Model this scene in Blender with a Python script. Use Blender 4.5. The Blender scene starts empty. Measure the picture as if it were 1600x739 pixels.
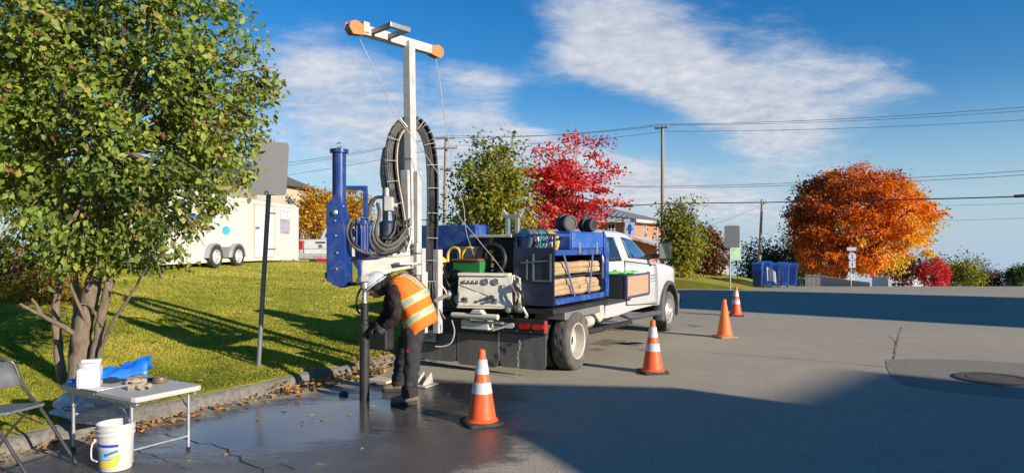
import bpy, bmesh, math, random
import numpy as np
from mathutils import Vector, Matrix, noise as mnoise
random.seed(7); rng = np.random.default_rng(11)
sc = bpy.context.scene
COL = sc.collection
R = math.radians

# ------------------------------------------------------------------ camera, sky, sun, exposure
F_PX, EYE, CX, CY = 1080.0, 1.72, 800.0, 385.0          # focal length in px of the 1600 px wide photo, eye height, level line
cam = bpy.data.cameras.new('camera'); cam_o = bpy.data.objects.new('camera', cam); COL.objects.link(cam_o)
cam.sensor_width = 36.0; cam.lens = 36.0 * F_PX / 1600.0; cam.shift_y = (CY - 369.5) / 1600.0
cam.clip_start = 0.05; cam.clip_end = 3000
cam_o.location = (0, 0, EYE); cam_o.rotation_euler = (math.pi / 2, 0, 0)
sc.camera = cam_o
SUN_EL, SUN_AZ = R(18.3), R(128.0)                       # azimuth clockwise from +Y
SUN_H = Vector((math.sin(SUN_AZ), math.cos(SUN_AZ), 0))  # horizontal direction to the sun
SUN_P = Vector((-SUN_H.y, SUN_H.x, 0))                   # horizontal, across the light
SUN_D = (SUN_H * math.cos(SUN_EL) + Vector((0, 0, math.sin(SUN_EL)))).normalized()

world = bpy.data.worlds.new('World'); sc.world = world; world.use_nodes = True
def build_world():
    nt = world.node_tree; N = nt.nodes; Lk = nt.links
    for n in list(N): N.remove(n)
    out = N.new('ShaderNodeOutputWorld'); bg = N.new('ShaderNodeBackground'); bg.inputs[1].default_value = 0.061
    Lk.new(bg.outputs[0], out.inputs[0])
    sky = N.new('ShaderNodeTexSky'); sky.sky_type = 'NISHITA'; sky.sun_disc = False
    sky.sun_elevation = SUN_EL; sky.sun_rotation = SUN_AZ; sky.air_density = 1.0; sky.dust_density = 0.15; sky.ozone_density = 3.0; sky.altitude = 100
    tc = N.new('ShaderNodeTexCoord'); sep = N.new('ShaderNodeSeparateXYZ'); Lk.new(tc.outputs['Generated'], sep.inputs[0])
    def m(op, a, b=None, c=None, clamp=False):
        n = N.new('ShaderNodeMath'); n.operation = op; n.use_clamp = clamp
        for i, v in enumerate((a, b, c)):
            if v is None: continue
            if isinstance(v, (int, float)): n.inputs[i].default_value = v
            else: Lk.new(v, n.inputs[i])
        return n.outputs[0]
    X, Y, Z = sep.outputs
    # flat cloud layer seen in perspective
    zz = m('ADD', m('MAXIMUM', Z, 0.0), 0.20)
    cmb = N.new('ShaderNodeCombineXYZ'); Lk.new(m('DIVIDE', X, zz), cmb.inputs[0]); Lk.new(m('DIVIDE', Y, zz), cmb.inputs[1])
    def noise(scale, det, rough, dist=0.0, vec=None, sx=1, sy=1, off=(0, 0, 0)):
        mp = N.new('ShaderNodeMapping'); mp.inputs['Scale'].default_value = (sx, sy, 1); mp.inputs['Location'].default_value = off
        Lk.new(vec or cmb.outputs[0], mp.inputs[0])
        n = N.new('ShaderNodeTexNoise'); n.inputs['Scale'].default_value = scale; n.inputs['Detail'].default_value = det
        n.inputs['Roughness'].default_value = rough; n.inputs['Distortion'].default_value = dist
        Lk.new(mp.outputs[0], n.inputs['Vector']); return n.outputs['Fac']
    n1 = noise(0.55, 7, 0.58, 0.5, sx=0.8, off=(3.1, 1.7, 0))
    n2 = noise(4.2, 7, 0.62, 0.35, sx=0.75, off=(8, 2, 0))
    # where the banks of cloud lie, as bearings (u right of +Y, v up)
    yy = m('MAXIMUM', Y, 0.05); U = m('DIVIDE', X, yy); V = m('DIVIDE', Z, yy)
    def blob(px, py, sx, sy, ang, amp):
        u0, v0 = (px - CX) / F_PX, (CY - py) / F_PX; c, s = math.cos(R(ang)), math.sin(R(ang))
        du, dv = m('SUBTRACT', U, u0), m('SUBTRACT', V, v0)
        a = m('DIVIDE', m('ADD', m('MULTIPLY', du, c), m('MULTIPLY', dv, s)), sx / F_PX)
        b = m('DIVIDE', m('SUBTRACT', m('MULTIPLY', dv, c), m('MULTIPLY', du, s)), sy / F_PX)
        e = m('POWER', 2.718, m('MULTIPLY', m('ADD', m('MULTIPLY', a, a), m('MULTIPLY', b, b)), -0.5))
        return m('MULTIPLY', e, amp)
    cov = None
    for bl in [(1010, 60, 120, 62, -22, .42), (1130, 150, 210, 38, -24, .40), (1340, 135, 130, 38, 4, .36), (900, 105, 70, 20, -8, .22), (560, 190, 190, 88, -22, .345), (500, 90, 60, 45, 0, .16), (760, 120, 60, 22, -10, .24),
               (980, 275, 160, 32, -20, .31), (1200, 230, 70, 40, -30, .22), (1150, 330, 170, 40, -8, .24), (1520, 345, 120, 40, 0, .10), (1240, 60, 50, 40, 0, .14), (960, 215, 60, 16, 0, .06),
               (860, 215, 90, 24, -18, .1), (720, 260, 120, 60, 0, .12),
               (1560, 100, 90, 80, 0, -.18), (860, 200, 50, 14, -14, -.1), (740, 40, 80, 45, 0, -.16), (1560, 260, 80, 60, 0, -.1), (900, 190, 80, 20, -20, -.2)]:
        o = blob(*bl); cov = o if cov is None else m('ADD', cov, o)
    base = m('ADD', m('MULTIPLY', n1, 0.36), m('ADD', m('MULTIPLY', n2, 0.40), m('MULTIPLY', noise(11.0, 6, 0.65, 0.2, sx=.8, off=(4, 4, 0)), 0.24)))
    dens = m('ADD', m('SUBTRACT', base, 0.635), cov)
    fac = N.new('ShaderNodeMapRange'); fac.interpolation_type = 'SMOOTHSTEP'; Lk.new(dens, fac.inputs[0])
    fac.inputs[1].default_value = 0.0; fac.inputs[2].default_value = 0.34; fac.inputs[3].default_value = 0; fac.inputs[4].default_value = 0.93
    up = N.new('ShaderNodeMapRange'); Lk.new(Z, up.inputs[0]); up.inputs[1].default_value = -0.01; up.inputs[2].default_value = 0.05
    # cloud brightness varies with thickness
    n3 = noise(14.0, 5, 0.6, 0.2, off=(1, 9, 0))
    cr = N.new('ShaderNodeValToRGB'); Lk.new(m('ADD', m('MULTIPLY', n3, 0.55), m('MULTIPLY', n2, 0.45)), cr.inputs[0])
    cr.color_ramp.elements[0].position = 0.35; cr.color_ramp.elements[0].color = (3.9, 4.4, 5.4, 1)
    cr.color_ramp.elements[1].position = 0.65; cr.color_ramp.elements[1].color = (6.6, 6.7, 7.0, 1)
    # deep autumn blue
    hsv = N.new('ShaderNodeHueSaturation'); hsv.inputs['Saturation'].default_value = 1.40; hsv.inputs['Value'].default_value = 1.15; hsv.inputs['Hue'].default_value = 0.507
    Lk.new(sky.outputs[0], hsv.inputs['Color'])
    mix = N.new('ShaderNodeMix'); mix.data_type = 'RGBA'; Lk.new(m('MULTIPLY', fac.outputs[0], up.outputs[0]), mix.inputs[0])
    hz = N.new('ShaderNodeMapRange'); hz.interpolation_type = 'SMOOTHSTEP'; Lk.new(Z, hz.inputs[0]); hz.inputs[1].default_value = 0.22; hz.inputs[2].default_value = -0.02; hz.inputs[3].default_value = 0; hz.inputs[4].default_value = 0.9
    hm_ = N.new('ShaderNodeMix'); hm_.data_type = 'RGBA'; Lk.new(hz.outputs[0], hm_.inputs[0]); Lk.new(hsv.outputs[0], hm_.inputs[6]); hm_.inputs[7].default_value = (3.5, 4.8, 6.3, 1)
    Lk.new(hm_.outputs[2], mix.inputs[6]); Lk.new(cr.outputs[0], mix.inputs[7]); Lk.new(mix.outputs[2], bg.inputs[0])
build_world()
sun = bpy.data.lights.new('sun', 'SUN'); sun.energy = 3.7; sun.angle = R(0.5); sun.color = (1.0, 0.90, 0.77)
sun_o = bpy.data.objects.new('sun', sun); COL.objects.link(sun_o); sun_o.rotation_euler = SUN_D.to_track_quat('Z', 'Y').to_euler()
vs = sc.view_settings; vs.view_transform = 'Standard'; vs.look = 'None'; vs.gamma = 1.0; vs.use_curve_mapping = False; vs.exposure = 0.98

# ------------------------------------------------------------------ helpers
def P(px, py, d):
    """a spot measured in the photograph at distance d -> point in the place (metres)"""
    return Vector(((px - CX) / F_PX * d, d, EYE - (py - CY) / F_PX * d))
def V(*a): return Vector(a)
def drop(d):                        # the road crests and falls away
    if d < 15: return 0.0
    if d < 45: return -0.00097 * (d - 15) ** 2
    return -0.873 - 0.058 * (d - 45)
C0, CA, CS = V(-3.3, 7.28, 0), V(0.5, 0.866, 0), V(-0.866, 0.5, 0)   # kerb line: origin, along, towards the lawn
def a_s(x, y): q = V(x, y, 0) - C0; return q.dot(CA), q.dot(CS)
def xy(a, s): p = C0 + CA * a + CS * s; return p.x, p.y
A_END, A_BANK = 17.4, 28.6          # lawn ends at the side street, the bank starts beyond it
def lawn_z(x, y):
    a, s = a_s(x, y); s = max(s, 0)
    z = drop(y) + 0.125 + 0.088 * min(s, 12.5) + 0.02 * max(0, min(s, 40) - 12.5)
    if a > 22: z = drop(y) - .02 + .17 * min(1, s / 2.5) * max(0, min(1, (44 - a) / 6)) + (0.088 * min(s, 12.5) + 0.035 * (a - A_BANK) * min(1, s / 4)) * max(0, min(1, (50 - a) / 10))
    return z + 0.02 * mnoise.noise(V(x * .6, y * .6, 0))
def catmull(pts, k=6, closed=False):
    pts = [Vector(p) for p in pts]; n = len(pts); out = []
    for i in range(n if closed else n - 1):
        p0 = pts[(i - 1) % n] if closed or i > 0 else pts[0] * 2 - pts[1]
        p1, p2 = pts[i], pts[(i + 1) % n]
        p3 = pts[(i + 2) % n] if closed or i < n - 2 else pts[-1] * 2 - pts[-2]
        for j in range(k):
            t = j / k
            out.append(0.5 * ((2 * p1) + (p2 - p0) * t + (2 * p0 - 5 * p1 + 4 * p2 - p3) * t * t + (3 * p1 - p0 - 3 * p2 + p3) * t ** 3))
    if not closed: out.append(pts[-1])
    return out
class MB:
    def __init__(s): s.v = []; s.f = []
    def add(s, vs_, fs): b = len(s.v); s.v += [tuple(v) for v in vs_]; s.f += [tuple(b + i for i in f) for f in fs]; return s
    def box(s, x0, x1, y0, y1, z0, z1):
        return s.add([(x0, y0, z0), (x1, y0, z0), (x1, y1, z0), (x0, y1, z0), (x0, y0, z1), (x1, y0, z1), (x1, y1, z1), (x0, y1, z1)],
                     [(0, 3, 2, 1), (4, 5, 6, 7), (0, 1, 5, 4), (1, 2, 6, 5), (2, 3, 7, 6), (3, 0, 4, 7)])
    def beam(s, p0, p1, w, h, up=V(0, 0, 1)):
        p0, p1 = Vector(p0), Vector(p1); d = (p1 - p0).normalized()
        if abs(d.dot(up)) > .98: up = V(0, 1, 0) if abs(d.y) < .9 else V(1, 0, 0)
        x = d.cross(up).normalized() * (w / 2); y = x.cross(d).normalized() * (h / 2)
        c = [-x - y, x - y, x + y, -x + y]
        return s.add([p0 + i for i in c] + [p1 + i for i in c], [(3, 2, 1, 0), (4, 5, 6, 7), (0, 1, 5, 4), (1, 2, 6, 5), (2, 3, 7, 6), (3, 0, 4, 7)])
    def tube(s, pts, r, n=8, closed=False, caps=True):
        pts = [Vector(p) for p in pts]; m = len(pts); rr = r if isinstance(r, (list, tuple)) else [r] * m
        T = []
        for i in range(m):
            a = pts[(i - 1) % m] if closed or i > 0 else pts[i]; b = pts[(i + 1) % m] if closed or i < m - 1 else pts[i]
            t = b - a; T.append(t.normalized() if t.length > 1e-9 else V(0, 0, 1))
        u = T[0].cross(V(0, 0, 1)); u = (u if u.length > .05 else T[0].cross(V(1, 0, 0))).normalized()
        vs_ = []
        for i in range(m):
            u = (u - T[i] * u.dot(T[i])); u = u.normalized() if u.length > 1e-6 else T[i].orthogonal().normalized(); w = T[i].cross(u)
            for k in range(n):
                an = 2 * math.pi * k / n; vs_.append(pts[i] + (u * math.cos(an) + w * math.sin(an)) * rr[i])
        fs = []
        for i in range(m if closed else m - 1):
            j = (i + 1) % m
            for k in range(n): fs.append((i * n + k, i * n + (k + 1) % n, j * n + (k + 1) % n, j * n + k))
        if caps and not closed: fs += [tuple(range(n - 1, -1, -1)), tuple((m - 1) * n + k for k in range(n))]
        return s.add(vs_, fs)
    def cyl(s, p0, p1, r0, r1=None, n=16): return s.tube([p0, p1], [r0, r0 if r1 is None else r1], n)
    def lathe(s, prof, o=(0, 0, 0), axis=(0, 0, 1), n=24, caps=True, mod=None):
        o = Vector(o); ax = Vector(axis).normalized(); u = ax.orthogonal().normalized(); w = ax.cross(u); vs_ = []; m = len(prof)
        for i, (r, h) in enumerate(prof):
            for k in range(n):
                an = 2 * math.pi * k / n; q = r - (mod(i, k) if mod else 0)
                vs_.append(o + ax * h + (u * math.cos(an) + w * math.sin(an)) * q)
        fs = [(i * n + k, i * n + (k + 1) % n, (i + 1) * n + (k + 1) % n, (i + 1) * n + k) for i in range(m - 1) for k in range(n)]
        if caps: fs += [tuple(range(n - 1, -1, -1)), tuple((m - 1) * n + k for k in range(n))]
        return s.add(vs_, fs)
    def prism(s, poly, vec):
        poly = [Vector(p) for p in poly]; vec = Vector(vec); n = len(poly)
        return s.add(poly + [p + vec for p in poly], [tuple(range(n - 1, -1, -1)), tuple(range(n, 2 * n))] + [(i, (i + 1) % n, n + (i + 1) % n, n + i) for i in range(n)])
    def build(s, name, m=None, parent=None, smooth=0, bevel=0, loc=None, recalc=True):
        me = bpy.data.meshes.new(name); me.from_pydata(s.v, [], s.f)
        if recalc and len(s.f) < 20000:
            bm = bmesh.new(); bm.from_mesh(me); bmesh.ops.recalc_face_normals(bm, faces=bm.faces); bm.to_mesh(me); bm.free()
        o = bpy.data.objects.new(name, me); COL.objects.link(o)
        if m: me.materials.append(m)
        if smooth:
            me.shade_smooth(); me.set_sharp_from_angle(angle=R(smooth))
        if bevel:
            b = o.modifiers.new('bevel', 'BEVEL'); b.width = bevel; b.segments = 2; b.limit_method = 'ANGLE'; b.angle_limit = R(40)
        if parent: o.parent = parent
        if loc is not None: o.location = loc
        return o
def tag(o, label=None, cat=None, group=None, kind=None):
    if label: o['label'] = label
    if cat: o['category'] = cat
    if group: o['group'] = group
    if kind: o['kind'] = kind
    return o
def thing(name, label, cat, loc=(0, 0, 0), rz=0, group=None):
    o = bpy.data.objects.new(name, None); COL.objects.link(o); o.location = loc; o.rotation_euler = (0, 0, rz); o.empty_display_size = .2
    return tag(o, label, cat, group)
def sub(name, parent, loc=(0, 0, 0)):
    o = bpy.data.objects.new(name, None); COL.objects.link(o); o.parent = parent; o.location = loc; return o
def copy_tree(o, parent=None):
    c = o.copy(); COL.objects.link(c); c.parent = parent
    for ch in list(o.children): copy_tree(ch, c)
    return c

# ------------------------------------------------------------------ materials
MATS = {}
def mat(name, col, rough=.55, metal=0, var=.18, scale=9, bump=0, spec=.5, coat=0, dirt=None, dirt_amt=.5, dirt_scale=3, stretch=None):
    if name in MATS: return MATS[name]
    m_ = bpy.data.materials.new(name); m_.use_nodes = True; nt = m_.node_tree; N = nt.nodes; Lk = nt.links; b = N['Principled BSDF']
    b.inputs['Roughness'].default_value = rough; b.inputs['Metallic'].default_value = metal; b.inputs['Specular IOR Level'].default_value = spec; b.inputs['Coat Weight'].default_value = coat; b.inputs['Coat Roughness'].default_value = .08
    tc = N.new('ShaderNodeTexCoord'); mp = N.new('ShaderNodeMapping'); Lk.new(tc.outputs['Object'], mp.inputs[0])
    if stretch: mp.inputs['Scale'].default_value = stretch
    nz = N.new('ShaderNodeTexNoise'); nz.inputs['Scale'].default_value = scale; nz.inputs['Detail'].default_value = 6; nz.inputs['Roughness'].default_value = .65; Lk.new(mp.outputs[0], nz.inputs['Vector'])
    mx = N.new('ShaderNodeMix'); mx.data_type = 'RGBA'; mr = N.new('ShaderNodeMapRange'); Lk.new(nz.outputs['Fac'], mr.inputs[0]); mr.inputs[1].default_value = .3; mr.inputs[2].default_value = .7
    Lk.new(mr.outputs[0], mx.inputs[0]); mx.inputs[6].default_value = (*[c * (1 - var) for c in col], 1); mx.inputs[7].default_value = (*[min(1, c * (1 + var)) for c in col], 1)
    out = mx.outputs[2]
    if dirt:
        n2 = N.new('ShaderNodeTexNoise'); n2.inputs['Scale'].default_value = dirt_scale; n2.inputs['Detail'].default_value = 9; n2.inputs['Roughness'].default_value = .72; Lk.new(mp.outputs[0], n2.inputs['Vector'])
        r2 = N.new('ShaderNodeMapRange'); Lk.new(n2.outputs['Fac'], r2.inputs[0]); r2.inputs[1].default_value = .5; r2.inputs[2].default_value = .72; r2.inputs[4].default_value = dirt_amt
        m2 = N.new('ShaderNodeMix'); m2.data_type = 'RGBA'; Lk.new(r2.outputs[0], m2.inputs[0]); Lk.new(out, m2.inputs[6]); m2.inputs[7].default_value = (*dirt, 1); out = m2.outputs[2]
        r3 = N.new('ShaderNodeMapRange'); Lk.new(r2.outputs[0], r3.inputs[0]); r3.inputs[3].default_value = rough; r3.inputs[4].default_value = min(1, rough + .35); Lk.new(r3.outputs[0], b.inputs['Roughness'])
    Lk.new(out, b.inputs['Base Color'])
    if bump:
        bp = N.new('ShaderNodeBump'); bp.inputs['Strength'].default_value = bump; bp.inputs['Distance'].default_value = .02; Lk.new(nz.outputs['Fac'], bp.inputs['Height']); Lk.new(bp.outputs[0], b.inputs['Normal'])
    MATS[name] = m_; return m_
def leafmat(name, stops, trans=.35, rough=.5):
    """foliage: colour picked per leaf through the mesh attribute 'tint'"""
    m_ = bpy.data.materials.new(name); m_.use_nodes = True; nt = m_.node_tree; N = nt.nodes; Lk = nt.links; b = N['Principled BSDF']; out = N['Material Output']
    at = N.new('ShaderNodeAttribute'); at.attribute_name = 'tint'; cr = N.new('ShaderNodeValToRGB'); Lk.new(at.outputs['Fac'], cr.inputs[0])
    e = cr.color_ramp.elements
    while len(e) < len(stops): e.new(.5)
    for i, (p, c) in enumerate(stops): e[i].position = p; e[i].color = (*c, 1)
    b.inputs['Roughness'].default_value = rough; b.inputs['Specular IOR Level'].default_value = .35; Lk.new(cr.outputs[0], b.inputs['Base Color'])
    tr = N.new('ShaderNodeBsdfTranslucent'); h = N.new('ShaderNodeHueSaturation'); h.inputs['Saturation'].default_value = 1.15; h.inputs['Value'].default_value = 1.5; Lk.new(cr.outputs[0], h.inputs['Color']); Lk.new(h.outputs[0], tr.inputs[0])
    mx = N.new('ShaderNodeMixShader'); mx.inputs[0].default_value = trans; Lk.new(b.outputs[0], mx.inputs[1]); Lk.new(tr.outputs[0], mx.inputs[2]); Lk.new(mx.outputs[0], out.inputs[0])
    MATS[name] = m_; return m_
def glassmat(name, col, mirror=.35, rough=.04):
    m_ = bpy.data.materials.new(name); m_.use_nodes = True; nt = m_.node_tree; N = nt.nodes; Lk = nt.links; b = N['Principled BSDF']; out = N['Material Output']
    b.inputs['Base Color'].default_value = (*col, 1); b.inputs['Roughness'].default_value = rough; b.inputs['Specular IOR Level'].default_value = 1.0
    g = N.new('ShaderNodeBsdfGlossy'); g.inputs['Roughness'].default_value = rough; g.inputs['Color'].default_value = (.9, .95, 1, 1)
    mx = N.new('ShaderNodeMixShader'); mx.inputs[0].default_value = mirror; Lk.new(b.outputs[0], mx.inputs[1]); Lk.new(g.outputs[0], mx.inputs[2]); Lk.new(mx.outputs[0], out.inputs[0]); return m_
def lampmat(name, col): return mat(name, col, .15, 0, .05, spec=.8, coat=.6)
M_white = mat('paint_white', (.52, .52, .51), .3, 0, .03, 4, coat=.5, dirt=(.42, .38, .3), dirt_amt=.25, dirt_scale=1.6)
M_truckwhite = mat('cab_white', (.52, .525, .53), .28, 0, .02, 4, coat=.6, dirt=(.5, .47, .4), dirt_amt=.18, dirt_scale=1.4)
M_cream = mat('machine_cream', (.47, .44, .37), .5, 0, .07, 6, dirt=(.2, .15, .09), dirt_amt=.6, dirt_scale=5)
M_mast = mat('mast_white', (.47, .465, .44), .42, 0, .05, 6, dirt=(.2, .165, .12), dirt_amt=.6, dirt_scale=7)
M_grey = mat('steel_grey', (.32, .32, .31), .45, .6, .2, 12, dirt=(.16, .13, .1), dirt_amt=.5)
M_alu = mat('aluminium', (.62, .62, .6), .38, .8, .1, 20)
M_galv = mat('galvanised', (.46, .47, .48), .45, .7, .15, 18)
M_black = mat('black_steel', (.018, .018, .019), .5, 0, .3, 8, dirt=(.07, .06, .05), dirt_amt=.5, dirt_scale=5)
M_rubber = mat('tyre_rubber', (.03, .029, .028), .82, 0, .2, 10, dirt=(.17, .15, .12), dirt_amt=.55, dirt_scale=3.5)
M_rubber_dusty = mat('tyre_dusty', (.085, .078, .068), .9, 0, .25, 14, dirt=(.2, .175, .14), dirt_amt=.8, dirt_scale=3)
M_flap = mat('flap_rubber', (.12, .115, .105), .75, 0, .25, 5, dirt=(.24, .22, .185), dirt_amt=.75, dirt_scale=6, stretch=(1, 1, .35))
M_hose = mat('hose_black', (.014, .014, .014), .5, 0, .3, 20, dirt=(.05, .045, .038), dirt_amt=.4)
M_hosegrey = mat('hose_grey', (.085, .075, .06), .6, 0, .3, 14, dirt=(.3, .26, .2), dirt_amt=.5, dirt_scale=8)
M_blue = mat('rig_blue', (.009, .036, .19), .3, 0, .15, 5, coat=.4, dirt=(.13, .14, .16), dirt_amt=.5, dirt_scale=7)
M_bluebright = mat('box_blue', (.012, .06, .28), .45, 0, .2, 6, coat=.1, dirt=(.16, .2, .27), dirt_amt=.6, dirt_scale=6)
M_navy = mat('navy_panel', (.012, .02, .05), .45, 0, .25, 4, dirt=(.06, .065, .08), dirt_amt=.6, dirt_scale=4)
M_green = mat('pump_green', (.02, .2, .05), .4, 0, .15, 6, dirt=(.05, .08, .03), dirt_amt=.4)
M_rust = mat('rust', (.26, .075, .03), .8, 0, .3, 14)
M_yellow = mat('hoop_yellow', (.75, .5, .07), .4, 0, .1, 8, dirt=(.3, .2, .06), dirt_amt=.3)
M_orange = mat('cone_orange', (.80, .105, .02), .5, 0, .1, 5, dirt=(.22, .06, .03), dirt_amt=.7, dirt_scale=7)
M_orange2 = mat('cone_orange_faded', (.82, .17, .03), .55, 0, .1, 5, dirt=(.5, .12, .04), dirt_amt=.4, dirt_scale=5)
M_reflect = mat('reflective_white', (.55, .55, .55), .35, 0, .05, 10, dirt=(.25, .23, .2), dirt_amt=.6, dirt_scale=6)
M_wood = mat('peeled_wood', (.42, .29, .155), .75, 0, .35, 7, bump=.6, dirt=(.15, .085, .04), dirt_amt=.75, dirt_scale=4, stretch=(3, .5, 3))
M_ply = mat('plywood', (.40, .26, .165), .7, 0, .08, 6, dirt=(.4, .25, .14), dirt_amt=.3, stretch=(1, .3, 2))
M_red = lampmat('lamp_red', (.45, .01, .012)); M_clear = lampmat('lamp_clear', (.6, .6, .58)); M_amber = lampmat('lamp_amber', (.7, .2, .01))
M_glass = glassmat('cab_glass', (.015, .05, .11), .62); M_glassdark = glassmat('dark_glass', (.01, .01, .012), .05)
M_plastic = mat('dark_plastic', (.07, .075, .085), .6, 0, .1, 8, dirt=(.16, .15, .14), dirt_amt=.4)
M_rope = mat('rope', (.36, .35, .32), .8)
M_pole = mat('pole_wood', (.27, .23, .18), .85, 0, .25, 3, bump=.2, stretch=(4, 4, .4))
M_wire = mat('wire', (.02, .02, .02), .6)
M_bark = mat('bark', (.165, .12, .082), .9, 0, .35, 16, bump=.8, dirt=(.33, .27, .2), dirt_amt=.5, dirt_scale=6, stretch=(1.6, 1.6, .5))
M_barkdark = mat('bark_dark', (.085, .062, .045), .9, 0, .35, 14, bump=.6, stretch=(1.5, 1.5, .5))
M_concrete = mat('kerb_concrete', (.17, .155, .13), .9, 0, .4, 20, bump=.7, dirt=(.085, .075, .06), dirt_amt=.8, dirt_scale=3)

# ------------------------------------------------------------------ ground
def road_material():
    m_ = bpy.data.materials.new('asphalt'); m_.use_nodes = True; nt = m_.node_tree; N = nt.nodes; Lk = nt.links; b = N['Principled BSDF']
    tc = N.new('ShaderNodeTexCoord'); co = tc.outputs['Object']
    def noise(scale, det=6, rough=.6, vec=None):
        n = N.new('ShaderNodeTexNoise'); n.inputs['Scale'].default_value = scale; n.inputs['Detail'].default_value = det; n.inputs['Roughness'].default_value = rough; Lk.new(vec or co, n.inputs['Vector']); return n.outputs['Fac']
    def mm(op, a, b_=None, clamp=False):
        n = N.new('ShaderNodeMath'); n.operation = op; n.use_clamp = clamp
        for i, v in enumerate((a, b_)):
            if v is None: continue
            if isinstance(v, (int, float)): n.inputs[i].default_value = v
            else: Lk.new(v, n.inputs[i])
        return n.outputs[0]
    def rmp(v, a, b_, c, d):
        n = N.new('ShaderNodeMapRange'); Lk.new(v, n.inputs[0])
        for i, k in enumerate((a, b_, c, d)): n.inputs[i + 1].default_value = k
        return n.outputs[0]
    def mixc(f, a, b_):
        n = N.new('ShaderNodeMix'); n.data_type = 'RGBA'; Lk.new(f, n.inputs[0])
        for i, v in ((6, a), (7, b_)):
            if isinstance(v, tuple): n.inputs[i].default_value = (*v, 1)
            else: Lk.new(v, n.inputs[i])
        return n.outputs[2]
    big, mid, fine, grit = noise(.35, 5), noise(2.2, 6, .65), noise(24, 5, .75), noise(80, 3, .75)
    col = mixc(rmp(big, .3, .7, 0, 1), (.395, .345, .252), (.475, .412, .302))
    col = mixc(rmp(mid, .45, .72, 0, .55), col, (.33, .288, .213))
    col = mixc(rmp(noise(48, 2, .5), .50, .66, 0, .85), col, (.21, .188, .15)); col = mixc(rmp(fine, .35, .7, 0, .35), col, (.25, .222, .174)); col = mixc(rmp(grit, .5, .72, 0, .75), col, (.57, .51, .405))
    # water from the drilling spreads from the hole towards the camera
    sep = N.new('ShaderNodeSeparateXYZ'); Lk.new(co, sep.inputs[0])
    def ell(cx, cy, rx, ry, ang):
        c, s = math.cos(R(ang)), math.sin(R(ang)); dx, dy = mm('SUBTRACT', sep.outputs[0], cx), mm('SUBTRACT', sep.outputs[1], cy)
        a = mm('DIVIDE', mm('ADD', mm('MULTIPLY', dx, c), mm('MULTIPLY', dy, s)), rx); d = mm('DIVIDE', mm('SUBTRACT', mm('MULTIPLY', dy, c), mm('MULTIPLY', dx, s)), ry)
        return mm('SUBTRACT', 1.0, mm('SQRT', mm('ADD', mm('MULTIPLY', a, a), mm('MULTIPLY', d, d))))
    e = mm('MAXIMUM', ell(-1.75, 6.9, 1.9, 1.25, 28), mm('MAXIMUM', ell(-2.6, 5.6, 1.7, 1.3, 40), mm('MAXIMUM', ell(-1.1, 7.9, 1.3, 1.1, 0), ell(-.9, 6.2, 1.1, 1.3, -10))))
    sm = N.new('ShaderNodeMapping'); sm.inputs['Rotation'].default_value = (0, 0, R(-25)); sm.inputs['Scale'].default_value = (.7, 2.4, 1); Lk.new(co, sm.inputs[0])
    wet = rmp(mm('ADD', e, mm('ADD', mm('MULTIPLY', mm('SUBTRACT', mid, .5), .6), mm('ADD', mm('MULTIPLY', mm('SUBTRACT', noise(2.0, 5, .6, sm.outputs[0]), .5), .5), mm('MULTIPLY', mm('SUBTRACT', noise(14, 4, .7, sm.outputs[0]), .5), .7)))), -.04, .2, 0, 1)
    film = mm('MULTIPLY', rmp(mm('ADD', mm('ADD', ell(-2.1, 6.85, 1.9, 1.05, 28), .06), mm('ADD', mm('MULTIPLY', mm('SUBTRACT', noise(2.6, 5, .6, sm.outputs[0]), .5), 1.3), mm('MULTIPLY', mm('SUBTRACT', noise(11, 5, .7, sm.outputs[0]), .5), 1.1))), -.15, .35, 0, 1), wet)
    silt = mm('MULTIPLY', wet, rmp(noise(1.4, 5), .5, .7, 0, .6))
    wetcol = mixc(silt, (.068, .060, .050), (.15, .133, .108)); wetcol = mixc(rmp(grit, .5, .75, 0, .4), wetcol, (.22, .2, .165))
    Lk.new(mixc(wet, col, wetcol), b.inputs['Base Color'])
    rx_ = N.new('ShaderNodeMix'); Lk.new(film, rx_.inputs[0]); Lk.new(rmp(fine, .3, .7, .22, .5), rx_.inputs[2]); Lk.new(rmp(fine, .3, .7, .07, .2), rx_.inputs[3]); rw = rx_.outputs[0]
    mx = N.new('ShaderNodeMix'); Lk.new(wet, mx.inputs[0]); mx.inputs[2].default_value = .9; Lk.new(rw, mx.inputs[3]); Lk.new(mx.outputs[0], b.inputs['Roughness'])
    bp = N.new('ShaderNodeBump'); bp.inputs['Distance'].default_value = .008; Lk.new(mm('ADD', mm('MULTIPLY', fine, .6), mm('MULTIPLY', grit, .5)), bp.inputs['Height'])
    st = N.new('ShaderNodeMix'); Lk.new(mm('MAXIMUM', mm('MULTIPLY', film, .95), mm('MULTIPLY', wet, .30)), st.inputs[0]); st.inputs[2].default_value = .9; st.inputs[3].default_value = .05; Lk.new(st.outputs[0], bp.inputs['Strength'])
    Lk.new(bp.outputs[0], b.inputs['Normal']); b.inputs['Specular IOR Level'].default_value = .4
    sp2 = N.new('ShaderNodeMapRange'); Lk.new(wet, sp2.inputs[0]); sp2.inputs[3].default_value = .08; sp2.inputs[4].default_value = 1.0; Lk.new(sp2.outputs[0], b.inputs['Specular IOR Level'])
    return m_
M_road = road_material()
def sheet(xs, ys, zf):
    b = MB(); n = len(xs)
    for y in ys:
        for x in xs: b.v.append((x, y, zf(x, y)))
    for j in range(len(ys) - 1):
        for i in range(n - 1): b.f.append((j * n + i, j * n + i + 1, (j + 1) * n + i + 1, (j + 1) * n + i))
    return b
xs = sorted(set([-600, -300, -150, -80] + list(range(-48, 49, 4)) + [60, 80, 120, 200, 400, 700])); ys = sorted(set([-300, -120, -60, -20] + list(range(-12, 73, 3)) + [90, 120, 180, 300, 500, 900]))
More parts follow.
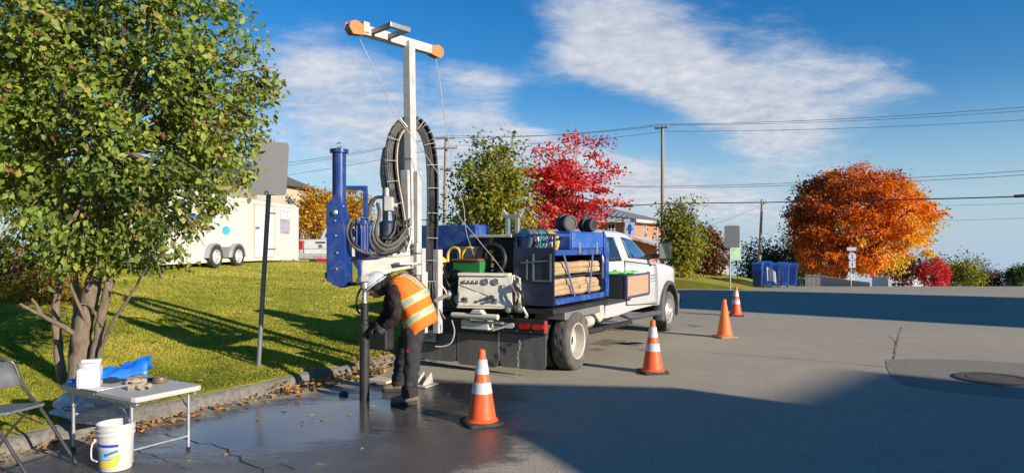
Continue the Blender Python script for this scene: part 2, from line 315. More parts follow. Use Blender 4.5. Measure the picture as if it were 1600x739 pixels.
M_field = mat('field_grass', (.10, .12, .03), .95, 0, .3, .6, dirt=(.16, .12, .05), dirt_amt=.5, dirt_scale=.2)
tag(sheet(xs, ys, lambda x, y: drop(y) - .06).build('ground', M_field), kind='structure')
road = tag(sheet([-40, -30, -20] + [i * 1.5 for i in range(-10, 31)] + [52, 64, 80], [-25, -15] + [i * 1.5 for i in range(-6, 50)], lambda x, y: drop(y)).build('road', M_road), kind='structure')
def lawn_material():
    m_ = bpy.data.materials.new('lawn'); m_.use_nodes = True; nt = m_.node_tree; N = nt.nodes; Lk = nt.links; b = N['Principled BSDF']
    tc = N.new('ShaderNodeTexCoord')
    def nz(s, d=6):
        n = N.new('ShaderNodeTexNoise'); n.inputs['Scale'].default_value = s; n.inputs['Detail'].default_value = d; n.inputs['Roughness'].default_value = .65; Lk.new(tc.outputs['Object'], n.inputs['Vector']); return n.outputs['Fac']
    cr = N.new('ShaderNodeValToRGB'); Lk.new(nz(1.6), cr.inputs[0]); e = cr.color_ramp.elements
    e[0].position = .3; e[0].color = (.26, .27, .035, 1); e[1].position = .7; e[1].color = (.46, .41, .07, 1)
    c2 = N.new('ShaderNodeMix'); c2.data_type = 'RGBA'; r = N.new('ShaderNodeMapRange'); Lk.new(nz(28, 5), r.inputs[0]); r.inputs[1].default_value = .4; r.inputs[2].default_value = .7; r.inputs[4].default_value = .6
    Lk.new(r.outputs[0], c2.inputs[0]); Lk.new(cr.outputs[0], c2.inputs[6]); c2.inputs[7].default_value = (.17, .17, .025, 1)
    Lk.new(c2.outputs[2], b.inputs['Base Color']); b.inputs['Roughness'].default_value = .95; b.inputs['Specular IOR Level'].default_value = .1
    bp = N.new('ShaderNodeBump'); bp.inputs['Strength'].default_value = .8; bp.inputs['Distance'].default_value = .05; Lk.new(nz(22), bp.inputs['Height']); Lk.new(bp.outputs[0], b.inputs['Normal'])
    return m_
M_lawn = lawn_material()
def lawn_sheet(name, alist, slist):
    b = MB(); n = len(slist)
    for a in alist:
        for s in slist:
            x, y = xy(a, s); b.v.append((x, y, lawn_z(x, y)))
    na = len(alist)
    for j in range(na - 1):
        for i in range(n - 1): b.f.append((j * n + i, j * n + i + 1, (j + 1) * n + i + 1, (j + 1) * n + i))
    # skirt down to the road
    k = len(b.v)
    edge = [j * n for j in range(na)] + [(na - 1) * n + i for i in range(1, n)]
    if name == 'grass_bank': edge = [n - 1 - i for i in range(n)] + [j * n for j in range(1, na)]
    for q in edge: v = b.v[q]; b.v.append((v[0], v[1], drop(v[1]) - .05))
    for q in range(len(edge) - 1): b.f.append((edge[q], edge[q + 1], k + q + 1, k + q))
    return tag(b.build(name, M_lawn, smooth=60), kind='structure')
sl = [.1, .3, .6, 1, 1.5, 2, 2.6, 3.3, 4, 5, 6, 7, 8, 9, 10, 11, 12, 12.5, 13.5, 15, 18, 22, 27, 34, 42]
lawn_sheet('lawn', [-20, -14, -10] + [-7 + i * .8 for i in range(31)] + [A_END], sl)
lawn_sheet('grass_bank', [A_BANK + i * 1.6 for i in range(14)] + [56, 62], [0, 1, 2, 3, 4, 5, 6, 7, 8.5, 10, 12, 15, 18, 22, 28])
# worn asphalt kerb: rounded section swept along the lawn edge
def kerb(name, path, m_, prof=((-.03, -.05), (.0, .05), (.03, .10), (.08, .13), (.15, .137), (.22, .125), (.24, .02))):
    b = MB(); n = len(prof)
    for k, (a, s0, back) in enumerate(path):
        for (ds, z) in prof:
            if back: x, y = xy(a - ds if back > 0 else a + ds, s0)
            else: x, y = xy(a, s0 + ds)
            w = .025 * mnoise.noise(V(x * 1.7, y * 1.7, z * 4)) + .010 * mnoise.noise(V(x * 6, y * 6, z * 9))
            b.v.append((x + w, y, drop(y) + z + (.03 * mnoise.noise(V(x * .9, y * .9, 3)) + .008 * mnoise.noise(V(x * 5, y * 5, 8)) if z > .1 else 0)))
    for k in range(len(path) - 1):
        for i in range(n - 1): b.f.append((k * n + i, k * n + i + 1, (k + 1) * n + i + 1, (k + 1) * n + i))
    return tag(b.build(name, m_, smooth=50), kind='structure')
kerb('kerb', [(-18 + i * .25 if i < 130 else -18 + 130 * .25 + (i - 130) * .6, 0, 0) for i in range(135)] + [(A_END + .02, .0, 0)], M_concrete)
kerb('kerb', [(A_END + .22, .0 + i * .8, 1) for i in range(40)], M_concrete)
# asphalt patch, manhole, cracks
M_patch = mat('asphalt_patch', (.225, .197, .15), .92, 0, .2, 9, bump=.5, dirt=(.22, .2, .165), dirt_amt=.5, dirt_scale=2)
pp = [(1384, 566), (1392, 562), (1440, 561), (1520, 563), (1600, 568), (1700, 573), (1700, 622), (1600, 622), (1520, 616), (1440, 606), (1405, 598), (1390, 583)]
b = MB(); pts = []
for (u, v) in pp: d = EYE * F_PX / (v - CY); pts.append(V((u - CX) / F_PX * d, d, .004))
pts = catmull(pts, 4, True); b.prism(pts, (0, 0, -.003)); tag(b.build('asphalt_patch', M_patch, road), kind='structure')
M_iron = mat('cast_iron', (.10, .085, .07), .6, .5, .25, 20, bump=.3, dirt=(.2, .16, .11), dirt_amt=.6, dirt_scale=8)
mh = thing('manhole_cover', 'round cast iron manhole cover set in the darker asphalt patch', 'manhole', P(1555, 593, 8.93).xy.to_3d())
MB().lathe([(.33, .004), (.46, .004), (.46, .018), (.44, .022), (.36, .022), (.345, .016), (.33, .016)], n=40, caps=False).build('frame', M_iron, mh, smooth=40)
b = MB(); b.lathe([(.335, .004), (.335, .014)], n=40)
for i in range(-8, 9):
    for j in range(-8, 9):
        x, y = i * .036, j * .036
        if x * x + y * y < .31 ** 2: b.box(x - .012, x + .012, y - .012, y + .012, .014, .021)
b.build('lid', M_iron, mh)
M_crack = mat('crack', (.035, .032, .03), .95)
def crack(px, w=.012):
    b = MB(); pts = []
    for (u, v) in px: d = EYE * F_PX / (v - CY); pts.append(V((u - CX) / F_PX * d, d, drop(d) + .003))
    fine = []
    for i in range(len(pts) - 1):
        k = max(2, int((pts[i + 1] - pts[i]).length / .09))
        for j in range(k):
            p = pts[i].lerp(pts[i + 1], j / k); q = (pts[i + 1] - pts[i]).normalized().cross(V(0, 0, 1)); fine.append(p + q * (random.gauss(0, .018)))
    fine.append(pts[-1]); n = len(fine)
    for i, p in enumerate(fine):
        t = (fine[min(i + 1, n - 1)] - fine[max(i - 1, 0)]).normalized().cross(V(0, 0, 1)) * w * random.uniform(.25, 1.0)
        b.v += [tuple(p - t), tuple(p + t)]
    b.f = [(2 * i, 2 * i + 1, 2 * i + 3, 2 * i + 2) for i in range(n - 1)]
    return tag(b.build('crack', M_crack, road), kind='structure')
crack([(1062, 548), (1140, 553), (1230, 560), (1310, 566), (1384, 573)], .011); crack([(1408, 511), (1404, 523), (1400, 540), (1397, 552), (1393, 562)], .012); crack([(1388, 525), (1399, 533), (1402, 540)], .009)
crack([(300, 689), (330, 694), (352, 702), (372, 713), (392, 724), (410, 739)], .012); crack([(262, 676), (285, 683), (300, 689)], .008); crack([(160, 700), (215, 704), (260, 716), (290, 732)], .006); crack([(884, 534), (960, 541), (1062, 548)], .006)
crack([(412, 730), (440, 724), (460, 733)], .006); crack([(1240, 628), (1300, 640), (1390, 636)], .004)
# oily dark drips under the truck
M_stain = mat('oil_stain', (.2, .175, .145), .8)
for (u, v, w, h) in [(958, 535, 34, 4), (985, 537, 22, 2.2), (930, 546, 16, 2), (1085, 509, 9, 1.5), (1010, 547, 14, 1.4)]:
    d = EYE * F_PX / (v - CY); c = V((u - CX) / F_PX * d, d, drop(d) + .002); rx, ry = w / F_PX * d, h / F_PX * d * d / EYE
    ph = random.random() * 6
    b = MB(); b.prism([c + V(math.cos(a) * rx, math.sin(a) * ry, 0) * (1 + .28 * math.sin(3 * a + ph) + .2 * math.sin(7 * a + ph)) for a in np.linspace(0, 6.283, 40)[:-1]], (0, 0, -.001)); tag(b.build('oil_stain', M_stain, road), kind='structure')

# ------------------------------------------------------------------ foliage tools
def tri_mesh(name, VV, FF, tint, m_, parent=None):
    me = bpy.data.meshes.new(name); nv, nf = len(VV), len(FF)
    me.vertices.add(nv); me.vertices.foreach_set('co', np.asarray(VV, np.float32).ravel())
    me.loops.add(nf * 3); me.loops.foreach_set('vertex_index', np.asarray(FF, np.int32).ravel())
    me.polygons.add(nf); me.polygons.foreach_set('loop_start', np.arange(0, nf * 3, 3, dtype=np.int32))
    me.update(calc_edges=True)
    if tint is not None:
        at = me.attributes.new('tint', 'FLOAT', 'FACE'); at.data.foreach_set('value', np.asarray(tint, np.float32))
    me.materials.append(m_); o = bpy.data.objects.new(name, me); COL.objects.link(o)
    if parent: o.parent = parent
    return o
def unit(a): return a / np.maximum(np.linalg.norm(a, axis=1, keepdims=True), 1e-9)
def leaves(pos, d, nrm, size, wide=.55, fine=False):
    """one folded leaf (2 or 4 triangles) per position"""
    n = len(pos); d = unit(d); s = unit(np.cross(d, nrm)); u = np.cross(s, d); L = size[:, None]; W = L * wide * .5
    base, tip = pos, pos + d * L - u * L * .12
    if fine:
        mid = pos + d * L * .5 + u * L * .02; l = pos + d * L * .42 + s * W + u * W * .45; r = pos + d * L * .42 - s * W + u * W * .45
        l2 = pos + d * L * .75 + s * W * .62 + u * W * .25 - u * L * .05; r2 = pos + d * L * .75 - s * W * .62 + u * W * .25 - u * L * .05
        VV = np.stack([base, mid, tip, l, r, l2, r2], 1).reshape(-1, 3); o = np.arange(n)[:, None, None] * 7
        FF = (np.array([[0, 4, 1], [1, 4, 6], [1, 6, 2], [0, 1, 3], [1, 5, 3], [1, 2, 5]])[None] + o).reshape(-1, 3); k = 6
    else:
        l = pos + d * L * .45 + s * W + u * W * .4; r = pos + d * L * .45 - s * W + u * W * .4
        VV = np.stack([base, r, tip, l], 1).reshape(-1, 3); o = np.arange(n)[:, None, None] * 4
        FF = (np.array([[0, 1, 2], [0, 2, 3]])[None] + o).reshape(-1, 3); k = 2
    return VV, FF, k
def rand_dirs(n): return unit(rng.normal(size=(n, 3)))
def bumpy(dirs, seed, amp):
    r = np.random.default_rng(seed); out = np.zeros(len(dirs))
    for k in range(7):
        w = r.normal(size=3) * (1.5 + k * .9); out += np.sin(dirs @ w + r.uniform(0, 6)) / (1 + .5 * k)
    return 1 + amp * out / 2.2
def crown_points(center, radii, nclump, nleaf, clump_r, seed, amp=.22, shell=.45, zmin=None, squash=.7, power=2.0):
    c = np.array(center); rad = np.array(radii); D = rand_dirs(nclump)
    rr = rng.uniform(shell ** 2, 1, nclump) ** .5 * bumpy(D, seed, amp)
    CC = c + D * rad * rr[:, None]
    if zmin is not None: CC[:, 2] = np.where(CC[:, 2] < zmin, zmin + rng.uniform(0, .5, nclump) * rad[2] * .4, CC[:, 2])
    idx = rng.integers(0, nclump, nleaf); cr = clump_r * rng.uniform(.55, 1.4, nclump)
    pos = CC[idx] + rng.normal(size=(nleaf, 3)) * cr[idx][:, None] * np.array([1, 1, squash])
    return CC, idx, pos
def tree(name, label, cat, base, center, radii, m_, nclump=90, nleaf=9000, leaf=.16, clump=.5, trunk=.18, seed=1, amp=.22, shell=.4, zmin=None, tint=None, group=None, wide=.6, bark=None, limbs=34, squash=.7, crownname='crown'):
    base = Vector(base); t = thing(name, label, cat, base, 0, group); bl = np.array(base)
    CC, idx, pos = crown_points(center, radii, nclump, nleaf, clump, seed, amp, shell, zmin, squash)
    out = unit(pos - np.array(center)); d = unit(out * .7 + rand_dirs(nleaf) * .9 + np.array([0, 0, -.25])); nr = unit(out * .5 + np.array([0, 0, .6]) + rand_dirs(nleaf) * .8)
    VV, FF, k = leaves(pos - bl, d, nr, leaf * rng.uniform(.6, 1.35, nleaf), wide)
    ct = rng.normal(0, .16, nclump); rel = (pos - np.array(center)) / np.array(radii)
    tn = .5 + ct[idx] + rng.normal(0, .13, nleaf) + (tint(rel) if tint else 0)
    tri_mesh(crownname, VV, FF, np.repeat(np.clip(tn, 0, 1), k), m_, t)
    b = MB(); c = Vector(center) - base; top = c + V(0, 0, radii[2] * .45)
    fork = V(0, 0, 0).lerp(c - V(0, 0, radii[2] * .55), .9) if c.z > radii[2] * .8 else c * .35
    tr = catmull([V(0, 0, -.3), fork * .5 + V(random.gauss(0, .03), random.gauss(0, .03), 0), fork, fork.lerp(top, .5) + V(random.gauss(0, .2), 0, 0), top], 4)
    b.tube(tr, [trunk * (1 - .85 * i / len(tr)) + (.25 * trunk if i == 0 else 0) for i in range(len(tr))], 8); b.build('trunk', bark or M_barkdark, t, smooth=60)
    b = MB()
    for q in rng.choice(nclump, min(limbs, nclump), replace=False):
        e = Vector(CC[q]) - base; st = tr[random.randrange(len(tr) // 3, len(tr) - 1)]; md = st.lerp(e, .5) + V(0, 0, -.08 * (e - st).length) + Vector(rand_dirs(1)[0]) * .1 * (e - st).length
        b.tube(catmull([st, md, e], 3), [trunk * .3, trunk * .24, trunk * .2, trunk * .16, trunk * .12, trunk * .08, trunk * .04], 5, caps=False)
    b.build('limbs', bark or M_barkdark, t, smooth=60)
    return t
L_apple = leafmat('apple_leaves', [(0, (.03, .05, .014)), (.22, (.085, .125, .022)), (.5, (.19, .26, .036)), (.76, (.33, .36, .06)), (.9, (.34, .25, .07)), (1, (.22, .09, .045))], .32)
L_gy = leafmat('green_gold_leaves', [(0, (.04, .065, .015)), (.35, (.12, .15, .025)), (.7, (.30, .28, .03)), (1, (.50, .34, .04))], .35)
L_red = leafmat('scarlet_leaves', [(0, (.20, .016, .022)), (.45, (.60, .045, .045)), (.8, (.80, .10, .085)), (1, (.80, .26, .15))], .35)
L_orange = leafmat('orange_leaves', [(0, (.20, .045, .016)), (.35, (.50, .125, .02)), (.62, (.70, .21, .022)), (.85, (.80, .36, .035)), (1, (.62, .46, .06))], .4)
L_yellow = leafmat('yellow_leaves', [(0, (.22, .13, .02)), (.5, (.5, .28, .03)), (1, (.62, .42, .06))], .4)
L_green = leafmat('dark_green_leaves', [(0, (.014, .03, .008)), (.5, (.045, .075, .015)), (1, (.12, .14, .03))], .25)
L_purple = leafmat('purple_leaves', [(0, (.03, .012, .012)), (.5, (.10, .035, .025)), (1, (.2, .09, .04))], .3)
L_rust = leafmat('rusty_leaves', [(0, (.04, .035, .012)), (.45, (.14, .06, .02)), (1, (.3, .13, .03))], .3)
L_litter = leafmat('litter_leaves', [(0, (.12, .05, .02)), (.4, (.34, .16, .06)), (.7, (.48, .27, .10)), (.9, (.55, .36, .08)), (1, (.28, .3, .06))], .2)

# ------------------------------------------------------------------ distant things first
def house(name, label, corner, ax, ay, w, l, zb, ze, zr, mwall, mroof, cat='house', over=.4, hip=False, windows=()):
    """corner on the ground, ax along the front (width w), ay back (length l); ridge along ay unless hip"""
    t = thing(name, label, cat, (corner[0], corner[1], 0)); ax, ay = Vector(ax).normalized(), Vector(ay).normalized()
    b = MB(); b.prism([V(0, 0, zb), ax * w + V(0, 0, zb), ax * w + V(0, 0, ze)] + ([ax * w / 2 + V(0, 0, zr - .12)] if not hip else []) + [V(0, 0, ze)], ay * l); b.build('wall', mwall, t)
    b = MB(); o = over
    if hip:
        q = [(-o, -o), (w + o, -o), (w + o, l + o), (-o, l + o)]; lo = [ax * i + ay * j + V(0, 0, ze) for i, j in q]; k = min(w, l) * .5
        if w >= l: hi = [ax * k + ay * (l / 2) + V(0, 0, zr), ax * (w - k) + ay * (l / 2) + V(0, 0, zr)]; fs = [(0, 1, 5, 4), (1, 2, 5), (2, 3, 4, 5), (3, 0, 4), (3, 2, 1, 0)]
        else: hi = [ax * (w / 2) + ay * k + V(0, 0, zr), ax * (w / 2) + ay * (l - k) + V(0, 0, zr)]; fs = [(0, 1, 4), (1, 2, 5, 4), (2, 3, 5), (3, 0, 4, 5), (3, 2, 1, 0)]
        b.add(lo + hi, fs)
    else:
        sl_ = (zr - ze) / (w / 2)
        for sgn in (0, 1):
            e0 = ax * (-o if sgn == 0 else w + o) + V(0, 0, ze - o * sl_) - ay * o; r0 = ax * (w / 2) + V(0, 0, zr) - ay * o
            b.prism([e0, r0, r0 + V(0, 0, .15), e0 + V(0, 0, .15)], ay * (l + 2 * o))
    rf = b.build('roof', mroof, t)
    return t, rf, ax, ay
M_brick = mat('brick', (.52, .19, .095), .85, 0, .16, 6, dirt=(.3, .1, .06), dirt_amt=.4)
M_metalroof = mat('metal_roof', (.36, .35, .34), .4, .5, .08, 3)
M_trim = mat('white_trim', (.48, .475, .45), .5); M_siding = mat('white_siding', (.5, .51, .53), .6, 0, .05, 2); M_shingle = mat('shingle', (.10, .095, .09), .9, 0, .2, 8); M_beige = mat('beige_siding', (.5, .42, .3), .7)
def window(t, p, ax, up, nrm, w, h):
    ax, up, nrm = Vector(ax), Vector(up), Vector(nrm); f = MB()
    for (i0, i1, j0, j1) in ((0, w, 0, .09), (0, w, h - .09, h), (0, .09, .09, h - .09), (w - .09, w, .09, h - .09), (w / 2 - .03, w / 2 + .03, .09, h - .09), (.09, w / 2 - .03, h * .55, h * .55 + .05), (w / 2 + .03, w - .09, h * .55, h * .55 + .05)):
        f.prism([p + ax * i0 + up * j0, p + ax * i1 + up * j0, p + ax * i1 + up * j1, p + ax * i0 + up * j1], nrm * .07)
    fo = f.build('window', M_trim, t)
    g = MB(); g.prism([p + ax * .05 + up * .05, p + ax * (w - .05) + up * .05, p + ax * (w - .05) + up * (h - .05), p + ax * .05 + up * (h - .05)], nrm * .025); g.build('pane', M_glassdark, fo)
# brick house beyond the truck
dB = 52.0; cB = P(985, 450, dB); axB = V(-.965, .26, 0); ayB = V(.5, .866, 0)
ze = P(985, 343, dB).z; zr = ze + 1.25
hb, rf, ax, ay = house('brick_house', 'red brick house with grey standing seam metal roof, white eaves and porch', (cB.x, cB.y), axB, ayB, 9.5, 7.5, -4, ze, zr, M_brick, M_metalroof, over=.55, hip=True)
b = MB()
lo0 = ax * -.55 + ay * -.55 + V(0, 0, ze)
for (i0, i1, j0, j1) in ((-.56, 10.06, -.58, -.5), (-.58, -.5, -.5, 8.06)): b.prism([ax * i0 + ay * j0 + V(0, 0, ze - .22), ax * i1 + ay * j0 + V(0, 0, ze - .22), ax * i1 + ay * j1 + V(0, 0, ze - .22), ax * i0 + ay * j1 + V(0, 0, ze - .22)], (0, 0, .24))
b.build('eaves', M_trim, hb)
kk = 7.5 * .5
for i in range(22):                                      # seams of the front roof slope
    u = -.3 + i * .47; lo = ax * u + ay * -.57 + V(0, 0, ze + .03); f_ = 1.0
    if u < kk: f_ = (u + .55) / (kk + .55)
    if u > 9.5 - kk: f_ = (10.05 - u) / (kk + .55)
    f_ = max(.08, min(1, f_)); hi = ax * u + ay * (-.55 + (kk + .55) * f_) + V(0, 0, ze + (zr - ze) * f_ + .03); MB().beam(lo, hi, .05, .07).build('seam', M_trim if i % 1 else M_metalroof, rf)
for i in range(14):                                      # and of the side slope
    u = -.3 + i * .6; lo = ay * u + ax * -.57 + V(0, 0, ze + .03); f_ = min(1, max(.06, min((u + .55), (8.05 - u)) / (kk + .55)))
    hi = ay * u + ax * (-.55 + (kk + .55) * f_) + V(0, 0, ze + (zr - ze) * f_ + .03); MB().beam(lo, hi, .05, .07).build('seam', M_metalroof, rf)
nF = -ay; nS = -ax
for u in (1.1, 3.3, 6.2): window(hb, ax * u + nF * .01 + V(0, 0, ze - 1.35), ax, V(0, 0, 1), nF, .62, 1.1)
for u in (2.6, 5.4): window(hb, ay * u + nS * .01 + V(0, 0, ze - 1.4), ay, V(0, 0, 1), nS, .8, 1.2)
b = MB(); zp = P(1000, 378, dB).z
b.prism([nS * 0 + ay * .3 + V(0, 0, zp + .2), nS * 2.0 + ay * .3 + V(0, 0, zp - .35), nS * 2.0 + ay * .3 + V(0, 0, zp - .2), nS * 0 + ay * .3 + V(0, 0, zp + .4)], ay * 6.5); b.build('porch_roof', M_trim, hb)
b = MB()
for u in (.6, 3.4, 6.4): b.cyl(nS * 1.8 + ay * u + V(0, 0, -4), nS * 1.8 + ay * u + V(0, 0, zp - .3), .08, n=8)
b.build('porch_posts', M_trim, hb)
b = MB(); b.cyl(ax * 3.4 + ay * 3.7 + V(0, 0, zr - .2), ax * 3.4 + ay * 3.7 + V(0, 0, zr + .5), .07); b.build('vent_pipe', M_galv, hb)
# house behind the trailer, mostly behind leaves
pH = P(402, 400, 42)
house('beige_house', 'beige house with dark shingle roof behind the cargo trailer', (pH.x, pH.y), (-.98, .17, 0), (.17, .98, 0), 11, 8, 0, P(400, 283, 42).z, P(400, 283, 42).z + 2.2, M_beige, M_shingle, hip=True)
# white houses low behind the crest
pw = P(1388, 450, 78); hW, *_ = house('white_house', 'low white house beside the red round bush past the crest', (pw.x, pw.y), (.97, -.2, 0), (.2, .97, 0), 2.6, 6, -6, P(1400, 428, 78).z, P(1400, 424, 78).z + .5, M_siding, M_shingle, over=.2)
pw = P(1418, 450, 84); house('white_house', 'second white house with pale gable just left of the red bush', (pw.x, pw.y), (.97, .2, 0), (-.2, .97, 0), 3.2, 6, -6, P(1430, 436, 84).z, P(1430, 428, 84).z, M_siding, M_metalroof, over=.2)
pw = P(1268, 440, 80); house('white_house', 'white house seen under the left side of the orange maple', (pw.x, pw.y), (1, 0, 0), (0, 1, 0), 5, 6, -6, P(1270, 416, 80).z, P(1270, 402, 80).z, M_siding, M_shingle, over=.2)
pw = P(1592, 450, 70); house('blue_grey_house', 'pale blue grey house cut by the right picture edge', (pw.x, pw.y), (.9, -.43, 0), (.43, .9, 0), 6, 6, -6, P(1595, 436, 70).z, P(1595, 418, 70).z, M_siding, M_shingle, over=.1)
pw = P(1095, 450, 75); house('white_cottage', 'small white cottage seen below the rusty tree beyond the bank', (pw.x, pw.y), (1, 0, 0), (0, 1, 0), 3.0, 6, -4, P(1100, 413, 75).z, P(1100, 402, 75).z, M_siding, M_shingle, over=.2)
# picket fence and board fence under the maple
M_fence = mat('grey_fence', (.45, .42, .38), .8, 0, .15, 5, stretch=(1, 1, .2))
def fence(label, p0, p1, n, w, h0, h1):
    t = thing('wooden_fence', label, 'fence', p0); d = (p1 - p0); b = MB(); s = d.normalized(); q = s.cross(V(0, 0, 1)) * .02
    for i in range(n):
        c = d * ((i + .5) / n); h = h0 + (h1 - h0) * i / n
        b.prism([c - s * w / 2 + V(0, 0, -1.2), c + s * w / 2 + V(0, 0, -1.2), c + s * w / 2 + V(0, 0, h - .06), c + V(0, 0, h), c - s * w / 2 + V(0, 0, h - .06)], q)
    tag(b.build('pickets', M_fence, t), kind='stuff')
    r = MB(); r.beam(q * 2 + V(0, 0, h0 * .75), d + q * 2 + V(0, 0, h1 * .75), .04, .08); r.build('rail', M_fence, t)
fence('grey picket fence below the orange maple by the blue bins', P(1258, 441, 52), P(1282, 441, 50), 12, .06, .55, .55)
fence('pale close boarded fence sloping down under the orange maple', P(1282, 441, 50), P(1360, 444, 47), 40, .085, .5, .12)

# ------------------------------------------------------------------ poles and wires
def pole(px, top, d, px_b, y_b, label, r=.13, arms=()):
    p1, p0 = P(px, top, d), P(px_b, y_b, d); t = thing('utility_pole', label, 'pole', p0)
    MB().tube([V(0, 0, -.5), (p1 - p0) * .5, p1 - p0], [r * 1.15, r, r * .75], 12).build('shaft', M_pole, t, smooth=60)
    for (dz, L, ang) in arms:
        c = p1 - p0 - V(0, 0, dz); v = V(math.cos(ang), math.sin(ang), 0); f = V(-v.y, v.x, 0) * (r * .9 + .05)
        MB().beam(c - v * L / 2 - f, c + v * L / 2 - f, .1, .12).build('crossarm', M_pole, t)
        for k in (-.46, -.2, .46): MB().lathe([(.035, 0), (.05, .05), (.035, .09), (.05, .13), (.02, .18)], c + v * L * k - f + V(0, 0, .06), n=8).build('insulator', M_galv, t)
    return p1
tA = pole(697, 214, 55, 693, 460, 'wooden utility pole with two crossarms behind the drill mast', .16, ((.15, 1.7, -.3), (.95, 2.1, -.3), (2.6, .9, -.3)))
tB = pole(1035, 198, 50, 1036, 430, 'tall wooden utility pole rising behind the white cab', .15, ((.12, 1.0, -.6),))
tC = pole(1191, 312, 55, 1184, 455, 'short leaning utility pole behind the blue bins', .12, ((.3, .5, .2),))
def wire(pts, r, sag, label, cat='power line'):
    out = []
    for i in range(len(pts) - 1):
        a, c = Vector(pts[i]), Vector(pts[i + 1])
        for k in range(14): u = k / 14; out.append(a.lerp(c, u) - V(0, 0, sag * 4 * u * (1 - u)))
    out.append(Vector(pts[-1])); o0 = out[0]; t = MB(); t.tube([p - o0 for p in out], r, 5); o = t.build('power_line', M_wire, loc=o0); return tag(o, label, cat, 'overhead lines')
wire([P(300, 270, 60), tA + V(-.8, .2, 0), tB + V(-.2, 0, .15), P(1790, 151, 42)], .016, .35, 'topmost thin overhead wire running over both tall poles')
wire([P(300, 277, 60), tA + V(.1, 0, .1), tB + V(.25, 0, .1), P(1790, 158, 42)], .014, .35, 'second thin overhead wire just below the topmost one')
wire([P(300, 292, 60), tA + V(.6, -.1, -.7), tB + V(.1, 0, -.35), P(1790, 175, 42)], .014, .3, 'third overhead wire, lowest of the upper group')
wire([P(960, 291, 52), P(1300, 283, 44), P(1790, 252, 34)], .014, .12, 'upper of two wires crossing the top of the orange maple')
wire([P(960, 292, 52), P(1300, 287, 44), P(1790, 259, 34)], .014, .14, 'lower of two wires crossing the top of the orange maple')
wire([P(640, 345, 54), P(865, 323, 49), tB * 0 + P(1036, 318, 49.6), P(1790, 301, 33)], .034, .1, 'thick black cable crossing in front of the orange maple')
wire([P(1440, 322, 60), P(1790, 308, 45)], .012, .1, 'faint thin wire right of the orange maple below the thick cable')
wire([P(1440, 345, 62), P(1790, 332, 47)], .012, .1, 'faintest lowest wire right of the orange maple')
wire([tC + V(0, 0, -.4), P(1110, 352, 56), P(1085, 365, 56)], .01, .1, 'slack service wire falling left from the short pole')
wire([P(300, 352, 60), P(480, 346, 58), P(640, 332, 56)], .014, .1, 'dark wire behind the yellow trees and the blue hammer')
p0 = P(978, 322, 49.4); o = MB().tube([V(-.5, 0, -.02), V(-.3, 0, 0), V(.45, 0, .02), V(.5, 0, .02)], [.05, .11, .11, .05], 8).build('splice_case', M_wire, loc=p0 - V(0, .12, 0)); tag(o, 'black splice case on the thick cable above the brick house', 'cable box')
p0 = P(1592, 307, 37); o = MB().tube([V(-.35, 0, 0), V(-.3, 0, 0), V(.5, -.3, .03), V(.6, -.35, .03)], [.04, .085, .085, .04], 8).build('splice_case', M_wire, loc=p0 - V(0, .1, 0)); tag(o, 'black splice case on the thick cable at the right edge', 'cable box')

# ------------------------------------------------------------------ background trees
G_TREES = 'autumn trees in the background'
def gz(x, y): return drop(y)
def bg(name, label, px, py_top, py_bot, d, halfw, m_, depth=1.0, base_y=None, base_px=None, cat='tree', **k):
    """crown between two image rows at distance d; half width in px"""
    s = d / F_PX; c = P(px, (py_top + py_bot) / 2, d); rz = (py_bot - py_top) / 2 * s; rx = halfw * s; bx = P(base_px or px, 0, d).x
    zb = (lawn_z(bx, d) if a_s(bx, d)[1] > 0 else drop(d)) if base_y is None else P(0, base_y, d).z
    return tree(name, label, cat, (bx, d, zb), c, (rx, rx * depth, rz), m_, group=G_TREES, **k)
bg('linden_tree', 'green and gold leafy tree behind the black hose loop', 768, 222, 420, 30, 60, L_gy, nclump=150, nleaf=11000, leaf=.19, clump=.36, trunk=.14, seed=3, amp=.25, shell=.25, tint=lambda r: .12 * r[:, 0] - .1 * r[:, 2] * 0)
bg('red_maple', 'scarlet red maple above the truck behind the gold tree', 876, 224, 384, 40, 84, L_red, nclump=105, nleaf=10500, leaf=.2, clump=.42, trunk=.2, seed=9, amp=.5, shell=.25, base_px=905, tint=lambda r: .1 * r[:, 2], limbs=100, squash=.38)
bg('yellow_tree', 'narrow yellow tree left of the blue hammer behind the pickup', 490, 292, 372, 45, 20, L_yellow, nclump=50, nleaf=3000, leaf=.22, clump=.36, trunk=.1, seed=4, amp=.3, shell=.1)
bg('yellow_tree', 'shorter yellow tree between the blue hammer and the black hoses', 548, 302, 372, 47, 26, L_yellow, nclump=50, nleaf=3000, leaf=.22, clump=.36, trunk=.1, seed=5, amp=.3, shell=.1)
bg('yellow_tree', 'yellow tree hidden behind the blue hammer cylinder', 518, 290, 372, 50, 20, L_yellow, nclump=44, nleaf=2600, leaf=.22, clump=.36, trunk=.1, seed=6, amp=.3, shell=.1)
bg('leafy_tree', 'green gold pointed tree right behind the cab mirror', 1062, 318, 432, 36, 30, L_gy, nclump=120, nleaf=7500, leaf=.17, clump=.28, trunk=.1, seed=12, amp=.25, shell=.2, tint=lambda r: .05 - .1 * r[:, 2])
bg('rusty_tree', 'rusty brown tree between the gold tree and the grey signs', 1105, 352, 440, 40, 28, L_rust, nclump=80, nleaf=5000, leaf=.18, clump=.3, trunk=.1, seed=13, amp=.28, shell=.2)
bg('dark_tree', 'dark green tree behind the leaning pole', 1192, 380, 450, 62, 36, L_green, nclump=70, nleaf=4000, leaf=.26, clump=.5, trunk=.14, seed=14, amp=.25, shell=.3)
bg('dark_tree', 'dark green tree behind the last of the blue bins', 1236, 372, 452, 64, 30, L_green, nclump=60, nleaf=3600, leaf=.26, clump=.5, trunk=.14, seed=15, amp=.25, shell=.3)
